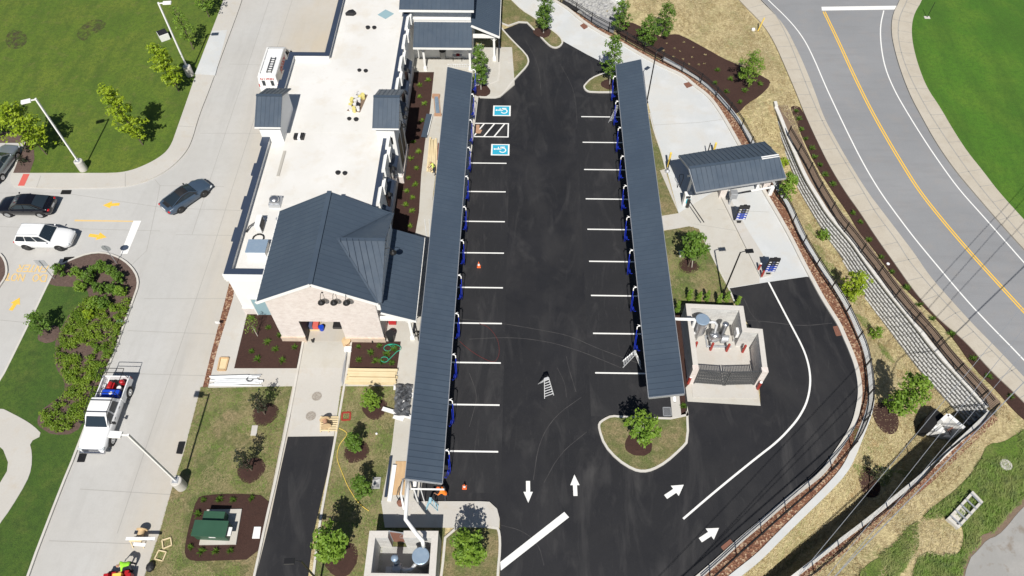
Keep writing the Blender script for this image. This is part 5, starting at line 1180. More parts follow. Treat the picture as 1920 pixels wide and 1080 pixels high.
for x, z, h_ in rows: vs += [(x,-h_,z),(x,-h_*.6,z+.03),(x,h_*.6,z+.03),(x,h_,z)]
for i in range(4):
    for j in range(3): fs.append((i*4+j,i*4+j+1,i*4+j+5,i*4+j+4))
fs += [(0,4,8,12,16),(3,19,15,11,7)]
Bp('cab', m.add(vs, fs), 'car_white')
Bp('windscreen', MB().add([(1.26,-.76,1.24),(1.26,.76,1.24),(.70,.63,1.80),(.70,-.63,1.80)], [(0,1,2,3)]), 'dark_glass')
Bp('rear_window', MB().add([(-1.01,-.62,1.27),(-1.01,.62,1.27),(-.82,.56,1.76),(-.82,-.56,1.76)], [(0,1,2,3)]), 'dark_glass')
for s_ in (-1,1):
    Bp('side_window', MB().add([(1.05,s_*.885,1.20),(.30,s_*.885,1.20),(.30,s_*.775,1.74),(.58,s_*.775,1.74)], [(0,1,2,3)]), 'dark_glass')
    Bp('side_window', MB().add([(.18,s_*.885,1.20),(-.68,s_*.885,1.20),(-.56,s_*.775,1.74),(.18,s_*.775,1.74)], [(0,1,2,3)]), 'dark_glass')
    for xx in (1.85,-1.88): arch(PK, xx, s_*.995, .40); wheel(PK, xx, s_*.90, .40, .26, 'rim_silver')
    Bp('wing_mirror', MB().beam((.98,s_*.86,1.22),(.95,s_*1.10,1.28),.05,.04).box(.88,1.0,min(s_*1.06,s_*1.26),max(s_*1.06,s_*1.26),1.16,1.40), 'plastic_black')
    Bp('headlight', MB().box(2.62,2.83,min(s_*.60,s_*.93),max(s_*.60,s_*.93),.82,.98), 'lens_clear', bevel=.03)
    Bp('tail_light', MB().box(-2.87,-2.80,min(s_*.90,s_*.995),max(s_*.90,s_*.995),.72,1.06), 'lens_red')
    Bp('door_handle', MB().box(.38,.55,min(s_*.985,s_*1.01),max(s_*.985,s_*1.01),1.0,1.03).box(-.45,-.28,min(s_*.985,s_*1.01),max(s_*.985,s_*1.01),1.0,1.03), 'plastic_black')
Bp('grille', MB().box(2.80,2.885,-.58,.58,.68,.98), 'chrome', bevel=.02); Bp('bumper', MB().box(2.72,2.96,-.90,.90,.46,.66), 'chrome', bevel=.05)
m = MB()
for s_ in (-1,1):
    m.tube([(1.15,s_*.80,1.28),(.45,s_*.78,1.98),(-2.7,s_*.88,1.98),(-3.0,s_*.88,1.98)], .025, 6); m.tube([(-2.65,s_*.94,1.12),(-2.65,s_*.88,1.98)], .025, 6); m.tube([(-1.05,s_*.94,1.12),(-1.05,s_*.88,1.98)], .025, 6)
for x in (.45,-.45,-1.05,-2.65,-3.0): m.tube([(x,-.86,1.98),(x,.86,1.98)], .025, 6)
Bp('ladder_rack', m, 'black_metal')
def cargo(name, lb, cat, parts_, x, y):
    M = parent_world(PK); o = thing(name, lb, cat, M @ Vector((x,y,.64)), R(-90.5))
    for n_, m_, mt in parts_: build(n_, m_, mt, parent=o, world=False, bevel=.015)
    return o
cargo('tool_chest', 'blue lidded chest with a white emblem behind the pickup cab', 'chest', [('box',MB().box(-.3,.3,-.68,.5,0,.42),'tarp_blue'),('lid',MB().box(-.32,.32,-.70,.52,.421,.52),'tarp_blue'),('emblem',MB().prism([(-.12,-.1),(0,-.2),(.12,-.1),(.12,.0),(0,.1),(-.12,.0)],.521,.53),'white_sheet')], -1.42, .12)
cargo('compressor', 'red compressor with black trim on the right of the pickup bed', 'machine', [('case',MB().box(-.30,.28,-.25,.25,0,.36),'red_paint'),('tank',MB().lathe((-.3,0,.45),[(.12,0),(.16,.05),(.16,.5),(.1,.55)],12,ax=(1,0,0)),'red_paint'),('label_plate',MB().box(.0,.2,-.12,.12,.361,.37),'white_sheet')], -2.05, -.25)
cargo('gas_can', 'round red can at the tailgate corner of the pickup bed', 'can', [('can',MB().lathe((0,0,0),[(.17,0),(.17,.4),(.08,.46),(.08,.5)],14),'red_paint')], -2.45, .45)
cargo('bucket', 'white bucket beside the red can in the pickup bed', 'bucket', [('pail',MB().lathe((0,0,0),[(.13,0),(.16,.34),(.165,.36)],14),'white_sheet')], -1.95, .42)
# white van
VN = thing('work_van', 'white high-roof work van with roof ladder and red lettering beside the building', 'van', (-24.75,60.0,0), R(90))
def Vp(name, m, mt, par=None, **k): return build(name, m, mt, parent=par or VN, world=False, **k)
m = MB(); prof = [(-2.95,.45,1.0,1.0),(-2.95,2.3,.93,.93),(-2.85,2.5,.86,.86),(1.3,2.5,.86,.86),(1.75,2.35,.84,.84),(2.35,1.45,.93,.93),(2.85,1.15,.94,.94),(3.0,.9,.93,.93),(3.02,.45,.9,.9)]
sec = []
vs = []; fs = []
out = [(-2.95,.45,1.0),(-2.95,1.3,1.0),(-2.93,2.3,.90),(-2.85,2.45,.84),(1.3,2.47,.84),(1.8,2.3,.82),(2.4,1.45,.90),(2.9,1.15,.93),(3.02,.85,.93),(3.02,.45,.92)]
Y1 = [(-2.95,.45),(3.02,.45)]
def vhw(z): return 1.0 if z < 1.35 else 1.0-(z-1.35)*.125
P2 = [(-2.98,.42),(-2.98,1.35),(-2.92,2.3),(-2.82,2.46),(1.3,2.48),(1.85,2.28),(2.45,1.45),(2.95,1.18),(3.04,.9),(3.04,.42)]
n = len(P2); inset_ = .88
for s_ in (-1,1): vs += [(x,s_*vhw(z),z) for x,z in P2]
fs = [tuple(range(n)), tuple(range(n,2*n))[::-1]]+[(i,i+n,(i+1)%n+n,(i+1)%n) for i in range(n)]
Vp('body', m.add(vs, fs), 'car_white', bevel=.06)
Vp('windscreen', MB().add([(2.44,-.82,1.50),(2.44,.82,1.50),(1.92,.76,2.24),(1.92,-.76,2.24)], [(0,1,2,3)]), 'dark_glass')
for s_ in (-1,1):
    Vp('side_window', MB().add([(2.25,s_*.998,1.42),(1.35,s_*1.005,1.42),(1.35,s_*.90,2.15),(1.85,s_*.90,2.15)], [(0,1,2,3)]), 'dark_glass')
    for xx in (2.0,-1.75): arch(VN, xx, s_*1.006, .36); wheel(VN, xx, s_*.90, .36, .25, 'rim_silver')
    Vp('wing_mirror', MB().beam((2.1,s_*.98,1.4),(2.1,s_*1.2,1.45),.05,.05).box(2.02,2.16,min(s_*1.16,s_*1.34),max(s_*1.16,s_*1.34),1.3,1.6), 'plastic_black')
    Vp('headlight', MB().box(2.85,3.05,min(s_*.6,s_*.9),max(s_*.6,s_*.9),.85,1.05), 'lens_clear', bevel=.03)
    Vp('tail_light', MB().box(-3.0,-2.96,min(s_*.88,s_*.96),max(s_*.88,s_*.96),1.25,1.6), 'lens_red')
for y in (-.42,.42): Vp('rear_window', MB().box(-2.99,-2.965,y-.15,y+.15,1.40,1.98,M=Matrix.Identity(4)), 'dark_glass')
Vp('grey_panel', MB().add([(-2.7,-1.006,1.3),(1.1,-1.006,1.3),(1.1,-.882,2.3),(-2.7,-.882,2.3)], [(0,1,2,3)]), 'rim_silver')
rk = Vp('roof_rack', MB().tube([(-2.6,.72,2.56),(1.3,.72,2.56)],.09,8).beam((-2.2,-.8,2.52),(-2.2,.8,2.52),.05,.04).beam((-.6,-.8,2.52),(-.6,.8,2.52),.05,.04).beam((1.1,-.8,2.52),(1.1,.8,2.52),.05,.04), 'white_metal')
mw = MB(); write(mw, 'DIXON', (-2.945,.62,2.10), (0,-.21,0), (.015,0,.20), .05, (-1,0,0), gap=.25, lift=.02); Vp('van_lettering', mw, 'red_paint')
mw = MB(); write(mw, 'PERRY', (-1.3,-.985,1.55), (.36,0,0), (.06,.07,.55), .10, (0,-1,.12), gap=.2, lift=.02); Vp('van_lettering', mw, 'red_paint')
lt = thing('ladder', 'folded ladder lying on the roof of the white van', 'ladder', (-24.55,58.7,2.56), R(90))
m = MB(); 
for y in (-.22,.22): m.beam((-1.2,y,.05),(1.1,y,.05),.05,.07)
for k in range(7): m.beam((-1.1+k*.34,-.22,.05),(-1.1+k*.34,.22,.05),.04,.04)
build('rails_and_rungs', m, 'hose_black', parent=lt, world=False)
# ================================================================ PLANTS
def leaf_cloud(rnd, clusters, n, size, flat=.5):
    """n leaf faces gathered round cluster centres [(centre, radius)]"""
    m = MB(); tot = sum(r**2 for c, r in clusters)
    for c, r in clusters:
        for _ in range(max(3, int(n*r*r/tot))):
            d = Vector((rnd.gauss(0,1), rnd.gauss(0,1), rnd.gauss(0,1)*.8)); d = d.normalized()*r*(rnd.random()**.4); p = c+d
            nn = (d.normalized()*.6+Vector((rnd.gauss(0,.6), rnd.gauss(0,.6), flat+rnd.random()))).normalized()
            t1 = nn.orthogonal().normalized(); a = rnd.random()*6.28; t2 = nn.cross(t1); u = t1*cos(a)+t2*sin(a); v = nn.cross(u)
            s_ = size*rnd.uniform(.6,1.3)
            m.add([p-u*s_, p+v*s_*.55+nn*s_*.1, p+u*s_, p-v*s_*.55-nn*s_*.05], [(0,1,2,3)])
    return m
def tree(name, label, base, h, r, leaf='leaf_green', seed=0, n=1500, size=.15, trunk_h=.9, shape='round', bark='bark', lean=(0,0), stake=None, group=None, cat='tree', sparse=.9, trunk_r=.06):
    rnd = random.Random(seed); base = Vector(base); t = thing(name, label, cat, base, group=group)
    if cat == 'tree' and name != 'young_tree': r *= .88; sparse *= .88; n = int(n*.82)
    top = base+Vector((lean[0],lean[1],h)); m = MB()
    spine = [base.lerp(top, f)+Vector((rnd.gauss(0,.03)*h*.2,rnd.gauss(0,.03)*h*.2,0))*(f > 0) for f in (0,.25,.5,.75,.95)]
    m.tube(spine, [trunk_r,trunk_r*.85,trunk_r*.6,trunk_r*.35,trunk_r*.12], 7)
    cl = []; z0 = trunk_h; nb = int(15+h*3.2)
    for k in range(nb):
        f = (k+.5)/nb; z = z0+(h-z0)*f
        if shape == 'round': rr = r*(sin(pi*min(1,max(.06,f*.92+.08)))**.6)
        elif shape == 'cone': rr = r*(1.05-f)*(.55+.45*min(1,f*5))
        else: rr = r*(.35+.65*sin(pi*(f*.8+.2)))
        a = k*2.4+rnd.uniform(-.4,.4); q = base.lerp(top, z/h); rr *= rnd.uniform(.6,1.05)
        tip = q+Vector((cos(a)*rr*.75, sin(a)*rr*.75, rr*.25)); st_ = base.lerp(top, max(.1,(z-rr*.5)/h))
        m.tube([st_, st_.lerp(tip,.55)+Vector((0,0,rr*.06)), tip], [trunk_r*.35,trunk_r*.22,trunk_r*.08], 4)
        cl.append((tip, r*rnd.uniform(.20,.34)*sparse))
        if rr > r*.5: cl.append((q.lerp(tip,.45)+Vector((0,0,rnd.uniform(-.1,.2))), r*rnd.uniform(.18,.30)*sparse))
        if rnd.random() < .6: cl.append((tip+Vector((rnd.gauss(0,.2),rnd.gauss(0,.2),rnd.gauss(0,.18)))*r, r*rnd.uniform(.14,.24)*sparse))
    cl.append((top, r*.18*sparse))
    build('trunk', m, bark, parent=t); build('crown', leaf_cloud(rnd, cl, int(n*(1.0 if cat == 'tree' else 1.15)), size*.80), leaf, parent=t)
    if stake: build('stake', MB().tube([base+Vector((stake[0],stake[1],0)), base+Vector((stake[0]*.4,stake[1]*.4,1.5))], .03, 5), 'stake', parent=t)
    return t
def mulch_ring(u, v, r=.75, z=.08, m='mulch', rx=1.0):
    p = P(u, v, z); rnd = random.Random(u); pts = []
    for k in range(26):
        a = 2*pi*k/26; q = r*(1+.06*sin(3*a+u)+rnd.uniform(-.03,.03)); pts.append((p.x+q*rx*cos(a), p.y+q*sin(a)))
    mb = MB(); n = len(pts); inn = [(p.x+(x-p.x)*.6, p.y+(y-p.y)*.6) for x, y in pts]
    mb.add([(x,y,z) for x,y in pts]+[(x,y,z+.06) for x,y in inn]+[(p.x,p.y,z+.04)], [(i,(i+1)%n,(i+1)%n+n,i+n) for i in range(n)]+[(i+n,(i+1)%n+n,2*n) for i in range(n)])
    struct('mulch_ring', mb, m)
# --- staked street trees of the site
TG = 'young trees planted round the car park'
mulch_ring(1017,60,.95,.115); tree('ornamental_tree','dense oval green tree on the turf tip at the top of the lot',P(1019,62,.12),5.0,1.25,'leaf_green',1,3800,.11,.75,'oval','bark_pale',group=TG,sparse=1.15)
mulch_ring(902,170,.95,.115); tree('ornamental_tree','dense oval green tree at the top end of the left canopy',P(902,168,.12),4.9,1.15,'leaf_green',2,3800,.11,.8,'oval','bark_pale',lean=(-.1,0),group=TG,sparse=1.15)
mulch_ring(1142,158,.80,.115); tree('ornamental_tree','open-crowned leafy tree in the rounded island at the top end of the right canopy',P(1143,158,.12),5.6,1.45,'leaf_green',3,1500,.15,1.0,'round','bark_pale',group=TG)
mulch_ring(1197,832,.95,.115); tree('ornamental_tree','bright green tree with pale trunk in the lower teardrop island',P(1197,829,.12),3.4,1.55,'leaf_mid',4,1500,.16,1.1,'round','bark_pale',group=TG)
mulch_ring(1291,498,.85,.06); tree('ornamental_tree','round green tree with a leaning stake on the turf patch beside the pay lane',P(1290,500,.06),3.9,1.5,'leaf_green',5,1500,.16,1.4,'round','bark',stake=(.3,-.1),group=TG)
# lower turf
mulch_ring(497,776,.95,.08); tree('young_tree','thin dark bronze tree in a mulch ring below the pile of white pipes',P(497,777,.1),3.0,.75,'leaf_dark',6,480,.10,.9,'round',stake=(-.3,.25),lean=(.1,0),group='thin bronze trees')
mulch_ring(471,881,.95,.08); tree('young_tree','thin dark bronze tree in a mulch ring nearer the green transformer',P(472,882,.1),3.0,.75,'leaf_dark',7,420,.10,.9,'round',stake=(-.3,.2),group='thin bronze trees')
mulch_ring(703,765,.9,.08); tree('young_tree','low bushy green tree beside the plastic-wrapped bundle',P(700,765,.1),2.2,.72,'leaf_mid',8,1200,.10,.3,'oval',group='bushy trees on the middle turf')
mulch_ring(668,845,.9,.08); tree('young_tree','low bushy green tree beside the asphalt exit lane',P(667,843,.1),2.3,.75,'leaf_green',9,1200,.10,.3,'oval',group='bushy trees on the middle turf')
tree('young_tree','low bushy green tree beside the square valve box',P(682,925,.1),2.4,.8,'leaf_green',10,1200,.10,.3,'oval',group='bushy trees on the middle turf')
mulch_ring(640,1048,1.1,.08); tree('young_tree','broad leafy tree with a mulch ring at the bottom of the middle turf',P(640,1046,.1),4.0,1.35,'leaf_mid',11,1800,.15,1.0,'round',lean=(-.3,.2))
tree('young_tree','wide bushy tree at the bottom of the turf right of the lower enclosure',P(878,1050,.12),3.5,1.35,'leaf_mid',12,1800,.14,.5,'round',lean=(.1,.3))
def gp(u, v):
    p = P(u, v, -1.0)
    for _ in range(6): p = P(u, v, ground_z(p.x, p.y))
    return p
def ring_at(p, r, m='mulch', zo=.05, sy=1.0):
    mb = MB(); n = 24; vs = []
    for rr, dz in ((r,0.0),(r*.6,.06)):
        for k in range(n):
            a = 2*pi*k/n; x = p.x+rr*cos(a)*(1+.05*sin(3*a)); y = p.y+rr*sin(a)*sy; vs.append((x,y,ground_z(x,y)+zo+dz))
    vs.append((p.x,p.y,ground_z(p.x,p.y)+zo+.06)); mb.add(vs, [(i,(i+1)%n,(i+1)%n+n,i+n) for i in range(n)]+[(i+n,(i+1)%n+n,2*n) for i in range(n)]); struct('mulch_ring', mb, m)
p = gp(1665,778); ring_at(p+Vector((-.3,-.3,0)), 1.15); tree('ornamental_tree','broad bright green tree in the straw ditch left of the block wall',p,4.8,1.75,'leaf_mid',13,2400,.15,.9,'round',lean=(.5,.3))
p = gp(1630,905); ring_at(p, .95); tree('young_tree','thin dark bronze tree in a mulch ring between the curving wall and the dark ditch',p,2.8,.7,'leaf_dark',14,340,.10,.9,'round',lean=(-.1,0))
p = gp(1587,560); tree('ornamental_tree','yellow-green round tree leaning against the middle of the block wall',p,3.3,1.35,'leaf_lime',15,2200,.12,.4,'round')
p = gp(1467,373); tree('ornamental_tree','yellow-green tree tucked under the right end of the pay lane canopy',p,3.0,1.25,'leaf_mid',16,1900,.12,.4,'round')
for (u, v), h_, r_, lb, lf, sd in (((1540,447),.9,.7,'small green bush between the fence and the block wall','leaf_mid',17),((1637,632),1.3,.6,'small sparse bush in the straw below the curving fence','leaf_mid',18),((1465,312),.9,.6,'small yellow-green shrub behind the pay lane canopy','leaf_lime',19)):
    p = gp(u, v); tree('shrub', lb, p, h_, r_, lf, sd, 420, .10, .05, 'round', cat='shrub', trunk_r=.02)
# --- trees in the bed at the top right
BG = 'trees in the mulch bed by the road'
tree('ornamental_tree','round green tree nearest the gravel in the upper bed',P(1160,60,.05),3.6,1.35,'leaf_green',20,2600,.11,.3,'oval',group=BG)
tree('ornamental_tree','broad green tree beside the black fence in the upper bed',P(1210,86,.05),3.4,1.5,'leaf_green',21,2800,.11,.3,'oval',group=BG)
tree('ornamental_tree','tall round green tree at the back corner of the upper bed',P(1242,70,.05),3.9,1.45,'leaf_green',22,2800,.11,.3,'oval',group=BG)
tree('ornamental_tree','wide feathery green tree at the pointed end of the upper bed',P(1398,160,.05),3.6,1.75,'leaf_mid',23,2400,.11,.6,'oval',group=BG)
# --- north-west lawn trees
LGp = 'lime green trees on the north-west lawn'
tree('lime_tree','lime green tree beside the light pole next to the sidewalk',P(335,171,.12),5.4,1.6,'leaf_lime',24,2100,.17,1.0,'oval',lean=(-.4,.0),group=LGp)
tree('lime_tree','lime green tree standing alone in the middle of the lawn edge',P(268,272,.12),6.6,1.7,'leaf_lime',25,2400,.17,1.0,'oval',lean=(-.7,.2),group=LGp)
tree('lime_tree','thin lime green tree in front of the upper light pole',P(363,93,.12),5.0,1.2,'leaf_mid',26,650,.15,1.0,'oval',lean=(-.2,.0),group=LGp,sparse=.8)
tree('lime_tree','lime green tree cut off by the top edge of the lawn',P(392,32,.12),5.5,1.7,'leaf_mid',27,1200,.16,1.0,'round',group=LGp)
tree('lime_tree','wide lime green tree over the silver saloon and old mulch',P(88,290,.12),5.4,2.1,'leaf_lime',28,2500,.17,1.2,'round',lean=(-1.0,.3),group=LGp,bark='bark')
tree('lime_tree','dark green tree at the left edge above the silver saloon',P(-2,262,.12),5.5,1.9,'leaf_green',29,1600,.16,1.0,'round',group=LGp)
for i, (u, v) in enumerate(((55,283),(45,305),(53,262))): 
    tree('shrub', ('brown low shrub in the old mulch near the silver saloon','brown low shrub nearest the red paving in the old mulch','brown low shrub at the top of the old mulch')[i], P(u,v,.13), .7, .55, 'leaf_dark', 30+i, 160, .10, .05, 'round', cat='shrub', trunk_r=.02)
# --- shrubs of the left island
SG = 'round shrubs at the head of the left island'
for i, (u, v, r_, h_, lf) in enumerate(((118,515,.75,1.5,'leaf_green'),(150,520,.7,1.3,'leaf_mid'),(155,545,.7,1.2,'leaf_mid'),(172,530,.75,1.4,'leaf_green'),(195,508,.7,1.3,'leaf_green'),(178,512,.5,.9,'leaf_green'),(213,515,.7,1.2,'leaf_green'),(192,548,.7,1.3,'leaf_green'),(226,528,.75,1.3,'leaf_green'),(216,550,.7,1.2,'leaf_green'),(230,552,.7,1.1,'leaf_mid'),(181,575,.7,1.1,'leaf_mid'),(200,575,.7,1.1,'leaf_green'),(172,595,.6,.9,'leaf_lime'))):
    pos = ['alone beside the no-entry sign','at the front of the group by the sign','at the inner mulch edge','in the middle of the group','behind the round sign plate','between two taller ones near the kerb notch','below the round sign post','in the dark centre of the group','at the outer kerb bend','below the centre next to the kerb','lowest beside the kerb','on the mulch point above the ground cover','right of the mulch point','lime coloured where the ground cover starts'][i]
    tree('shrub', 'leafy green shrub '+pos, P(u, v, .12), h_*.85, r_*.85, lf, 40+i, 700, .095, .1, 'round', group=SG, cat='shrub', trunk_r=.03)
# ground cover: too many plants to count
rnd = random.Random(3); gc = px([(165,560),(185,560),(205,575),(250,560),(232,607),(213,662),(195,703),(165,780),(143,808),(100,812),(84,803),(78,778),(100,758),(126,742),(126,712),(110,690),(108,665),(110,635),(122,615),(134,592)], .12); m = MB()
gcp = gc
x0, x1 = min(p.x for p in gc), max(p.x for p in gc); y0, y1 = min(p.y for p in gc), max(p.y for p in gc); cl = []
while len(cl) < 900:
    x, y = rnd.uniform(x0,x1), rnd.uniform(y0,y1)
    if in_poly(x, y, gc) and noise.noise(Vector((x*.45,y*.45,2))) > -.45 and noise.noise(Vector((x*1.3,y*1.3,5))) > -.28: cl.append((Vector((x,y,.30+rnd.random()*.15)), rnd.uniform(.12,.24)))
o = build('ground_cover', leaf_cloud(rnd, cl, 22000, .066), 'leaf_cover', kind='stuff')
# --- small perennials
def perennial(u, v, z, r, seed, label, leaf='leaf_mid', group=None, n=60, name='small_plant'):
    rnd = random.Random(seed); p = gp(u, v)+Vector((0,0,z)) if z < .12 and u > 1400 else P(u, v, z); m = MB()
    for k in range(n):
        a = rnd.random()*6.28; el = rnd.uniform(.2,1.2); L = r*rnd.uniform(.6,1.15); d = Vector((cos(a)*cos(el),sin(a)*cos(el),sin(el))); s_ = Vector((-sin(a),cos(a),0))*r*.055
        q = p+d*L*.5+Vector((0,0,.03)); e = p+d*L
        m.add([p-s_*.5, p+s_*.5, q+s_, e, q-s_], [(0,1,2,3,4)])
    return tag(build(name, m, leaf), label, 'plant', group)
def plants(lst, z, group, fmt, leaf='leaf_mid', r=.42, s0=0, n=46):
    for i, (u, v, where) in enumerate(lst): perennial(u, v, z, r*(.85+.3*((i*37) % 10)/10), s0+i, fmt+' '+where, leaf, group, n)
plants([(504,615,'under the bare-branched sapling'),(502,642,'in the upper middle of the left front bed'),(525,630,'close to the brick corner in the left front bed'),(472,660,'lowest but one at the left of the front bed'),(484,675,'at the left centre of the front bed bottom'),(517,656,'in the centre of the left front bed'),(553,652,'nearest the apron kerb in the left front bed'),(530,678,'at the lower right of the left front bed'),(472,598,'in the top left corner of the front bed')], .15, 'leafy plants in the left front bed', 'small leafy green plant', 'leaf_green', .40, 100)
plants([(673,652,'upper left in the right front bed'),(695,662,'in the middle of the right front bed'),(673,676,'lower left in the right front bed'),(712,650,'under the green hose'),(725,665,'inside the green hose loop'),(716,680,'below the green hose'),(735,682,'in the lower right corner of the right front bed'),(738,655,'by the right edge of the right front bed'),(704,678,'between the hose loop and the lumber')], .15, 'plants in the right front bed', 'small spiky plant', 'leaf_green', .40, 120)
plants([(771,138,'at the top of the side bed by the porch post'),(803,152,'bright, right of the top one in the side bed'),(787,161,'bright, left, third from the top of the side bed'),(787,183,'dark, beside the tower shadow top'),(796,196,'dark, in the upper side bed'),(792,228,'dark, near the leaning panel'),(775,268,'beside the lower end of the leaning panel'),(786,286,'dark, left of the lumber stack'),(771,299,'dark, left of the lumber stack end'),(781,317,'dark, by the small white flag'),(766,335,'pale, at mid length of the side bed'),(779,348,'bright, right of centre of the side bed'),(763,360,'bright, left of centre of the side bed'),(774,372,'bright, below the bright pair'),(761,386,'beside the big shadow edge'),(773,397,'just above the big shadow'),(769,425,'lowest in the side bed')], .14, 'plants in the long side bed', 'small green plant', 'leaf_mid', .40, 140)
plants([(382,938,'top left'),(412,937,'second along the top'),(438,938,'third along the top'),(472,935,'top right'),(372,965,'upper on the left side'),(366,997,'lower on the left side'),(358,1027,'bottom left'),(379,1035,'second along the bottom'),(406,1034,'third along the bottom'),(433,1033,'bottom right')], .10, 'dark plants round the transformer', 'small dark plant round the green transformer,', 'leaf_green', .36, 170)
plants([(1345,133,'highest in the upper mulch bed'),(1369,150,'below the white cap in the upper mulch bed'),(1362,173,'by the fence in the upper mulch bed'),(1387,193,'lowest in the upper mulch bed'),(1396,171,'under the feathery tree'),(1424,160,'at the right tip of the upper mulch bed'),(1340,157,'left edge of the planted row by the fence')], .06, 'leafy plants in the upper mulch bed', 'small leafy plant', 'leaf_green', .45, 190)
lst = [(1250,82),(1265,92),(1282,80),(1300,90),(1262,108),(1280,112),(1298,108),(1322,104),(1244,96),(1310,122),(1275,97),(1292,122),(1320,120)]
plants([(u, v, w_) for (u, v), w_ in zip(lst, ['at the top left','left of the middle','top centre','upper right','lower left by the fence','lower middle','centre','at the top right','left edge','lower right','in the middle','bottom','at the right'])], .05, 'dry plants in the upper mulch bed', 'tiny dry plant in the upper mulch bed,', 'straw', .22, 210, 20)
RP = [(1492,210),(1497,225),(1502,245),(1510,262),(1521,280),(1527,297),(1537,312),(1547,330),(1560,348),(1598,402),(1612,418),(1628,452),(1651,485),(1671,512),(1698,542),(1722,573),(1747,600),(1782,628),(1823,675),(1852,708),(1893,745)]
WH = ['first from the top end','second from the top end','third from the top end','fourth from the top end','fifth from the top end','beside the first fence panel corner','opposite the canopy','opposite the canopy end','where the bed widens','opposite the small bush','above the white disc','just above the round drain cap','just below the round drain cap','left of the sidewalk joint','halfway to the wall corner','opposite the straw bank','near the long wire shadow','under the first power line','under the crossing power lines','level with the fence corner','at the bottom end']
plants([(u, v, w_) for (u, v), w_ in zip(RP, WH)], .06, 'dark plants in the roadside strip', 'dark green plant in the roadside mulch strip,', 'leaf_green', .42, 230)
# upright junipers behind the stepped enclosure
JG = 'columnar evergreens above the stepped enclosure'
for i, ((u, v), w_) in enumerate(zip(((1268,585),(1290,563),(1308,567),(1323,565),(1345,571),(1360,566),(1381,571)), ('next to the canopy edge','at the enclosure corner','third from the left','fourth from the left','left of the lamp post foot','right of the lamp post foot','smallest, by the asphalt kerb'))):
    tree('juniper', 'slim bright green evergreen '+w_, P(u, v, .06), 1.5 if i < 6 else 1.1, .32, 'leaf_mid', 260+i, 520, .07, .05, 'cone', group=JG, cat='shrub', trunk_r=.03, sparse=1.1)
perennial(1281,762,.10,.35,280,'small plant in the narrow bed at the foot of the right canopy','leaf_green')
# bare sapling in the front bed, shadow tree at the left
tree('sapling','sparse pale sapling with a leaning stake in the left front bed',P(483,630,.14),2.6,.75,'leaf_mid',281,170,.07,.8,'round',stake=(.0,0),trunk_r=.025,sparse=1.1)
mulch_ring(92,627,.8,.13,'mulch_old'); tree('young_tree','small green tree in a worn mulch ring on the west lawn',P(92,626,.14),2.3,.95,'leaf_green',282,900,.11,.5,'round',lean=(-.25,.25))
# --- straw and rough grass scattered as single blades (stuff)
TBED = px([(345,925),(508,925),(484,1055),(343,1057)])
def scatter(name, polys, n, L, wd, z, m_, seed, up=.15, zf=None, mask=None):
    rnd = random.Random(seed); m = MB(); pl = [px(p) if not isinstance(p[0], Vector) else p for p in polys]
    ar = [abs(area2(p)) for p in pl]; tot = sum(ar)
    for p, a_ in zip(pl, ar):
        x0, x1 = min(q.x for q in p), max(q.x for q in p); y0, y1 = min(q.y for q in p), max(q.y for q in p); k = int(n*a_/tot); tr = 0
        while k > 0 and tr < n*8:
            tr += 1; x, y = rnd.uniform(x0,x1), rnd.uniform(y0,y1)
            if not in_poly(x, y, p) or in_poly(x, y, TBED): continue
            if mask and noise.noise(Vector((x*mask[0],y*mask[0],seed))) < mask[1]: continue
            k -= 1; a = rnd.gauss(1.0,1.0)+noise.noise(Vector((x*.3,y*.3,9)))*3; l = L*rnd.uniform(.5,1.3)/2
            zz = ground_z(x, y)+z; dz = rnd.uniform(0,up); d = Vector((cos(a)*l,sin(a)*l,0)); s_ = Vector((-sin(a),cos(a),0))*wd/2
            c = Vector((x,y,zz)); m.add([c-d-s_, c-d+s_, c+d+s_*.5+Vector((0,0,dz)), c+d-s_*.5+Vector((0,0,dz))], [(0,1,2,3)])
    return build(name, m, m_, kind='stuff')
addm('straw_blade', (.66,.56,.34), [(.4,.42,.6,(.48,.42,.24),.7),(5,.3,.8,(.36,.27,.14),.8,None,'cell')], rough=.8)
addm('straw_dark', (.30,.22,.10), rough=.9)
ditch = [v.copy() for v in SWALE]
east = [(1850,770),(1800,830),(1735,890),(1680,935),(1600,1005),(1500,1090),(1600,1090),(1640,1050),(1690,1000),(1735,955),(1790,905),(1830,850),(1900,800),(1890,760),(1868,755)]
upr = [(1260,-30),(1380,-10),(1420,45),(1445,80),(1470,135),(1495,195),(1500,260),(1460,200),(1440,165),(1445,145),(1330,90),(1280,60),(1180,10)]
scatter('straw', [ditch, px(east), px(upr), px([(1680,975),(1720,960),(1760,950),(1800,1000),(1790,1050),(1740,1040),(1700,1060),(1640,1090),(1600,1090)])], 24000, .30, .020, .015, 'straw_blade', 11, .10, mask=(.35,-.22))
scatter('straw', [ditch, px(east), px(upr)], 9000, .26, .020, .02, 'straw_dark', 12, .10, mask=(.6,.0))
addm('blade_green', (.13,.22,.028), [(.5,.42,.6,(.23,.24,.08),.8),(1.5,.5,.62,(.06,.10,.02),.7),(6,.4,.9,(.19,.24,.06),.7,None,'cell')], rough=.7)
addm('blade_lawn', (.075,.15,.018), [(.5,.4,.62,(.12,.18,.03),.8)], rough=.8)
gr1 = [(1940,795),(1905,815),(1880,830),(1850,840),(1825,885),(1790,930),(1745,955),(1727,975),(1790,965),(1812,1000),(1800,1040),(1720,1045),(1710,1085),(1795,1100),(1815,1040),(1860,1000),(1895,960),(1930,925)]
scatter('tall_grass', [gr1, [(1722,978),(1700,990),(1680,1020),(1620,1060),(1600,1100),(1660,1110),(1700,1060)]], 9000, .38, .026, .02, 'blade_green', 13, .25, mask=(.5,-.25))
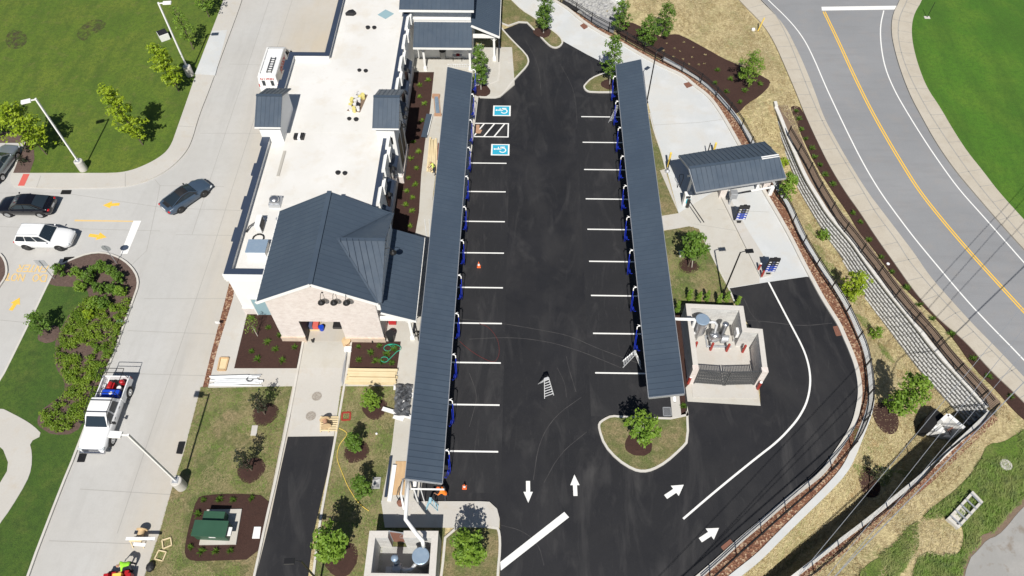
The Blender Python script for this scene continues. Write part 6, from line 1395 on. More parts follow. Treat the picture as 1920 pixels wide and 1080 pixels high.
turfs = [LG, [(640,725),(760,725),(712,1090),(592,1083)], [(1125,800),(1150,783),(1285,787),(1288,828),(1225,880),(1135,836)], [(1272,430),(1322,457),(1347,507),(1366,541),(1377,570),(1270,568),(1250,500)]]
addm('blade_dry', (.34,.29,.15), [(.8,.4,.62,(.22,.20,.09),.8)], rough=.85)
scatter('turf_blades', turfs, 18000, .15, .02, .075, 'blade_green', 14, .06, mask=(.5,-.1))
scatter('turf_blades', turfs, 18000, .16, .02, .078, 'blade_dry', 15, .05, mask=(.55,-.05))

scatter('ditch_weeds', [px([(1530,400),(1560,450),(1620,545),(1700,655),(1680,665),(1600,560),(1545,480),(1515,410)]), px([(1600,800),(1680,860),(1740,860),(1720,880),(1640,900),(1600,860)])], 2600, .22, .02, .03, 'blade_green', 16, .12, mask=(.7,-.05))
# ================================================================ LAMP POSTS
def lamp_white(label, u, v, h, hd, base_h=1.15):
    p = P(u, v, .1); t = thing('lamp_post', label, 'lamp post', p, group='tall white lamp posts on concrete drums')
    build('concrete_base', MB().lathe(p, [(.38,0),(.38,base_h-.05),(.34,base_h)], 20), 'kerb', parent=t)
    q = p+Vector((0,0,base_h)); tp = Vector((p.x,p.y,h))
    build('base_plate', MB().box(q.x-.2,q.x+.2,q.y-.2,q.y+.2,q.z,q.z+.04), 'galv', parent=t)
    build('pole', MB().beam(q, tp, .13, .13), 'white_metal', parent=t)
    d = Vector(hd).normalized(); a = build('lamp_head', MB().beam(tp+Vector((0,0,-.1)), tp+d*.45+Vector((0,0,-.08)), .08, .08), 'white_metal', parent=t)
    build('lamp_housing', MB().beam(tp+d*.40+Vector((0,0,-.08)), tp+d*1.15+Vector((0,0,-.08)), .42, .16), 'white_metal', parent=a, bevel=.03)
lamp_white('white lamp post at the lower left between the drive and the turf', 341, 912, 8.7, (-1,.05,0))
lamp_white('white lamp post at the edge of the north-west lawn nearest the black saloon', 157, 318, 8.4, (-1,-.4,0))
lamp_white('white lamp post by the sidewalk behind the lime green tree', 357, 141, 8.4, (1,.1,0))
def lamp_black(label, p, h, hd):
    t = thing('lamp_post', label, 'lamp post', p, group='slim black lamp posts')
    build('pole', MB().tube([p, p+Vector((0,0,h))], [.07,.055], 8), 'black_metal', parent=t)
    build('base_plate', MB().lathe(p, [(.16,0),(.16,.06),(.08,.12)], 12), 'black_metal', parent=t)
    d = Vector(hd).normalized(); tp = p+Vector((0,0,h-.02)); a = build('lamp_arm', MB().tube([tp, tp+d*.18+Vector((0,0,.10)), tp+d*.38+Vector((0,0,.12))], .035, 6), 'black_metal', parent=t)
    build('lamp_head', MB().beam(tp+d*.34+Vector((0,0,.12)), tp+d*.95+Vector((0,0,.12)), .36, .08), 'black_metal', parent=a, bevel=.02)
lamp_black('black lamp post above the stepped enclosure, head towards the menu board', P(1354,556,.06), 5.8, (1,.1,0))
lamp_black('black lamp post at the top right of the right canopy', P(1212.5,192,.05), 5.8, (.7,.7,0))
lamp_black('black lamp post leaning into view at the bottom over the exit lane', P(600,1093,.1), 5.1, (-1,-.05,0))
# ================================================================ SIGNS AND PAY LANE
def pole_sign(label, base, plate_px, kind, h):
    p = P(*base, .12); t = thing('road_sign', label, 'sign', p); build('pole', MB().tube([p, p+Vector((0,0,h+.35))], .03, 6), 'galv', parent=t)
    c = p+Vector((0,0,h)); m = MB(); n = Vector((0,-1,0)); x = Vector((1,0,0))
    if kind == 'oct': pts = [c+x*.38*cos(R(22.5+45*k))+Vector((0,0,.38*sin(R(22.5+45*k)))) for k in range(8)]; m.add([q-n*.035 for q in pts]+[q-n*.045 for q in pts], [tuple(range(8)), tuple(range(8,16))[::-1]])
    else: m.box(c.x-.42,c.x+.42,c.y+.035,c.y+.05,c.z-.38,c.z+.38)
    build('sign_plate', m, 'galv', parent=t)
pole_sign('grey back of an eight-sided sign on a leaning pole over the round shrubs', (219,494), (195,459), 'oct', 2.0)
pole_sign('grey back of a rectangular sign beside the painted words', (102,523), (74,492), 'rect', 2.1)
def menu_board(label, base, w_, zb, zt):
    p = P(*base, .16); t = thing('menu_board', label, 'sign', p)
    build('pedestal', MB().box(p.x-.16,p.x+.16,p.y-.07,p.y+.07,.16,zb), 'plastic_black', parent=t)
    b = build('board', MB().box(p.x-w_/2,p.x+w_/2,p.y-.10,p.y+.06,zb,zt).box(p.x-.12,p.x+.12,p.y-.05,p.y+.03,zt,zt+.12), 'plastic_black', parent=t, bevel=.015)
    y = p.y-.104; H_ = zt-zb
    build('blue_face', MB().box(p.x-w_/2+.03,p.x+w_/2-.03,y-.004,y,zb+.14,zb+H_*.52), 'board_blue', parent=b)
    build('pale_band', MB().box(p.x-w_/2+.03,p.x+w_/2-.03,y-.004,y,zb+.03,zb+.13), 'white_sheet', parent=b)
    m = MB()
    for k in range(5):
        z = zb+.22+k*H_*.155
        for s_ in (-1,1): cx = p.x+s_*w_*.33; m.box(cx-.085,cx+.085,y-.012,y-.006,z,z+.10)
    build('option_plates', m, 'white_sheet', parent=b)
    for k in range(5):
        z = zb+.30+k*H_*.155; pts = [(p.x+.11*cos(R(40*j)), z+.07*sin(R(40*j))) for j in range(9)]
        build('emblem', MB().add([(x_,y-.008,z_) for x_,z_ in pts], [tuple(range(9))]), 'board_grey', parent=b)
addm('board_blue', (.015,.05,.38), rough=.25); addm('board_grey', (.10,.12,.22), rough=.4)
menu_board('dark blue menu board with white plates standing near the grey box sign', (1385,417), .86, .55, 2.35)
menu_board('dark blue menu board with white plates at the lower tip of the lane divider', (1440,513), .86, .45, 2.25)
for (u, v), lb in (((1422,505),'short red bollard with white cap left of the lower menu board'),((1428,518),'short red bollard at the tip of the lane divider')): bollard(P(u,v,.16), 'bollard_red', lb, .75, .09, u == 1422, group='red bollards at the lower menu board')
p = P(1367,383,.16); t = thing('height_sensor', 'grey box sign on a short post beside the upper menu board', 'sign', p)
build('post', MB().box(p.x-.06,p.x+.06,p.y-.06,p.y+.06,.16,1.15), 'galv', parent=t); build('box', MB().box(p.x-.22,p.x+.38,p.y-.30,p.y+.30,1.15,1.75), 'galv', parent=t, bevel=.03)
p = P(1285,383,.03); t = thing('pay_kiosk', 'white pay kiosk with light blue panel at the left foot of the pay canopy', 'kiosk', p)
addm('cyan', (.05,.50,.62), rough=.4)
build('cabinet', MB().prism([(p.x-.30,p.y-.25),(p.x+.30,p.y-.25),(p.x+.34,p.y+.2),(p.x-.34,p.y+.2)], .03, 1.5), 'white_metal', parent=t, bevel=.05)
build('panel', MB().box(p.x-.10,p.x+.26,p.y-.275,p.y-.252,.45,1.0), 'cyan', parent=t); build('screen', MB().box(p.x-.2,p.x+.2,p.y-.275,p.y-.252,1.08,1.36), 'dark_glass', parent=t)
a, b = P(1292,376,.9), P(1320,417,.9)
t = thing('barrier_arm', 'thin dark barrier arm reaching across the left pay lane', 'barrier', P(1290,374,.03))
build('arm', MB().beam(a, b, .07, .05), 'rim_dark', parent=t); q = P(1291,372,.9); build('pivot_box', MB().box(a.x-.15,a.x+.12,a.y-.1,a.y+.15,.03,1.0), 'rim_dark', parent=t, bevel=.02)
a, b, c = P(1447,351,1.0), P(1408,358,1.0), P(1391,361,1.0)
t = thing('barrier_arm', 'white barrier arm with dark tip across the right pay lane', 'barrier', (a.x,a.y,0))
build('arm', MB().beam(a, b, .16, .08), 'white_metal', parent=t); build('tip', MB().beam(b, c, .14, .07), 'rim_dark', parent=t); build('pivot_box', MB().box(a.x-.1,a.x+.22,a.y-.15,a.y+.15,.02,1.1), 'white_metal', parent=t, bevel=.02)
p = P(1270,352,.03); t = thing('hose_stand', 'thin black looped hose stand left of the pay kiosk', 'stand', p)
build('hose_loop', MB().tube([p+Vector(o) for o in ((0,0,0),(.05,0,.8),(-.1,.0,1.3),(-.05,.1,1.6),(.25,.1,1.6),(.3,0,1.2),(.2,0,.1))], .03, 6), 'hose_black', parent=t)
for (u, v), lb in (((1353,366),'pale stone pier under the middle of the pay canopy'),((1434,350),'pale stone pier under the right end of the pay canopy')):
    p = P(u,v,.1); tag(build('stone_pier', MB().box(p.x-.28,p.x+.28,p.y-.28,p.y+.28,.05,1.0).box(p.x-.33,p.x+.33,p.y-.33,p.y+.33,1.0,1.1), 'brick_pale'), lb, 'pier')
bollard(P(1252,312,.03), 'bollard_yellow', 'tall yellow bollard at the upper left corner of the pay canopy', 1.75, .10); bollard(P(1337,287,.03), 'bollard_yellow', 'tall yellow bollard behind the roof of the pay canopy', 1.3, .10)
for (u, v), lb in (((1251,322),'black post beside the yellow bollard at the pay canopy'),((1325,292),'short black post behind the roof of the pay canopy')):
    p = P(u,v,.03); t = thing('sensor_post', lb, 'post', p); build('pole', MB().tube([p,p+Vector((0,0,1.6))],.05,8), 'black_metal', parent=t); build('foot', MB().lathe(p,[(.22,0),(.22,.15),(.1,.3)],10), 'galv', parent=t)
p = P(1421,58,.0); t = thing('marker_post', 'yellow pipeline marker post in the straw by the road sidewalk', 'post', p)
build('tube', MB().tube([p, p+Vector((.25,0,1.6))], .07, 8), 'bollard_yellow', parent=t); build('cap', MB().lathe(p+Vector((-.5,.1,0)), [(.2,0),(.2,.2),(.05,.3)], 10), 'white_sheet', parent=t)
p = P(1738,33,.12); t = thing('sign_post', 'thin dark sign post in the bright lawn across the road', 'sign', p); build('pole', MB().tube([p,p+Vector((0,0,1.9))],.03,6), 'black_metal', parent=t); build('footing', MB().box(p.x-.3,p.x+.3,p.y-.2,p.y+.2,.1,.16), 'kerb', parent=t)
p = P(309,72,.12); t = thing('utility_bin', 'small white box with a black top on the north-west lawn', 'box', p, R(35))
build('box', MB().box(-.48,.48,-.48,.48,0,.75), 'white_wall', parent=t, world=False, bevel=.02); build('lid', MB().box(-.46,.46,-.46,.46,.76,.80), 'plastic_black', parent=t, world=False)
# ================================================================ DRAINS AND COVERS
def grate(label, pts, z, m='plastic_black', frame='joint', name='drain_grate', bars=8, group=None):
    q = px(pts, z); c = sum(q, Vector())/len(q); t = thing(name, label, 'drain', c, group=group)
    mb = MB().prism(q, z+.002, z+.010); build('pit', mb, 'dark_void' if m != 'rust_grate' else 'rust_grate', parent=t)
    g = MB(); a, b, c_, d = q
    for k in range(bars+1): f = k/bars; g.beam(a.lerp(b,f)+Vector((0,0,.02)), d.lerp(c_,f)+Vector((0,0,.02)), .03, .02)
    for u_, v_ in ((a,b),(b,c_),(c_,d),(d,a)): g.beam(u_+Vector((0,0,.02)), v_+Vector((0,0,.02)), .05, .024)
    build('bars', g, m if m != 'plastic_black' else 'rim_dark', parent=t)
grate('black drain grate beside the nose of the white pickup', [(150,850),(163,850),(158,866),(145,866)], .005)
grate('black drain grate at the turf edge above the lower left lamp post', [(336,829),(347,829),(341,851),(331,850)], .03)
grate('black drain grate at the sidewalk kerb above the black saloon', [(117,357),(134,357),(132,364),(114,364)], .005)
grate('dark drain inlet at the front kerb of the left island near the sign', [(121,483),(139,482),(136,492),(118,493)], .005)
grate('pinkish drain grate at the kerb near the top fence', [(1088,48),(1096,43),(1102,51),(1095,55)], .02, 'rust_grate')
grate('pinkish drain grate in the entry lane beside the curved kerb', [(1282,157),(1293,154),(1298,161),(1288,165)], .02, 'rust_grate')
grate('rusty drain inlet where the asphalt kerb starts to curve', [(1562,613),(1576,611),(1580,628),(1568,630)], .02, 'rust_grate')
grate('pinkish drain grate at the bottom of the curved fence', [(1352,1026),(1369,1012),(1379,1025),(1363,1038)], .02, 'rust_grate')
grate('pale square grate behind the teardrop island under the right canopy end', [(1243,764),(1257,764),(1259,780),(1244,780)], .03, 'galv')
def cover(label, u, v, r, z, m='manhole', cat='manhole cover', group=None):
    p = P(u,v,z); tag(build('manhole_cover', MB().lathe((p.x,p.y,z), [(r,0),(r,.02),(r*.92,.02),(r*.92,.012),(0.01,.012)], 28), m), label, cat, group)
cover('round patterned cover in the apron, the upper of two', 594,743,.36,.04); cover('round patterned cover in the apron, the lower of two', 583,780,.36,.04)
p = gp(1885,872); tag(build('manhole_cover', MB().lathe(p, [(.42,0),(.40,.12),(.30,.14),(.28,.10),(.01,.10)], 24), 'stone_cap'), 'pale round manhole in the rough grass at the far right', 'manhole cover')
p = P(1665,495,.05); tag(build('manhole_cover', MB().lathe(p, [(.13,0),(.13,.05),(.01,.05)], 14), 'white_sheet'), 'small white round cap in the roadside mulch strip', 'cap')
def lid(label, pts, z, h, m, name='utility_cover'): tag(build(name, MB().prism(px(pts, z), z, z+h), m, bevel=.01), label, 'utility lid')
lid('cream rectangular utility lid in the turf above the lower bronze tree', [(473,798),(484,798),(481,817),(470,817)], .07, .06, 'sidewalk')
lid('white rounded utility lid in the mulch right of the green transformer', [(477,988),(490,988),(487,1010),(473,1010)], .09, .06, 'white_wall')
lid('pale utility lid in the turf beside the staked lane tree', [(1272,470),(1282,470),(1283,482),(1274,483)], .06, .05, 'sidewalk')
lid('pale utility lid in the turf right of the north porch', [(953,106),(961,106),(961,117),(953,117)], .12, .05, 'sidewalk')
lid('small green utility lid at the kerb of the left island', [(219,599),(231,600),(229,607),(219,606)], .12, .06, 'door_blue')
p = P(706,906,.07); t = thing('valve_box', 'square brown valve box with gravel lid on the middle turf', 'utility box', p)
build('frame', MB().box(p.x-.28,p.x+.28,p.y-.40,p.y+.40,.07,.16), 'cmu_grey', parent=t); build('lid', MB().box(p.x-.22,p.x+.22,p.y-.34,p.y+.30,.161,.18), 'riprap', parent=t)
tag(build('ground_marker', MB().sphere(P(706,813,.12), .09, 10, 6), 'white_sheet', smooth=True), 'tiny white round marker on the middle turf', 'marker')
# ================================================================ SITE CLUTTER
def ladder_seg(m, a0, a1, b0, b1, n, w_=.05, d=.06, rung=.035):
    m.beam(a0, a1, w_, d); m.beam(b0, b1, w_, d)
    for k in range(n): f = (k+.7)/(n+.3); m.beam(a0.lerp(a1,f), b0.lerp(b1,f), rung*1.6, rung)
def a_ladder(label, f1, f2, r1, r2, h, mt='alu', n=6, top=.34, name='stepladder'):
    """A-frame ladder with feet at ground points"""
    F1, F2, R1, R2 = [P(*q, .02) for q in (f1,f2,r1,r2)]; c = (F1+F2+R1+R2)/4; w_ = (F2-F1).normalized()*top/2
    t = thing(name, label, 'ladder', c); T1 = Vector((c.x,c.y,h))-w_; T2 = Vector((c.x,c.y,h))+w_
    m = MB(); ladder_seg(m, F1, T1, F2, T2, n); build('front_rails', m, mt, parent=t)
    m = MB(); ladder_seg(m, R1, T1, R2, T2, max(2, n-1), .04, .05, .03); build('rear_rails', m, mt, parent=t)
    build('top_cap', MB().beam(T1, T2, .16, .07), mt, parent=t)
a_ladder('silver folding ladder standing alone in the middle of the asphalt', (1021,747), (1038,741), (1009,720), (1024,714), 1.75, 'alu', 7)
a_ladder('silver folding ladder at the lower parking bay beside the right canopy', (1167,677), (1168,689), (1201,679), (1202,692), 1.9, 'alu', 6)
a_ladder('pale blue stepladder at the open lower end of the left canopy', (798,958), (800,949), (822,959), (824,950), 1.6, 'step_blue', 5) if False else None
addm('step_blue', (.30,.52,.62), rough=.5)
a_ladder('pale blue stepladder at the open lower end of the left canopy', (798,958), (800,948), (822,959), (823,949), 1.7, 'step_blue', 5)
def lean_ladder(label, a, b, w_, mt='alu', n=10, flat=False):
    a = P(*a); b = P(*b); t = thing('extension_ladder', label, 'ladder', a); d = (b-a).normalized(); s_ = (Vector((0,0,1)).cross(d)).normalized()*w_/2
    m = MB(); ladder_seg(m, a-s_, b-s_, a+s_, b+s_, n, .04, .07, .03); build('rails_and_rungs', m, mt, parent=t)
lean_ladder('silver extension ladder leaning on the upper part of the right canopy', (1144,228,.05), (1160,196,2.8), .42)
lean_ladder('long silver ladder lying on the slab in front of the north porch', (838,123,.20), (880,123,.20), .42, 'alu', 12)
lean_ladder('white ladder leaning inside the shaded north-east porch', (898,100,.15), (899,82,1.6), .42, 'alu', 8)
def cone(label, u, v, h=.6):
    p = P(u,v,.013); t = thing('traffic_cone', label, 'cone', p); build('base', MB().box(p.x-.15,p.x+.15,p.y-.15,p.y+.15,.013,.05), 'orange', parent=t)
    build('shaft', MB().lathe(p+Vector((0,0,.037)), [(.15,0),(.09,h*.45),(.09,h*.46),(.03,h)], 14), 'orange', parent=t); build('reflective_band', MB().lathe(p+Vector((0,0,.037)), [(.108,h*.35),(.068,h*.68)], 14), 'white_sheet', parent=t)
cone('orange cone standing in the fourth left parking bay', 898, 500); cone('orange cone with pale ring seen from above near the blue stepladder', 871, 914, .5)
# worker helpers: continuous skinned body
def person(label, foot, rz, J, cols, hat=None, vest=None, group=None):
    """J: joint positions in local metres; faces +X"""
    t = thing('person', label, 'person', foot, rz)
    names = list(J); me = bpy.data.meshes.new('body'); E = [('pelvis','waist'),('waist','chest'),('chest','neck'),('neck','head'),('head','crown')]
    for s_ in 'lr': E += [('pelvis','hip'+s_),('hip'+s_,'knee'+s_),('knee'+s_,'ankle'+s_),('ankle'+s_,'toe'+s_),('chest','sho'+s_),('sho'+s_,'elb'+s_),('elb'+s_,'wri'+s_),('wri'+s_,'palm'+s_)]
    me.from_pydata([J[n] for n in names], [(names.index(a), names.index(b)) for a, b in E], []); o = bpy.data.objects.new('body', me); COL.objects.link(o)
    o.modifiers.new('s', 'SKIN'); sv = me.skin_vertices[0].data
    rad = dict(pelvis=(.15,.12),waist=(.14,.11),chest=(.17,.12),neck=(.06,.06),head=(.085,.095),crown=(.07,.08),hip=(.10,.10),knee=(.065,.065),ankle=(.045,.045),toe=(.045,.04),sho=(.07,.07),elb=(.05,.05),wri=(.032,.028),palm=(.045,.025))
    for i, n in enumerate(names): k = n[:-1] if n[-1] in 'lr' and n[:-1] in rad else n; sv[i].radius = rad[k]; sv[i].use_root = (n == 'pelvis')
    sb = o.modifiers.new('u', 'SUBSURF'); sb.levels = 1; sb.render_levels = 1
    dg = bpy.context.evaluated_depsgraph_get(); m2 = bpy.data.meshes.new_from_object(o.evaluated_get(dg)); bpy.data.objects.remove(o)
    b = bpy.data.objects.new('body', m2); COL.objects.link(b); b.parent = t; m2.materials.clear()
    for c in cols: m2.materials.append(MT[c])
    segs = [(Vector(J[a]), Vector(J[b_]), (0 if b_ in ('head','crown') or a[:3] in ('elb','wri') and b_[:3] in ('wri','pal') else (2 if a[:3] in ('hip','kne','ank') or b_[:3] == 'hip' else 1))) for a, b_ in E]
    for pl in m2.polygons:
        c = pl.center; best = min(segs, key=lambda s_: (c-(s_[0]+(s_[1]-s_[0])*max(0,min(1,(c-s_[0]).dot(s_[1]-s_[0])/max(1e-6,(s_[1]-s_[0]).length_squared))))).length); pl.material_index = best[2]; pl.use_smooth = True
    for s_ in 'lr':   # five separate fingers on each palm
        a, c = Vector(J['wri'+s_]), Vector(J['palm'+s_]); d = (c-a).normalized(); y = d.cross(Vector((0,0,1))); y = y.normalized() if y.length > .1 else Vector((0,1,0)); m = MB()
        for k, (o_, L) in enumerate(((-.03,.07),(-.01,.085),(.01,.08),(.03,.065))):
            q = c+y*o_; m.tube([q, q+d*L*.5+Vector((0,0,-.008)), q+d*L+Vector((0,0,-.03))], [.011,.010,.007], 5)
        q = a.lerp(c,.5)+y*.035; m.tube([q, q+y*.03+d*.03, q+y*.035+d*.06], [.012,.010,.008], 5)
        build('hand', m, cols[0], parent=t, world=False, smooth=True)
    h = Vector(J['head']); cr = Vector(J['crown']); ud = (cr-h).normalized(); fw = Vector(J.get('face', (1,0,0))) if False else Vector((1,0,0)); fw = (fw-ud*fw.dot(ud)).normalized(); sd = ud.cross(fw)
    m = MB()
    for s_ in (-1,1): m.sphere(h+fw*.085+sd*s_*.033+ud*.03, .014, 6, 4); m.sphere(h+sd*s_*.09+ud*.02, (.015,.03,.03), 6, 4)
    m.sphere(h+fw*.10+ud*.0, .018, 6, 4); m.box(-.01,.01,-.025,.025,-.004,.004, M=Matrix.Translation(h+fw*.09-ud*.045))
    build('face', m, 'skin', parent=t, world=False, smooth=True)
    if hat: build('hard_hat', MB().lathe(h+ud*.06, [(.15,0),(.135,.02),(.125,.06),(.09,.12),(.03,.145)], 14, ax=ud), hat, parent=t, world=False, smooth=True)
    return t
def pose(lean=0, armz=.9, armx=.45, stance=.16, step=.0, h=1.0, spread=.22):
    """standing figure whose trunk leans forward by lean radians and whose hands reach (armx, armz)"""
    J = {}; J['pelvis'] = (0,0,.95*h); c, s_ = cos(lean), sin(lean)
    def up(l, y=0, f=0): return (s_*l+c*f, y, .95*h+c*l-s_*f)
    J['waist'] = up(.16); J['chest'] = up(.38); J['neck'] = up(.53); J['head'] = up(.66, 0, .02); J['crown'] = up(.76, 0, .02)
    for k, sg in (('l',1),('r',-1)):
        J['hip'+k] = (0, sg*.09, .90*h); J['knee'+k] = (.05+step*sg*.5, sg*stance*.8, .48*h); J['ankle'+k] = (step*sg, sg*stance, .08); J['toe'+k] = (step*sg+.16, sg*stance*1.1, .04)
        sh = up(.46, sg*.20); J['sho'+k] = sh; wr = (armx, sg*spread, armz); d = Vector(wr)-Vector(sh); L = d.length
        if L > .52: wr = tuple(Vector(sh)+d*.52/L)
        mid = (Vector(sh)+Vector(wr))/2+Vector((-.06, sg*.08, -.10 if L < .5 else -.02)); J['elb'+k] = tuple(mid); J['wri'+k] = wr
        dd = (Vector(wr)-mid).normalized(); J['palm'+k] = tuple(Vector(wr)+dd*.08)
    return J
person('worker in orange shirt and red hard hat leaning at the lower canopy end', P(838,935,.02), R(160), pose(.75,.9,.7), ['skin','hivis_orange','cloth_dark'], 'orange')
person('worker in bright green shirt bent over the red machine on the drive', P(254,1064,.01), R(205), pose(1.0,.75,.75,.2,.12), ['skin','hivis_green','cloth_dark'])
person('worker in yellow vest beside the timber stack at the left canopy', P(815,326,.12), R(210), pose(.35,1.0,.4), ['skin','hivis_yellow','cloth_dark'])
# red machine under the green worker
p = P(228,1088,.01); t = thing('masonry_saw', 'red and yellow masonry saw the green-shirted worker leans over', 'machine', p, R(8))
def LB(n_, m_, mt, par, **k): return build(n_, m_, mt, parent=par, world=False, **k)
LB('chassis', MB().box(-.75,.6,-.45,.45,.35,.5).box(-.8,-.5,-.3,.3,.5,.85), 'red_paint', t, bevel=.03); LB('water_tank', MB().box(.55,.85,-.7,.2,.2,.75), 'red_paint', t, bevel=.05)
LB('engine', MB().box(-.25,.3,-.3,.25,.5,.85), 'bollard_yellow', t, bevel=.04); LB('blade_guard', MB().lathe((.1,-.35,.9), [(.05,-.05),(.3,-.05),(.3,.05),(.05,.05)], 18, ax=(0,1,0)), 'plastic_black', t)
for x in (-.6,.45):
    for y in (-.5,.5): LB('wheel', MB().lathe((x,y,.2), [(.1,-.05),(.2,-.05),(.2,.05),(.1,.05)], 14, ax=(0,1,0)), 'tyre', t)
p = P(268,1004,.01); t = thing('cable_drum', 'tan drum with a long white plank across it on the drive edge', 'drum', p)
LB('drum', MB().lathe((0,0,.35), [(.35,-.3),(.35,-.25),(.2,-.25),(.2,.25),(.35,.25),(.35,.3)], 20, ax=(0,1,0)), 'wood_spool', t)
tag(build('loose_plank', MB().beam(P(236,1010,.8), P(291,1010,.8), .20, .04), 'white_sheet'), 'long white plank balanced over the tan drum', 'plank')
t = thing('saw_horse', 'wooden trestle under the white plank next to the drive edge', 'trestle', P(262,1020,.01))
LB('beam', MB().box(-.4,.4,-.05,.05,.62,.70), 'lumber', t)
for x in (-.35,.35):
    for y in (-.25,.25): LB('leg', MB().beam((x,0,.64),(x,y,0), .06, .04), 'lumber', t)
tag(build('board', MB().beam(P(250,1020,.75), P(273,1022,.75), .22, .03), 'white_sheet'), 'short white board lying on the wooden trestle', 'board')
for pts, lb in ((((304,1013),(320,1008),(322,1022),(306,1029)),'square white timber frame lying in the turf, the upper one'),(((298,1032),(312,1035),(305,1052),(290,1048)),'square white timber frame lying in the turf, the lower one')):
    q = px(pts, .14); m = MB()
    for i in range(4): m.beam(q[i], q[(i+1)%4], .07, .08)
    tag(build('timber_frame', m, 'lumber'), lb, 'frame', 'square timber frames on the turf')
tag(build('black_bag', MB().sphere(P(282,1063,.2), (.28,.34,.24), 9, 6), 'plastic_black'), 'black bag slumped on the turf edge near the green worker', 'bag')
# plank stack in front of the right front bed
rnd = random.Random(8)
t = thing('lumber_stack', 'long stack of pale planks below the right front bed', 'lumber', P(695,712,.12)); a, b = P(649,722,.12), P(742,722,.12); 
for r in range(4):
    m = MB()
    for k in range(5):
        y = a.y+.05+k*.24+rnd.uniform(-.02,.02); x0 = a.x+rnd.uniform(-.12,.15)+r*.04; m.box(x0, b.x+rnd.uniform(-.2,.1), y, y+.20, .13+r*.10, .13+r*.10+.085)
    build('plank_layer', m, 'lumber', parent=t)
t = thing('lumber_stack', 'stack of long pale boards on the side walk by the yellow-vested worker', 'lumber', P(805,295,.12))
q = [P(800,322,.12), P(822,322,.12), P(819,264,.12), P(806,264,.12)]
for r in range(3):
    m = MB()
    for k in range(5):
        f = k/5; A_, B_ = q[0].lerp(q[1], f+.08), q[3].lerp(q[2], f+.08); o = Vector((0,rnd.uniform(-.25,.25),.06+r*.09)); m.beam(A_+o, B_+o, .17, .075)
    build('plank_layer', m, 'lumber', parent=t)
tag(build('dark_gap_board', MB().beam(P(820,300,.5), P(822,268,.5), .10, .05), 'rust_grate'), 'dark narrow board on top of the side stack', 'board')
# white pipes bundle
t = thing('pipe_bundle', 'untidy bundle of long white pipes on the walk left of the front bed', 'pipes', P(440,712,.12)); m = MB()
for k in range(34):
    u0 = 393+rnd.uniform(-2,14); u1 = 488+rnd.uniform(-30,6); v0 = 706+rnd.uniform(0,17); v1 = v0-rnd.uniform(-3,8)*(1 if v0 > 712 else .6); z = .15+rnd.random()*.16
    m.tube([P(u0,v0,z), P(u1,max(703,v1),z+rnd.uniform(-.02,.04))], rnd.choice((.025,.03,.04,.06)), 6)
build('pipes', m, 'pvc', parent=t); tag(build('hose_coil', MB().tube([P(468+6*cos(a_*.7),711+4*sin(a_*.7),.40) for a_ in range(7)], .03, 6), 'hose_black'), 'black hose loop lying on the white pipe bundle', 'hose')
t = thing('conduit_bundle', 'grey metal conduits leaning along the apron kerb', 'pipes', P(646,690,.1)); m = MB()
for k in range(7): m.tube([P(650-k*.6+rnd.uniform(-1,1),660+k*3,.20+.02*k), P(643-k*.5+rnd.uniform(-1,1),722-k*2,.15+.02*k)], .035, 6)
build('conduits', m, 'galv', parent=t)
# crate frame on the entrance walk
t = thing('crate', 'shallow wooden crate on the walk left of the front bed', 'crate', P(418,682,.12)); q = [P(413,671,.2),P(429,671,.2),P(423,694,.2),P(408,694,.2)]; m = MB()
for i in range(4): m.beam(q[i], q[(i+1)%4], .10, .14)
build('frame', m, 'plywood', parent=t); build('bottom', MB().prism(q, .13, .16), 'lumber', parent=t)
p = P(415,612,.05); t = thing('stake_sign', 'small white sign on a stake in the red rock strip', 'sign', p); build('stake', MB().tube([p,p+Vector((-.05,0,.75))],.015,5), 'galv', parent=t); build('plate', MB().box(p.x-.3,p.x+.05,p.y-.01,p.y+.01,.45,.75), 'white_sheet', parent=t)
# spools
p = P(651,645,.05); t = thing('cable_spool', 'wooden cable spool with a tan top beside the tunnel mouth', 'spool', p)
LB('flange', MB().lathe((0,0,.02), [(.34,0),(.34,.05)], 22), 'wood_spool', t); LB('drum', MB().lathe((0,0,.07), [(.18,0),(.18,.4)], 16), 'cardboard', t); LB('flange', MB().lathe((0,0,.47), [(.34,0),(.34,.05),(.05,.06)], 22), 'wood_spool', t)
tag(build('white_crate', MB().box(p.x-.1,p.x+.45,p.y-.75,p.y-.35,.05,.35), 'white_wall', bevel=.03), 'small white crate in front of the wooden spool', 'crate')
t = thing('pallet', 'slatted wooden pallet on the apron above the asphalt lane', 'pallet', P(618,798,.05)); q = [P(601,782,.06),P(636,782,.06),P(633,811,.06),P(600,811,.06)]; m = MB()
for k in range(7): f = (k+.3)/7; A_, B_ = q[0].lerp(q[3],f), q[1].lerp(q[2],f); m.beam(A_+Vector((0,0,.12)), B_+Vector((0,0,.12)), .11, .025)
for f in (.05,.5,.95): m.beam(q[0].lerp(q[1],f)+Vector((0,0,.05)), q[3].lerp(q[2],f)+Vector((0,0,.05)), .06, .09)
build('slats', m, 'lumber', parent=t)
p = P(612,797,.19); t = thing('cable_spool', 'empty wooden cable spool lying on the slatted pallet', 'spool', p, R(20)); LB('flange', MB().lathe((0,.28,.36), [(.36,0),(.36,.05)], 22, ax=(0,1,.0)), 'wood_spool', t); LB('flange', MB().lathe((0,-.30,.36), [(.36,0),(.36,.05)], 22, ax=(0,1,0)), 'wood_spool', t); LB('drum', MB().lathe((0,-.26,.36), [(.16,0),(.16,.54)], 14, ax=(0,1,0)), 'cardboard', t)
q = [P(642,774,.1),P(657,773,.1),P(656,787,.1),P(641,788,.1)]; m = MB()
for i in range(4): m.beam(q[i], q[(i+1)%4], .12, .06)
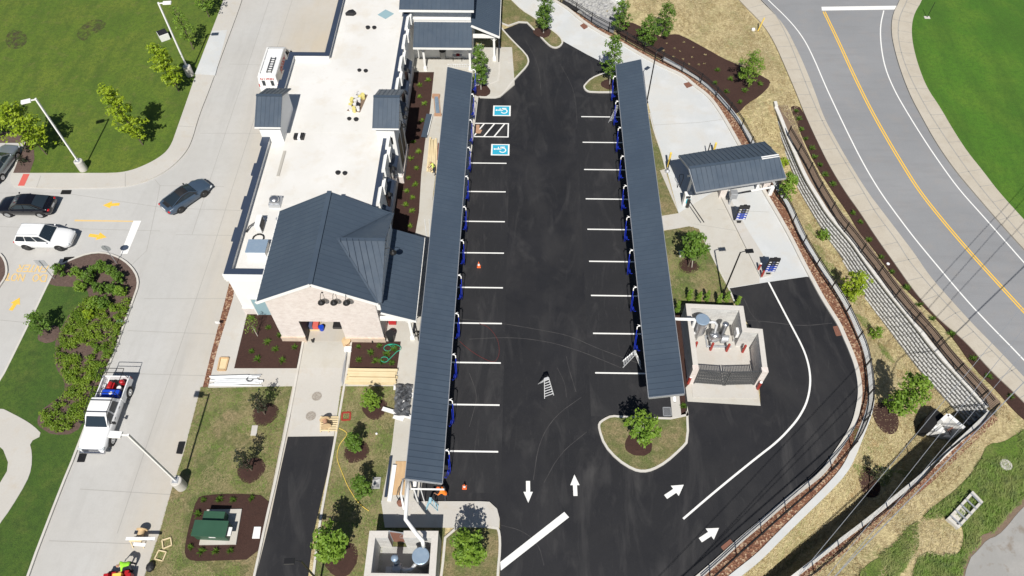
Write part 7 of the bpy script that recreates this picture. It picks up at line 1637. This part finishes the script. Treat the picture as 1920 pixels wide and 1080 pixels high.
tag(build('orange_frame', m, 'orange_faded') if False else build('orange_frame', m, 'bollard_red'), 'square rusty orange frame on the turf beside the pallet', 'frame')
tag(build('garden_hose', MB().tube(smooth_poly([P(u,v,.13) for u,v in ((636,803),(645,807),(652,813),(646,822),(637,832),(632,848),(632,862),(638,878),(645,895),(652,912),(660,925),(668,938),(676,946),(684,953),(692,958))], 2, False), .022, 5), 'yellow_hose' if 'yellow_hose' in MT else 'bollard_yellow'), 'thin yellow hose curving down the middle turf', 'hose')
hp = []
for k in range(40): a_ = k*.5; hp.append(P(725+ (9*cos(a_) if k < 14 else (14*cos(a_*.6) if k < 26 else 7*cos(a_)))+ (k*.6 if k < 26 else -4), 652+ (6*sin(a_) if k < 14 else (7*sin(a_*.6) if k < 26 else 5*sin(a_)+22)), .20+.004*k))
tag(build('garden_hose', MB().tube(hp, .026, 5), 'hose_green'), 'green garden hose tangled in the right front bed', 'hose')
# porch clutter
p = P(734,637,.12); t = thing('waste_bin', 'dark round waste bin at the corner of the south-east porch', 'bin', p); LB('body', MB().lathe((0,0,0), [(.26,0),(.32,.85),(.34,.88)], 18), 'rim_dark', t); LB('rim', MB().lathe((0,0,.88), [(.34,0),(.34,.05),(.28,.05)], 18), 'plastic_black', t)
tag(build('red_case', MB().box(P(737,607).x-.3,P(737,607).x+.3,P(737,607).y-.2,P(737,607).y+.2,.13,.45), 'red_paint', bevel=.03), 'red tool case under the south-east porch', 'case')
tag(build('hose_coil', MB().tube([(P(781,629).x+.22*cos(k*.6),P(781,629).y+.22*sin(k*.6),.16+.006*k) for k in range(34)], .03, 5), 'hose_black'), 'black coil at the foot of the south-east porch post', 'coil')
p = P(831,109,.12); t = thing('waste_bin', 'grey ribbed bin standing under the north porch', 'bin', p); LB('body', MB().lathe((0,0,0), [(.28,0),(.33,.9),(.35,.92)], 18), 'cmu_grey', t); LB('lid', MB().lathe((0,0,.92), [(.35,0),(.33,.06),(.1,.1)], 18), 'plastic_black', t)
p = P(858,113,.12); t = thing('work_cart', 'white and black cart with a red cloth under the north porch', 'cart', p); LB('tray', MB().box(-.5,.5,-.25,.25,.55,.62), 'white_sheet', t); LB('cloth', MB().box(-.1,.25,-.15,.2,.621,.72), 'red_paint', t, bevel=.04)
for x in (-.45,.45):
    for y in (-.2,.2): LB('leg', MB().beam((x,y,.56),(x,y,0), .04, .04), 'plastic_black', t)
# panels and crate on the side walk
t = thing('leaning_board', 'long dark blue metal panel leaning at the side bed edge', 'panel', P(800,235,.12)); a, b = P(805,214,.35), P(795,257,.35)
build('sheet', MB().beam(a, b, .55, .06), 'roof_metal', parent=t); build('edge_trim', MB().beam(a+Vector((.32,0,.0)), b+Vector((.32,.3,0)), .06, .10), 'white_metal', parent=t)
t = thing('pipe_crate', 'rusty brown cradle holding blue-grey pipes on the side walk', 'crate', P(818,198,.12)); a, b = P(818,181,.3), P(821,214,.3)
m = MB()
for k in range(3): m.tube([a+Vector((-.12+k*.12,0,.05)), b+Vector((-.12+k*.12,0,.05))], .055, 7)
build('pipes', m, 'tank_lid', parent=t); build('cradle', MB().box(a.x-.4,a.x+.35,a.y-.1,a.y+.25,.13,.45).box(b.x-.35,b.x+.35,b.y-.12,b.y+.05,.13,.40).beam(a+Vector((-.26,0,-.1)), b+Vector((-.26,0,-.1)), .06, .14).beam(a+Vector((.26,0,-.1)), b+Vector((.26,0,-.1)), .06, .14), 'cardboard', parent=t)
for a, b, lb in (((796,411),(800,446),'left of two long white rods lying on the side walk'),((804.5,411),(806,446),'right of two long white rods lying on the side walk')): tag(build('white_rod', MB().tube([P(*a,.15),P(*b,.15)], .03, 6), 'pvc'), lb, 'pipe')
m = MB().prism(px([(893,234),(899,234),(899,243),(904,244),(901,250),(892,250)], .03), .022, .05); tag(build('cardboard_sheet', m, 'cardboard'), 'torn brown cardboard on the hatched parking aisle', 'cardboard')
# bundle wrapped in plastic, plywood, channels at the lower left of the left canopy
t = thing('wrapped_bundle', 'dark plastic sheeting thrown over white boards beside the left canopy', 'sheeting', P(750,755,.12))
m = MB(); n = 12; vs = []; rnd = random.Random(4)
for j in range(n):
    for i in range(7): u_ = 736+i*5.2+rnd.uniform(-1.5,1.5)+(n-j)*.5; v_ = 722+j*5.2+rnd.uniform(-1.5,1.5); vs.append(P(u_, v_, .22+.42*sin(pi*(i+.5)/7)*abs(sin(j*1.1+i))+rnd.uniform(0,.16)))
fs = [(j*7+i,j*7+i+1,(j+1)*7+i+1,(j+1)*7+i) for j in range(n-1) for i in range(6)]; build('plastic_sheet', m.add(vs, fs), 'sheet_plastic', parent=t)
build('white_boards', MB().beam(P(717,766,.35), P(772,783,.35), .30, .06).beam(P(738,727,.2), P(775,727,.2), .35, .05).beam(P(760,752,.45), P(742,786,.3), .30, .04).beam(P(738,780,.25),P(757,786,.25),.35,.05).beam(P(752,741,.18), P(777,741,.18), .4, .05), 'white_sheet', parent=t)
q = [P(742,865,.14),P(762,865,.14),P(758,928,.14),P(735,928,.14)]; tag(build('plywood_sheet', MB().prism(q, .125, .16), 'plywood'), 'plywood sheet on the walk beside the lower left canopy', 'board')
t = thing('channel_section', 'long white and navy channel lying beside the plywood', 'panel', P(728,900,.12)); build('navy_web', MB().beam(P(733,856,.3), P(723,932,.3), .18, .06), 'navy_trim', parent=t); build('white_flange', MB().beam(P(740,872,.25), P(730,940,.25), .28, .10), 'white_metal', parent=t)
p = P(751,945,.12); t = thing('shop_vacuum', 'small dark red shop vacuum with a curled hose at the canopy end', 'vacuum', p); LB('tank', MB().lathe((0,0,0), [(.2,0),(.22,.35),(.2,.4),(.12,.5)], 16), 'rust_grate', t); LB('hose', MB().tube([(0,0,.4),(-.2,.3,.7),(-.1,.8,.9),(.3,1.2,1.2)], .03, 6), 'hose_black', t)
# stuff inside the tunnel mouth
p = P(604,618,.06); tag(build('pail', MB().lathe(p, [(.17,0),(.20,.4),(.21,.42)], 16), 'tarp_blue'), 'blue pail just inside the wash tunnel', 'bucket')
t = thing('pallet_load', 'colourful wrapped boxes on a pallet inside the tunnel mouth', 'boxes', P(589,612,.05)); p = P(589,612,.05)
LB('pallet', MB().box(-.55,.5,-.4,.4,0,.12), 'lumber', t); LB('boxes', MB().box(-.5,.0,-.35,.35,.12,.6), 'board_grey', t); LB('boxes', MB().box(.02,.45,-.35,.35,.12,.5), 'dome_red', t)
tag(build('folded_mat', MB().box(P(634,612).x-.35,P(634,612).x+.35,P(634,612).y-.3,P(634,612).y+.5,.06,.3), 'rim_dark', bevel=.04), 'dark stacked mats at the right of the tunnel mouth', 'mats')
# roof clutter
t = thing('roof_board', 'brown sheet carrying a crowd of paint pails on the flat roof', 'board', P(670,193,ZR)); q = [P(650.5,208,ZR),P(675,211,ZR),P(689.5,178,ZR),P(672,178,ZR)]
build('sheet', MB().prism(q, ZR+.01, ZR+.03), 'cardboard_grey' if 'cardboard_grey' in MT else 'bare_soil', parent=t)
addm('pail_yellow', (.70,.62,.22), rough=.5)
PL = [(669,174,'w'),(675,177,'w'),(681,179,'y'),(682,182,'y'),(666,180,'w'),(669,184,'w'),(676,183,'y'),(661,187,'y'),(674,188,'w'),(660,190,'y'),(667,191,'w'),(658,198,'y'),(666,198,'w'),(672,197,'b'),(657,203,'w'),(659,206,'w'),(664,204,'y'),(665,207,'y'),(672,204,'w')]
DW = dict(w='white', y='yellow', b='black'); where = ['at the top of the roof board','second at the top of the roof board','at the top right of the roof board','touching the top right pail','upper left of the crowd','in the upper centre','right of the upper centre','on the left edge, upper','right of the crowd middle','on the left edge, middle','in the very middle','on the left edge, lower','just below the middle','dark one at the right','at the lower left corner','lowest left','lower centre','lowest centre','at the lower right corner']
for (u, v, c), w_ in zip(PL, where):
    p = P(u, v+3, ZR+.03); t = thing('paint_pail', DW[c]+' paint pail '+w_, 'bucket', p, group='paint pails on the roof')
    LB('pail', MB().lathe((0,0,0), [(.13,0),(.155,.34),(.16,.35)], 14), {'w':'white_sheet','y':'pail_yellow','b':'plastic_black'}[c], t); LB('lid', MB().lathe((0,0,.35), [(.165,0),(.165,.03),(.02,.032)], 14), {'w':'membrane','y':'pail_yellow','b':'rim_dark'}[c], t)
tag(build('wood_plank', MB().beam(P(534,283,ZR+.05), P(521,330,ZR+.05), .22, .05), 'bark_pale'), 'long brown plank lying on the flat roof', 'plank')
m = MB(); p = P(562,258,ZR); m.box(p.x-.45,p.x-.12,p.y-.3,p.y+.3,ZR,ZR+.25); m.box(p.x+.12,p.x+.42,p.y-.3,p.y+.3,ZR,ZR+.3); t = tag(build('shingle_pack', m, 'plastic_black'), 'two black packs with white between them on the roof', 'pack'); build('white_sleeve', MB().box(p.x-.12,p.x+.12,p.y-.3,p.y+.3,ZR,ZR+.22), 'white_sheet', parent=t)
p = P(658,27,ZR); tag(build('tool_bag', MB().prism([(p.x-.5,p.y-.25),(p.x+.3,p.y-.3),(p.x+.55,p.y),(p.x+.2,p.y+.4),(p.x-.2,p.y+.25)], ZR, ZR+.35), 'plastic_black', bevel=.06), 'black tool bag by the inner parapet on the roof', 'bag')
q = [P(708,28,ZR),P(723,18,ZR),P(739,26,ZR),P(723,36,ZR)]; tag(build('membrane_sheet', MB().prism(q, ZR+.01, ZR+.025), 'door_blue'), 'blue-grey diamond sheet lying on the far roof', 'sheet')
# ================================================================ CULVERTS AND BASINS
c = gp(1773,795); t = thing('storm_inlet', 'broken-looking white concrete storm inlet with rusty rack in the dark ditch corner', 'inlet', c)
z0 = c.z-.2
def inlet_wall(a, b, w_, zt, zb, m='white_wall', nm='wing_wall'):
    A_ = P(a[0],a[1],zt); B_ = P(b[0],b[1],zt); d = (B_-A_).normalized(); n = Vector((-d.y,d.x,0))*w_/2
    return build(nm, MB().prism([A_+n,B_+n,B_-n,A_-n], zb, zt), m, parent=t)
inlet_wall((1778,777), (1809,803), .28, -.35, z0-.6); inlet_wall((1778,777), (1766,788), .22, -.35, z0-.6)
A_, B_, C_, D_ = P(1760,792,-.5), P(1747,806,-.7), P(1773,812,-1.9), P(1762,800,-1.2)
build('apron_slab', MB().prism([P(1761,790,-1.3),P(1746,806,-1.3),P(1775,813,-1.3)], -2.2, -1.3), 'white_wall', parent=t)
build('footing_slab', MB().prism([P(1764,812,-1.9),P(1781,814,-1.9),P(1787,821,-1.9),P(1768,819,-1.9)], -2.6, -1.9), 'white_wall', parent=t)
build('black_block', MB().prism([P(1753,765,-.9),P(1770,779,-.9),P(1748,805,-.9),P(1731,800,-.9),P(1736,784,-.9)], -2.4, -.9), 'dark_void', parent=t)  # plain black block on the left of the inlet walls
m = MB()
for k in range(7): m.beam(P(1777+k*3.4,806-k*1.6,-1.0), P(1783+k*3.2,817-k*1.6,-2.0), .05, .05)
m.beam(P(1777,806,-1.0), P(1798,797,-1.0), .07, .07); m.beam(P(1783,817,-2.0), P(1803,808,-2.0), .07, .07)
build('trash_rack', m, 'rust_grate', parent=t)
q = [P(1824,920,.30),P(1844,941,.30),P(1798,991,.30),P(1776,972,.30)]; c = sum(q, Vector())/4
t = thing('culvert_grate', 'concrete culvert box with five pale bars in the rough grass', 'culvert', c)
m = MB(); inn = inset(q, .16)
for i in range(4): m.prism([q[i],q[(i+1)%4],inn[(i+1)%4],inn[i]], -.1, .30)
build('rim', m, 'kerb', parent=t); build('void', MB().prism(inn, .0, .05), 'dark_void', parent=t); build('inner_slope', MB().prism([inn[3],inn[2],inn[2].lerp(inn[1],.45),inn[3].lerp(inn[0],.6)], .055, .12), 'kerb', parent=t)
for k in range(5): f = (k+.5)/5; build('bar', MB().beam(q[0].lerp(q[3],f)+Vector((0,0,.06)), q[1].lerp(q[2],f)+Vector((0,0,.06)), .09, .07), 'galv', parent=t)
t = tag(build('headwall', MB().prism([P(1145,-5,.5),P(1163,6,.5),P(1166,2,.5),P(1150,-10,.5)], -.1, .5), 'white_wall'), 'white concrete headwall above the riprap at the top edge', 'headwall')
tag(build('culvert_pipe', MB().tube([P(1056,3,.3),P(1083,19,.3)], .20, 10), 'plastic_black'), 'black pipe lying behind the fence at the riprap', 'pipe')
# loose riprap stones on top
m = MB(); rnd = random.Random(2)
for k in range(420):
    u, v = rnd.uniform(1066,1170), rnd.uniform(-30,40); p = P(u, v, .04)
    if v > 28+(u-1095)*.1 or v > 12+ (u-1066)*.6: continue
    r_ = rnd.uniform(.12,.30); m.sphere(p, (r_*rnd.uniform(.7,1.2), r_, r_*.6), 5, 4)
build('riprap_stones', m, 'stone_light' if 'stone_light' in MT else 'cmu_grey', kind='stuff')
# ================================================================ OVERHEAD WIRES
for i, ((a, b), lb) in enumerate(zip((((1925,565),(1626,925)),((1940,590),(1675,924)),((1950,625),(1725,891)),((1985,650),(1778,862))), ('leftmost overhead wire crossing the ditch','second overhead wire from the left','third overhead wire from the left','rightmost and thickest overhead wire'))):
    z = 9.0+(i == 3)*-.8; A_, B_ = P(*a, z), P(*b, z); d = (B_-A_); pts = []
    for k in range(31): f = -2.2+k*.18; q = A_+d*f; q.z = z+.9*((f-.5)/2.5)**2; pts.append(q)
    tag(build('overhead_wire', MB().tube(pts, .018 if i < 3 else .035, 4), 'galv'), lb, 'wire', 'overhead wires')
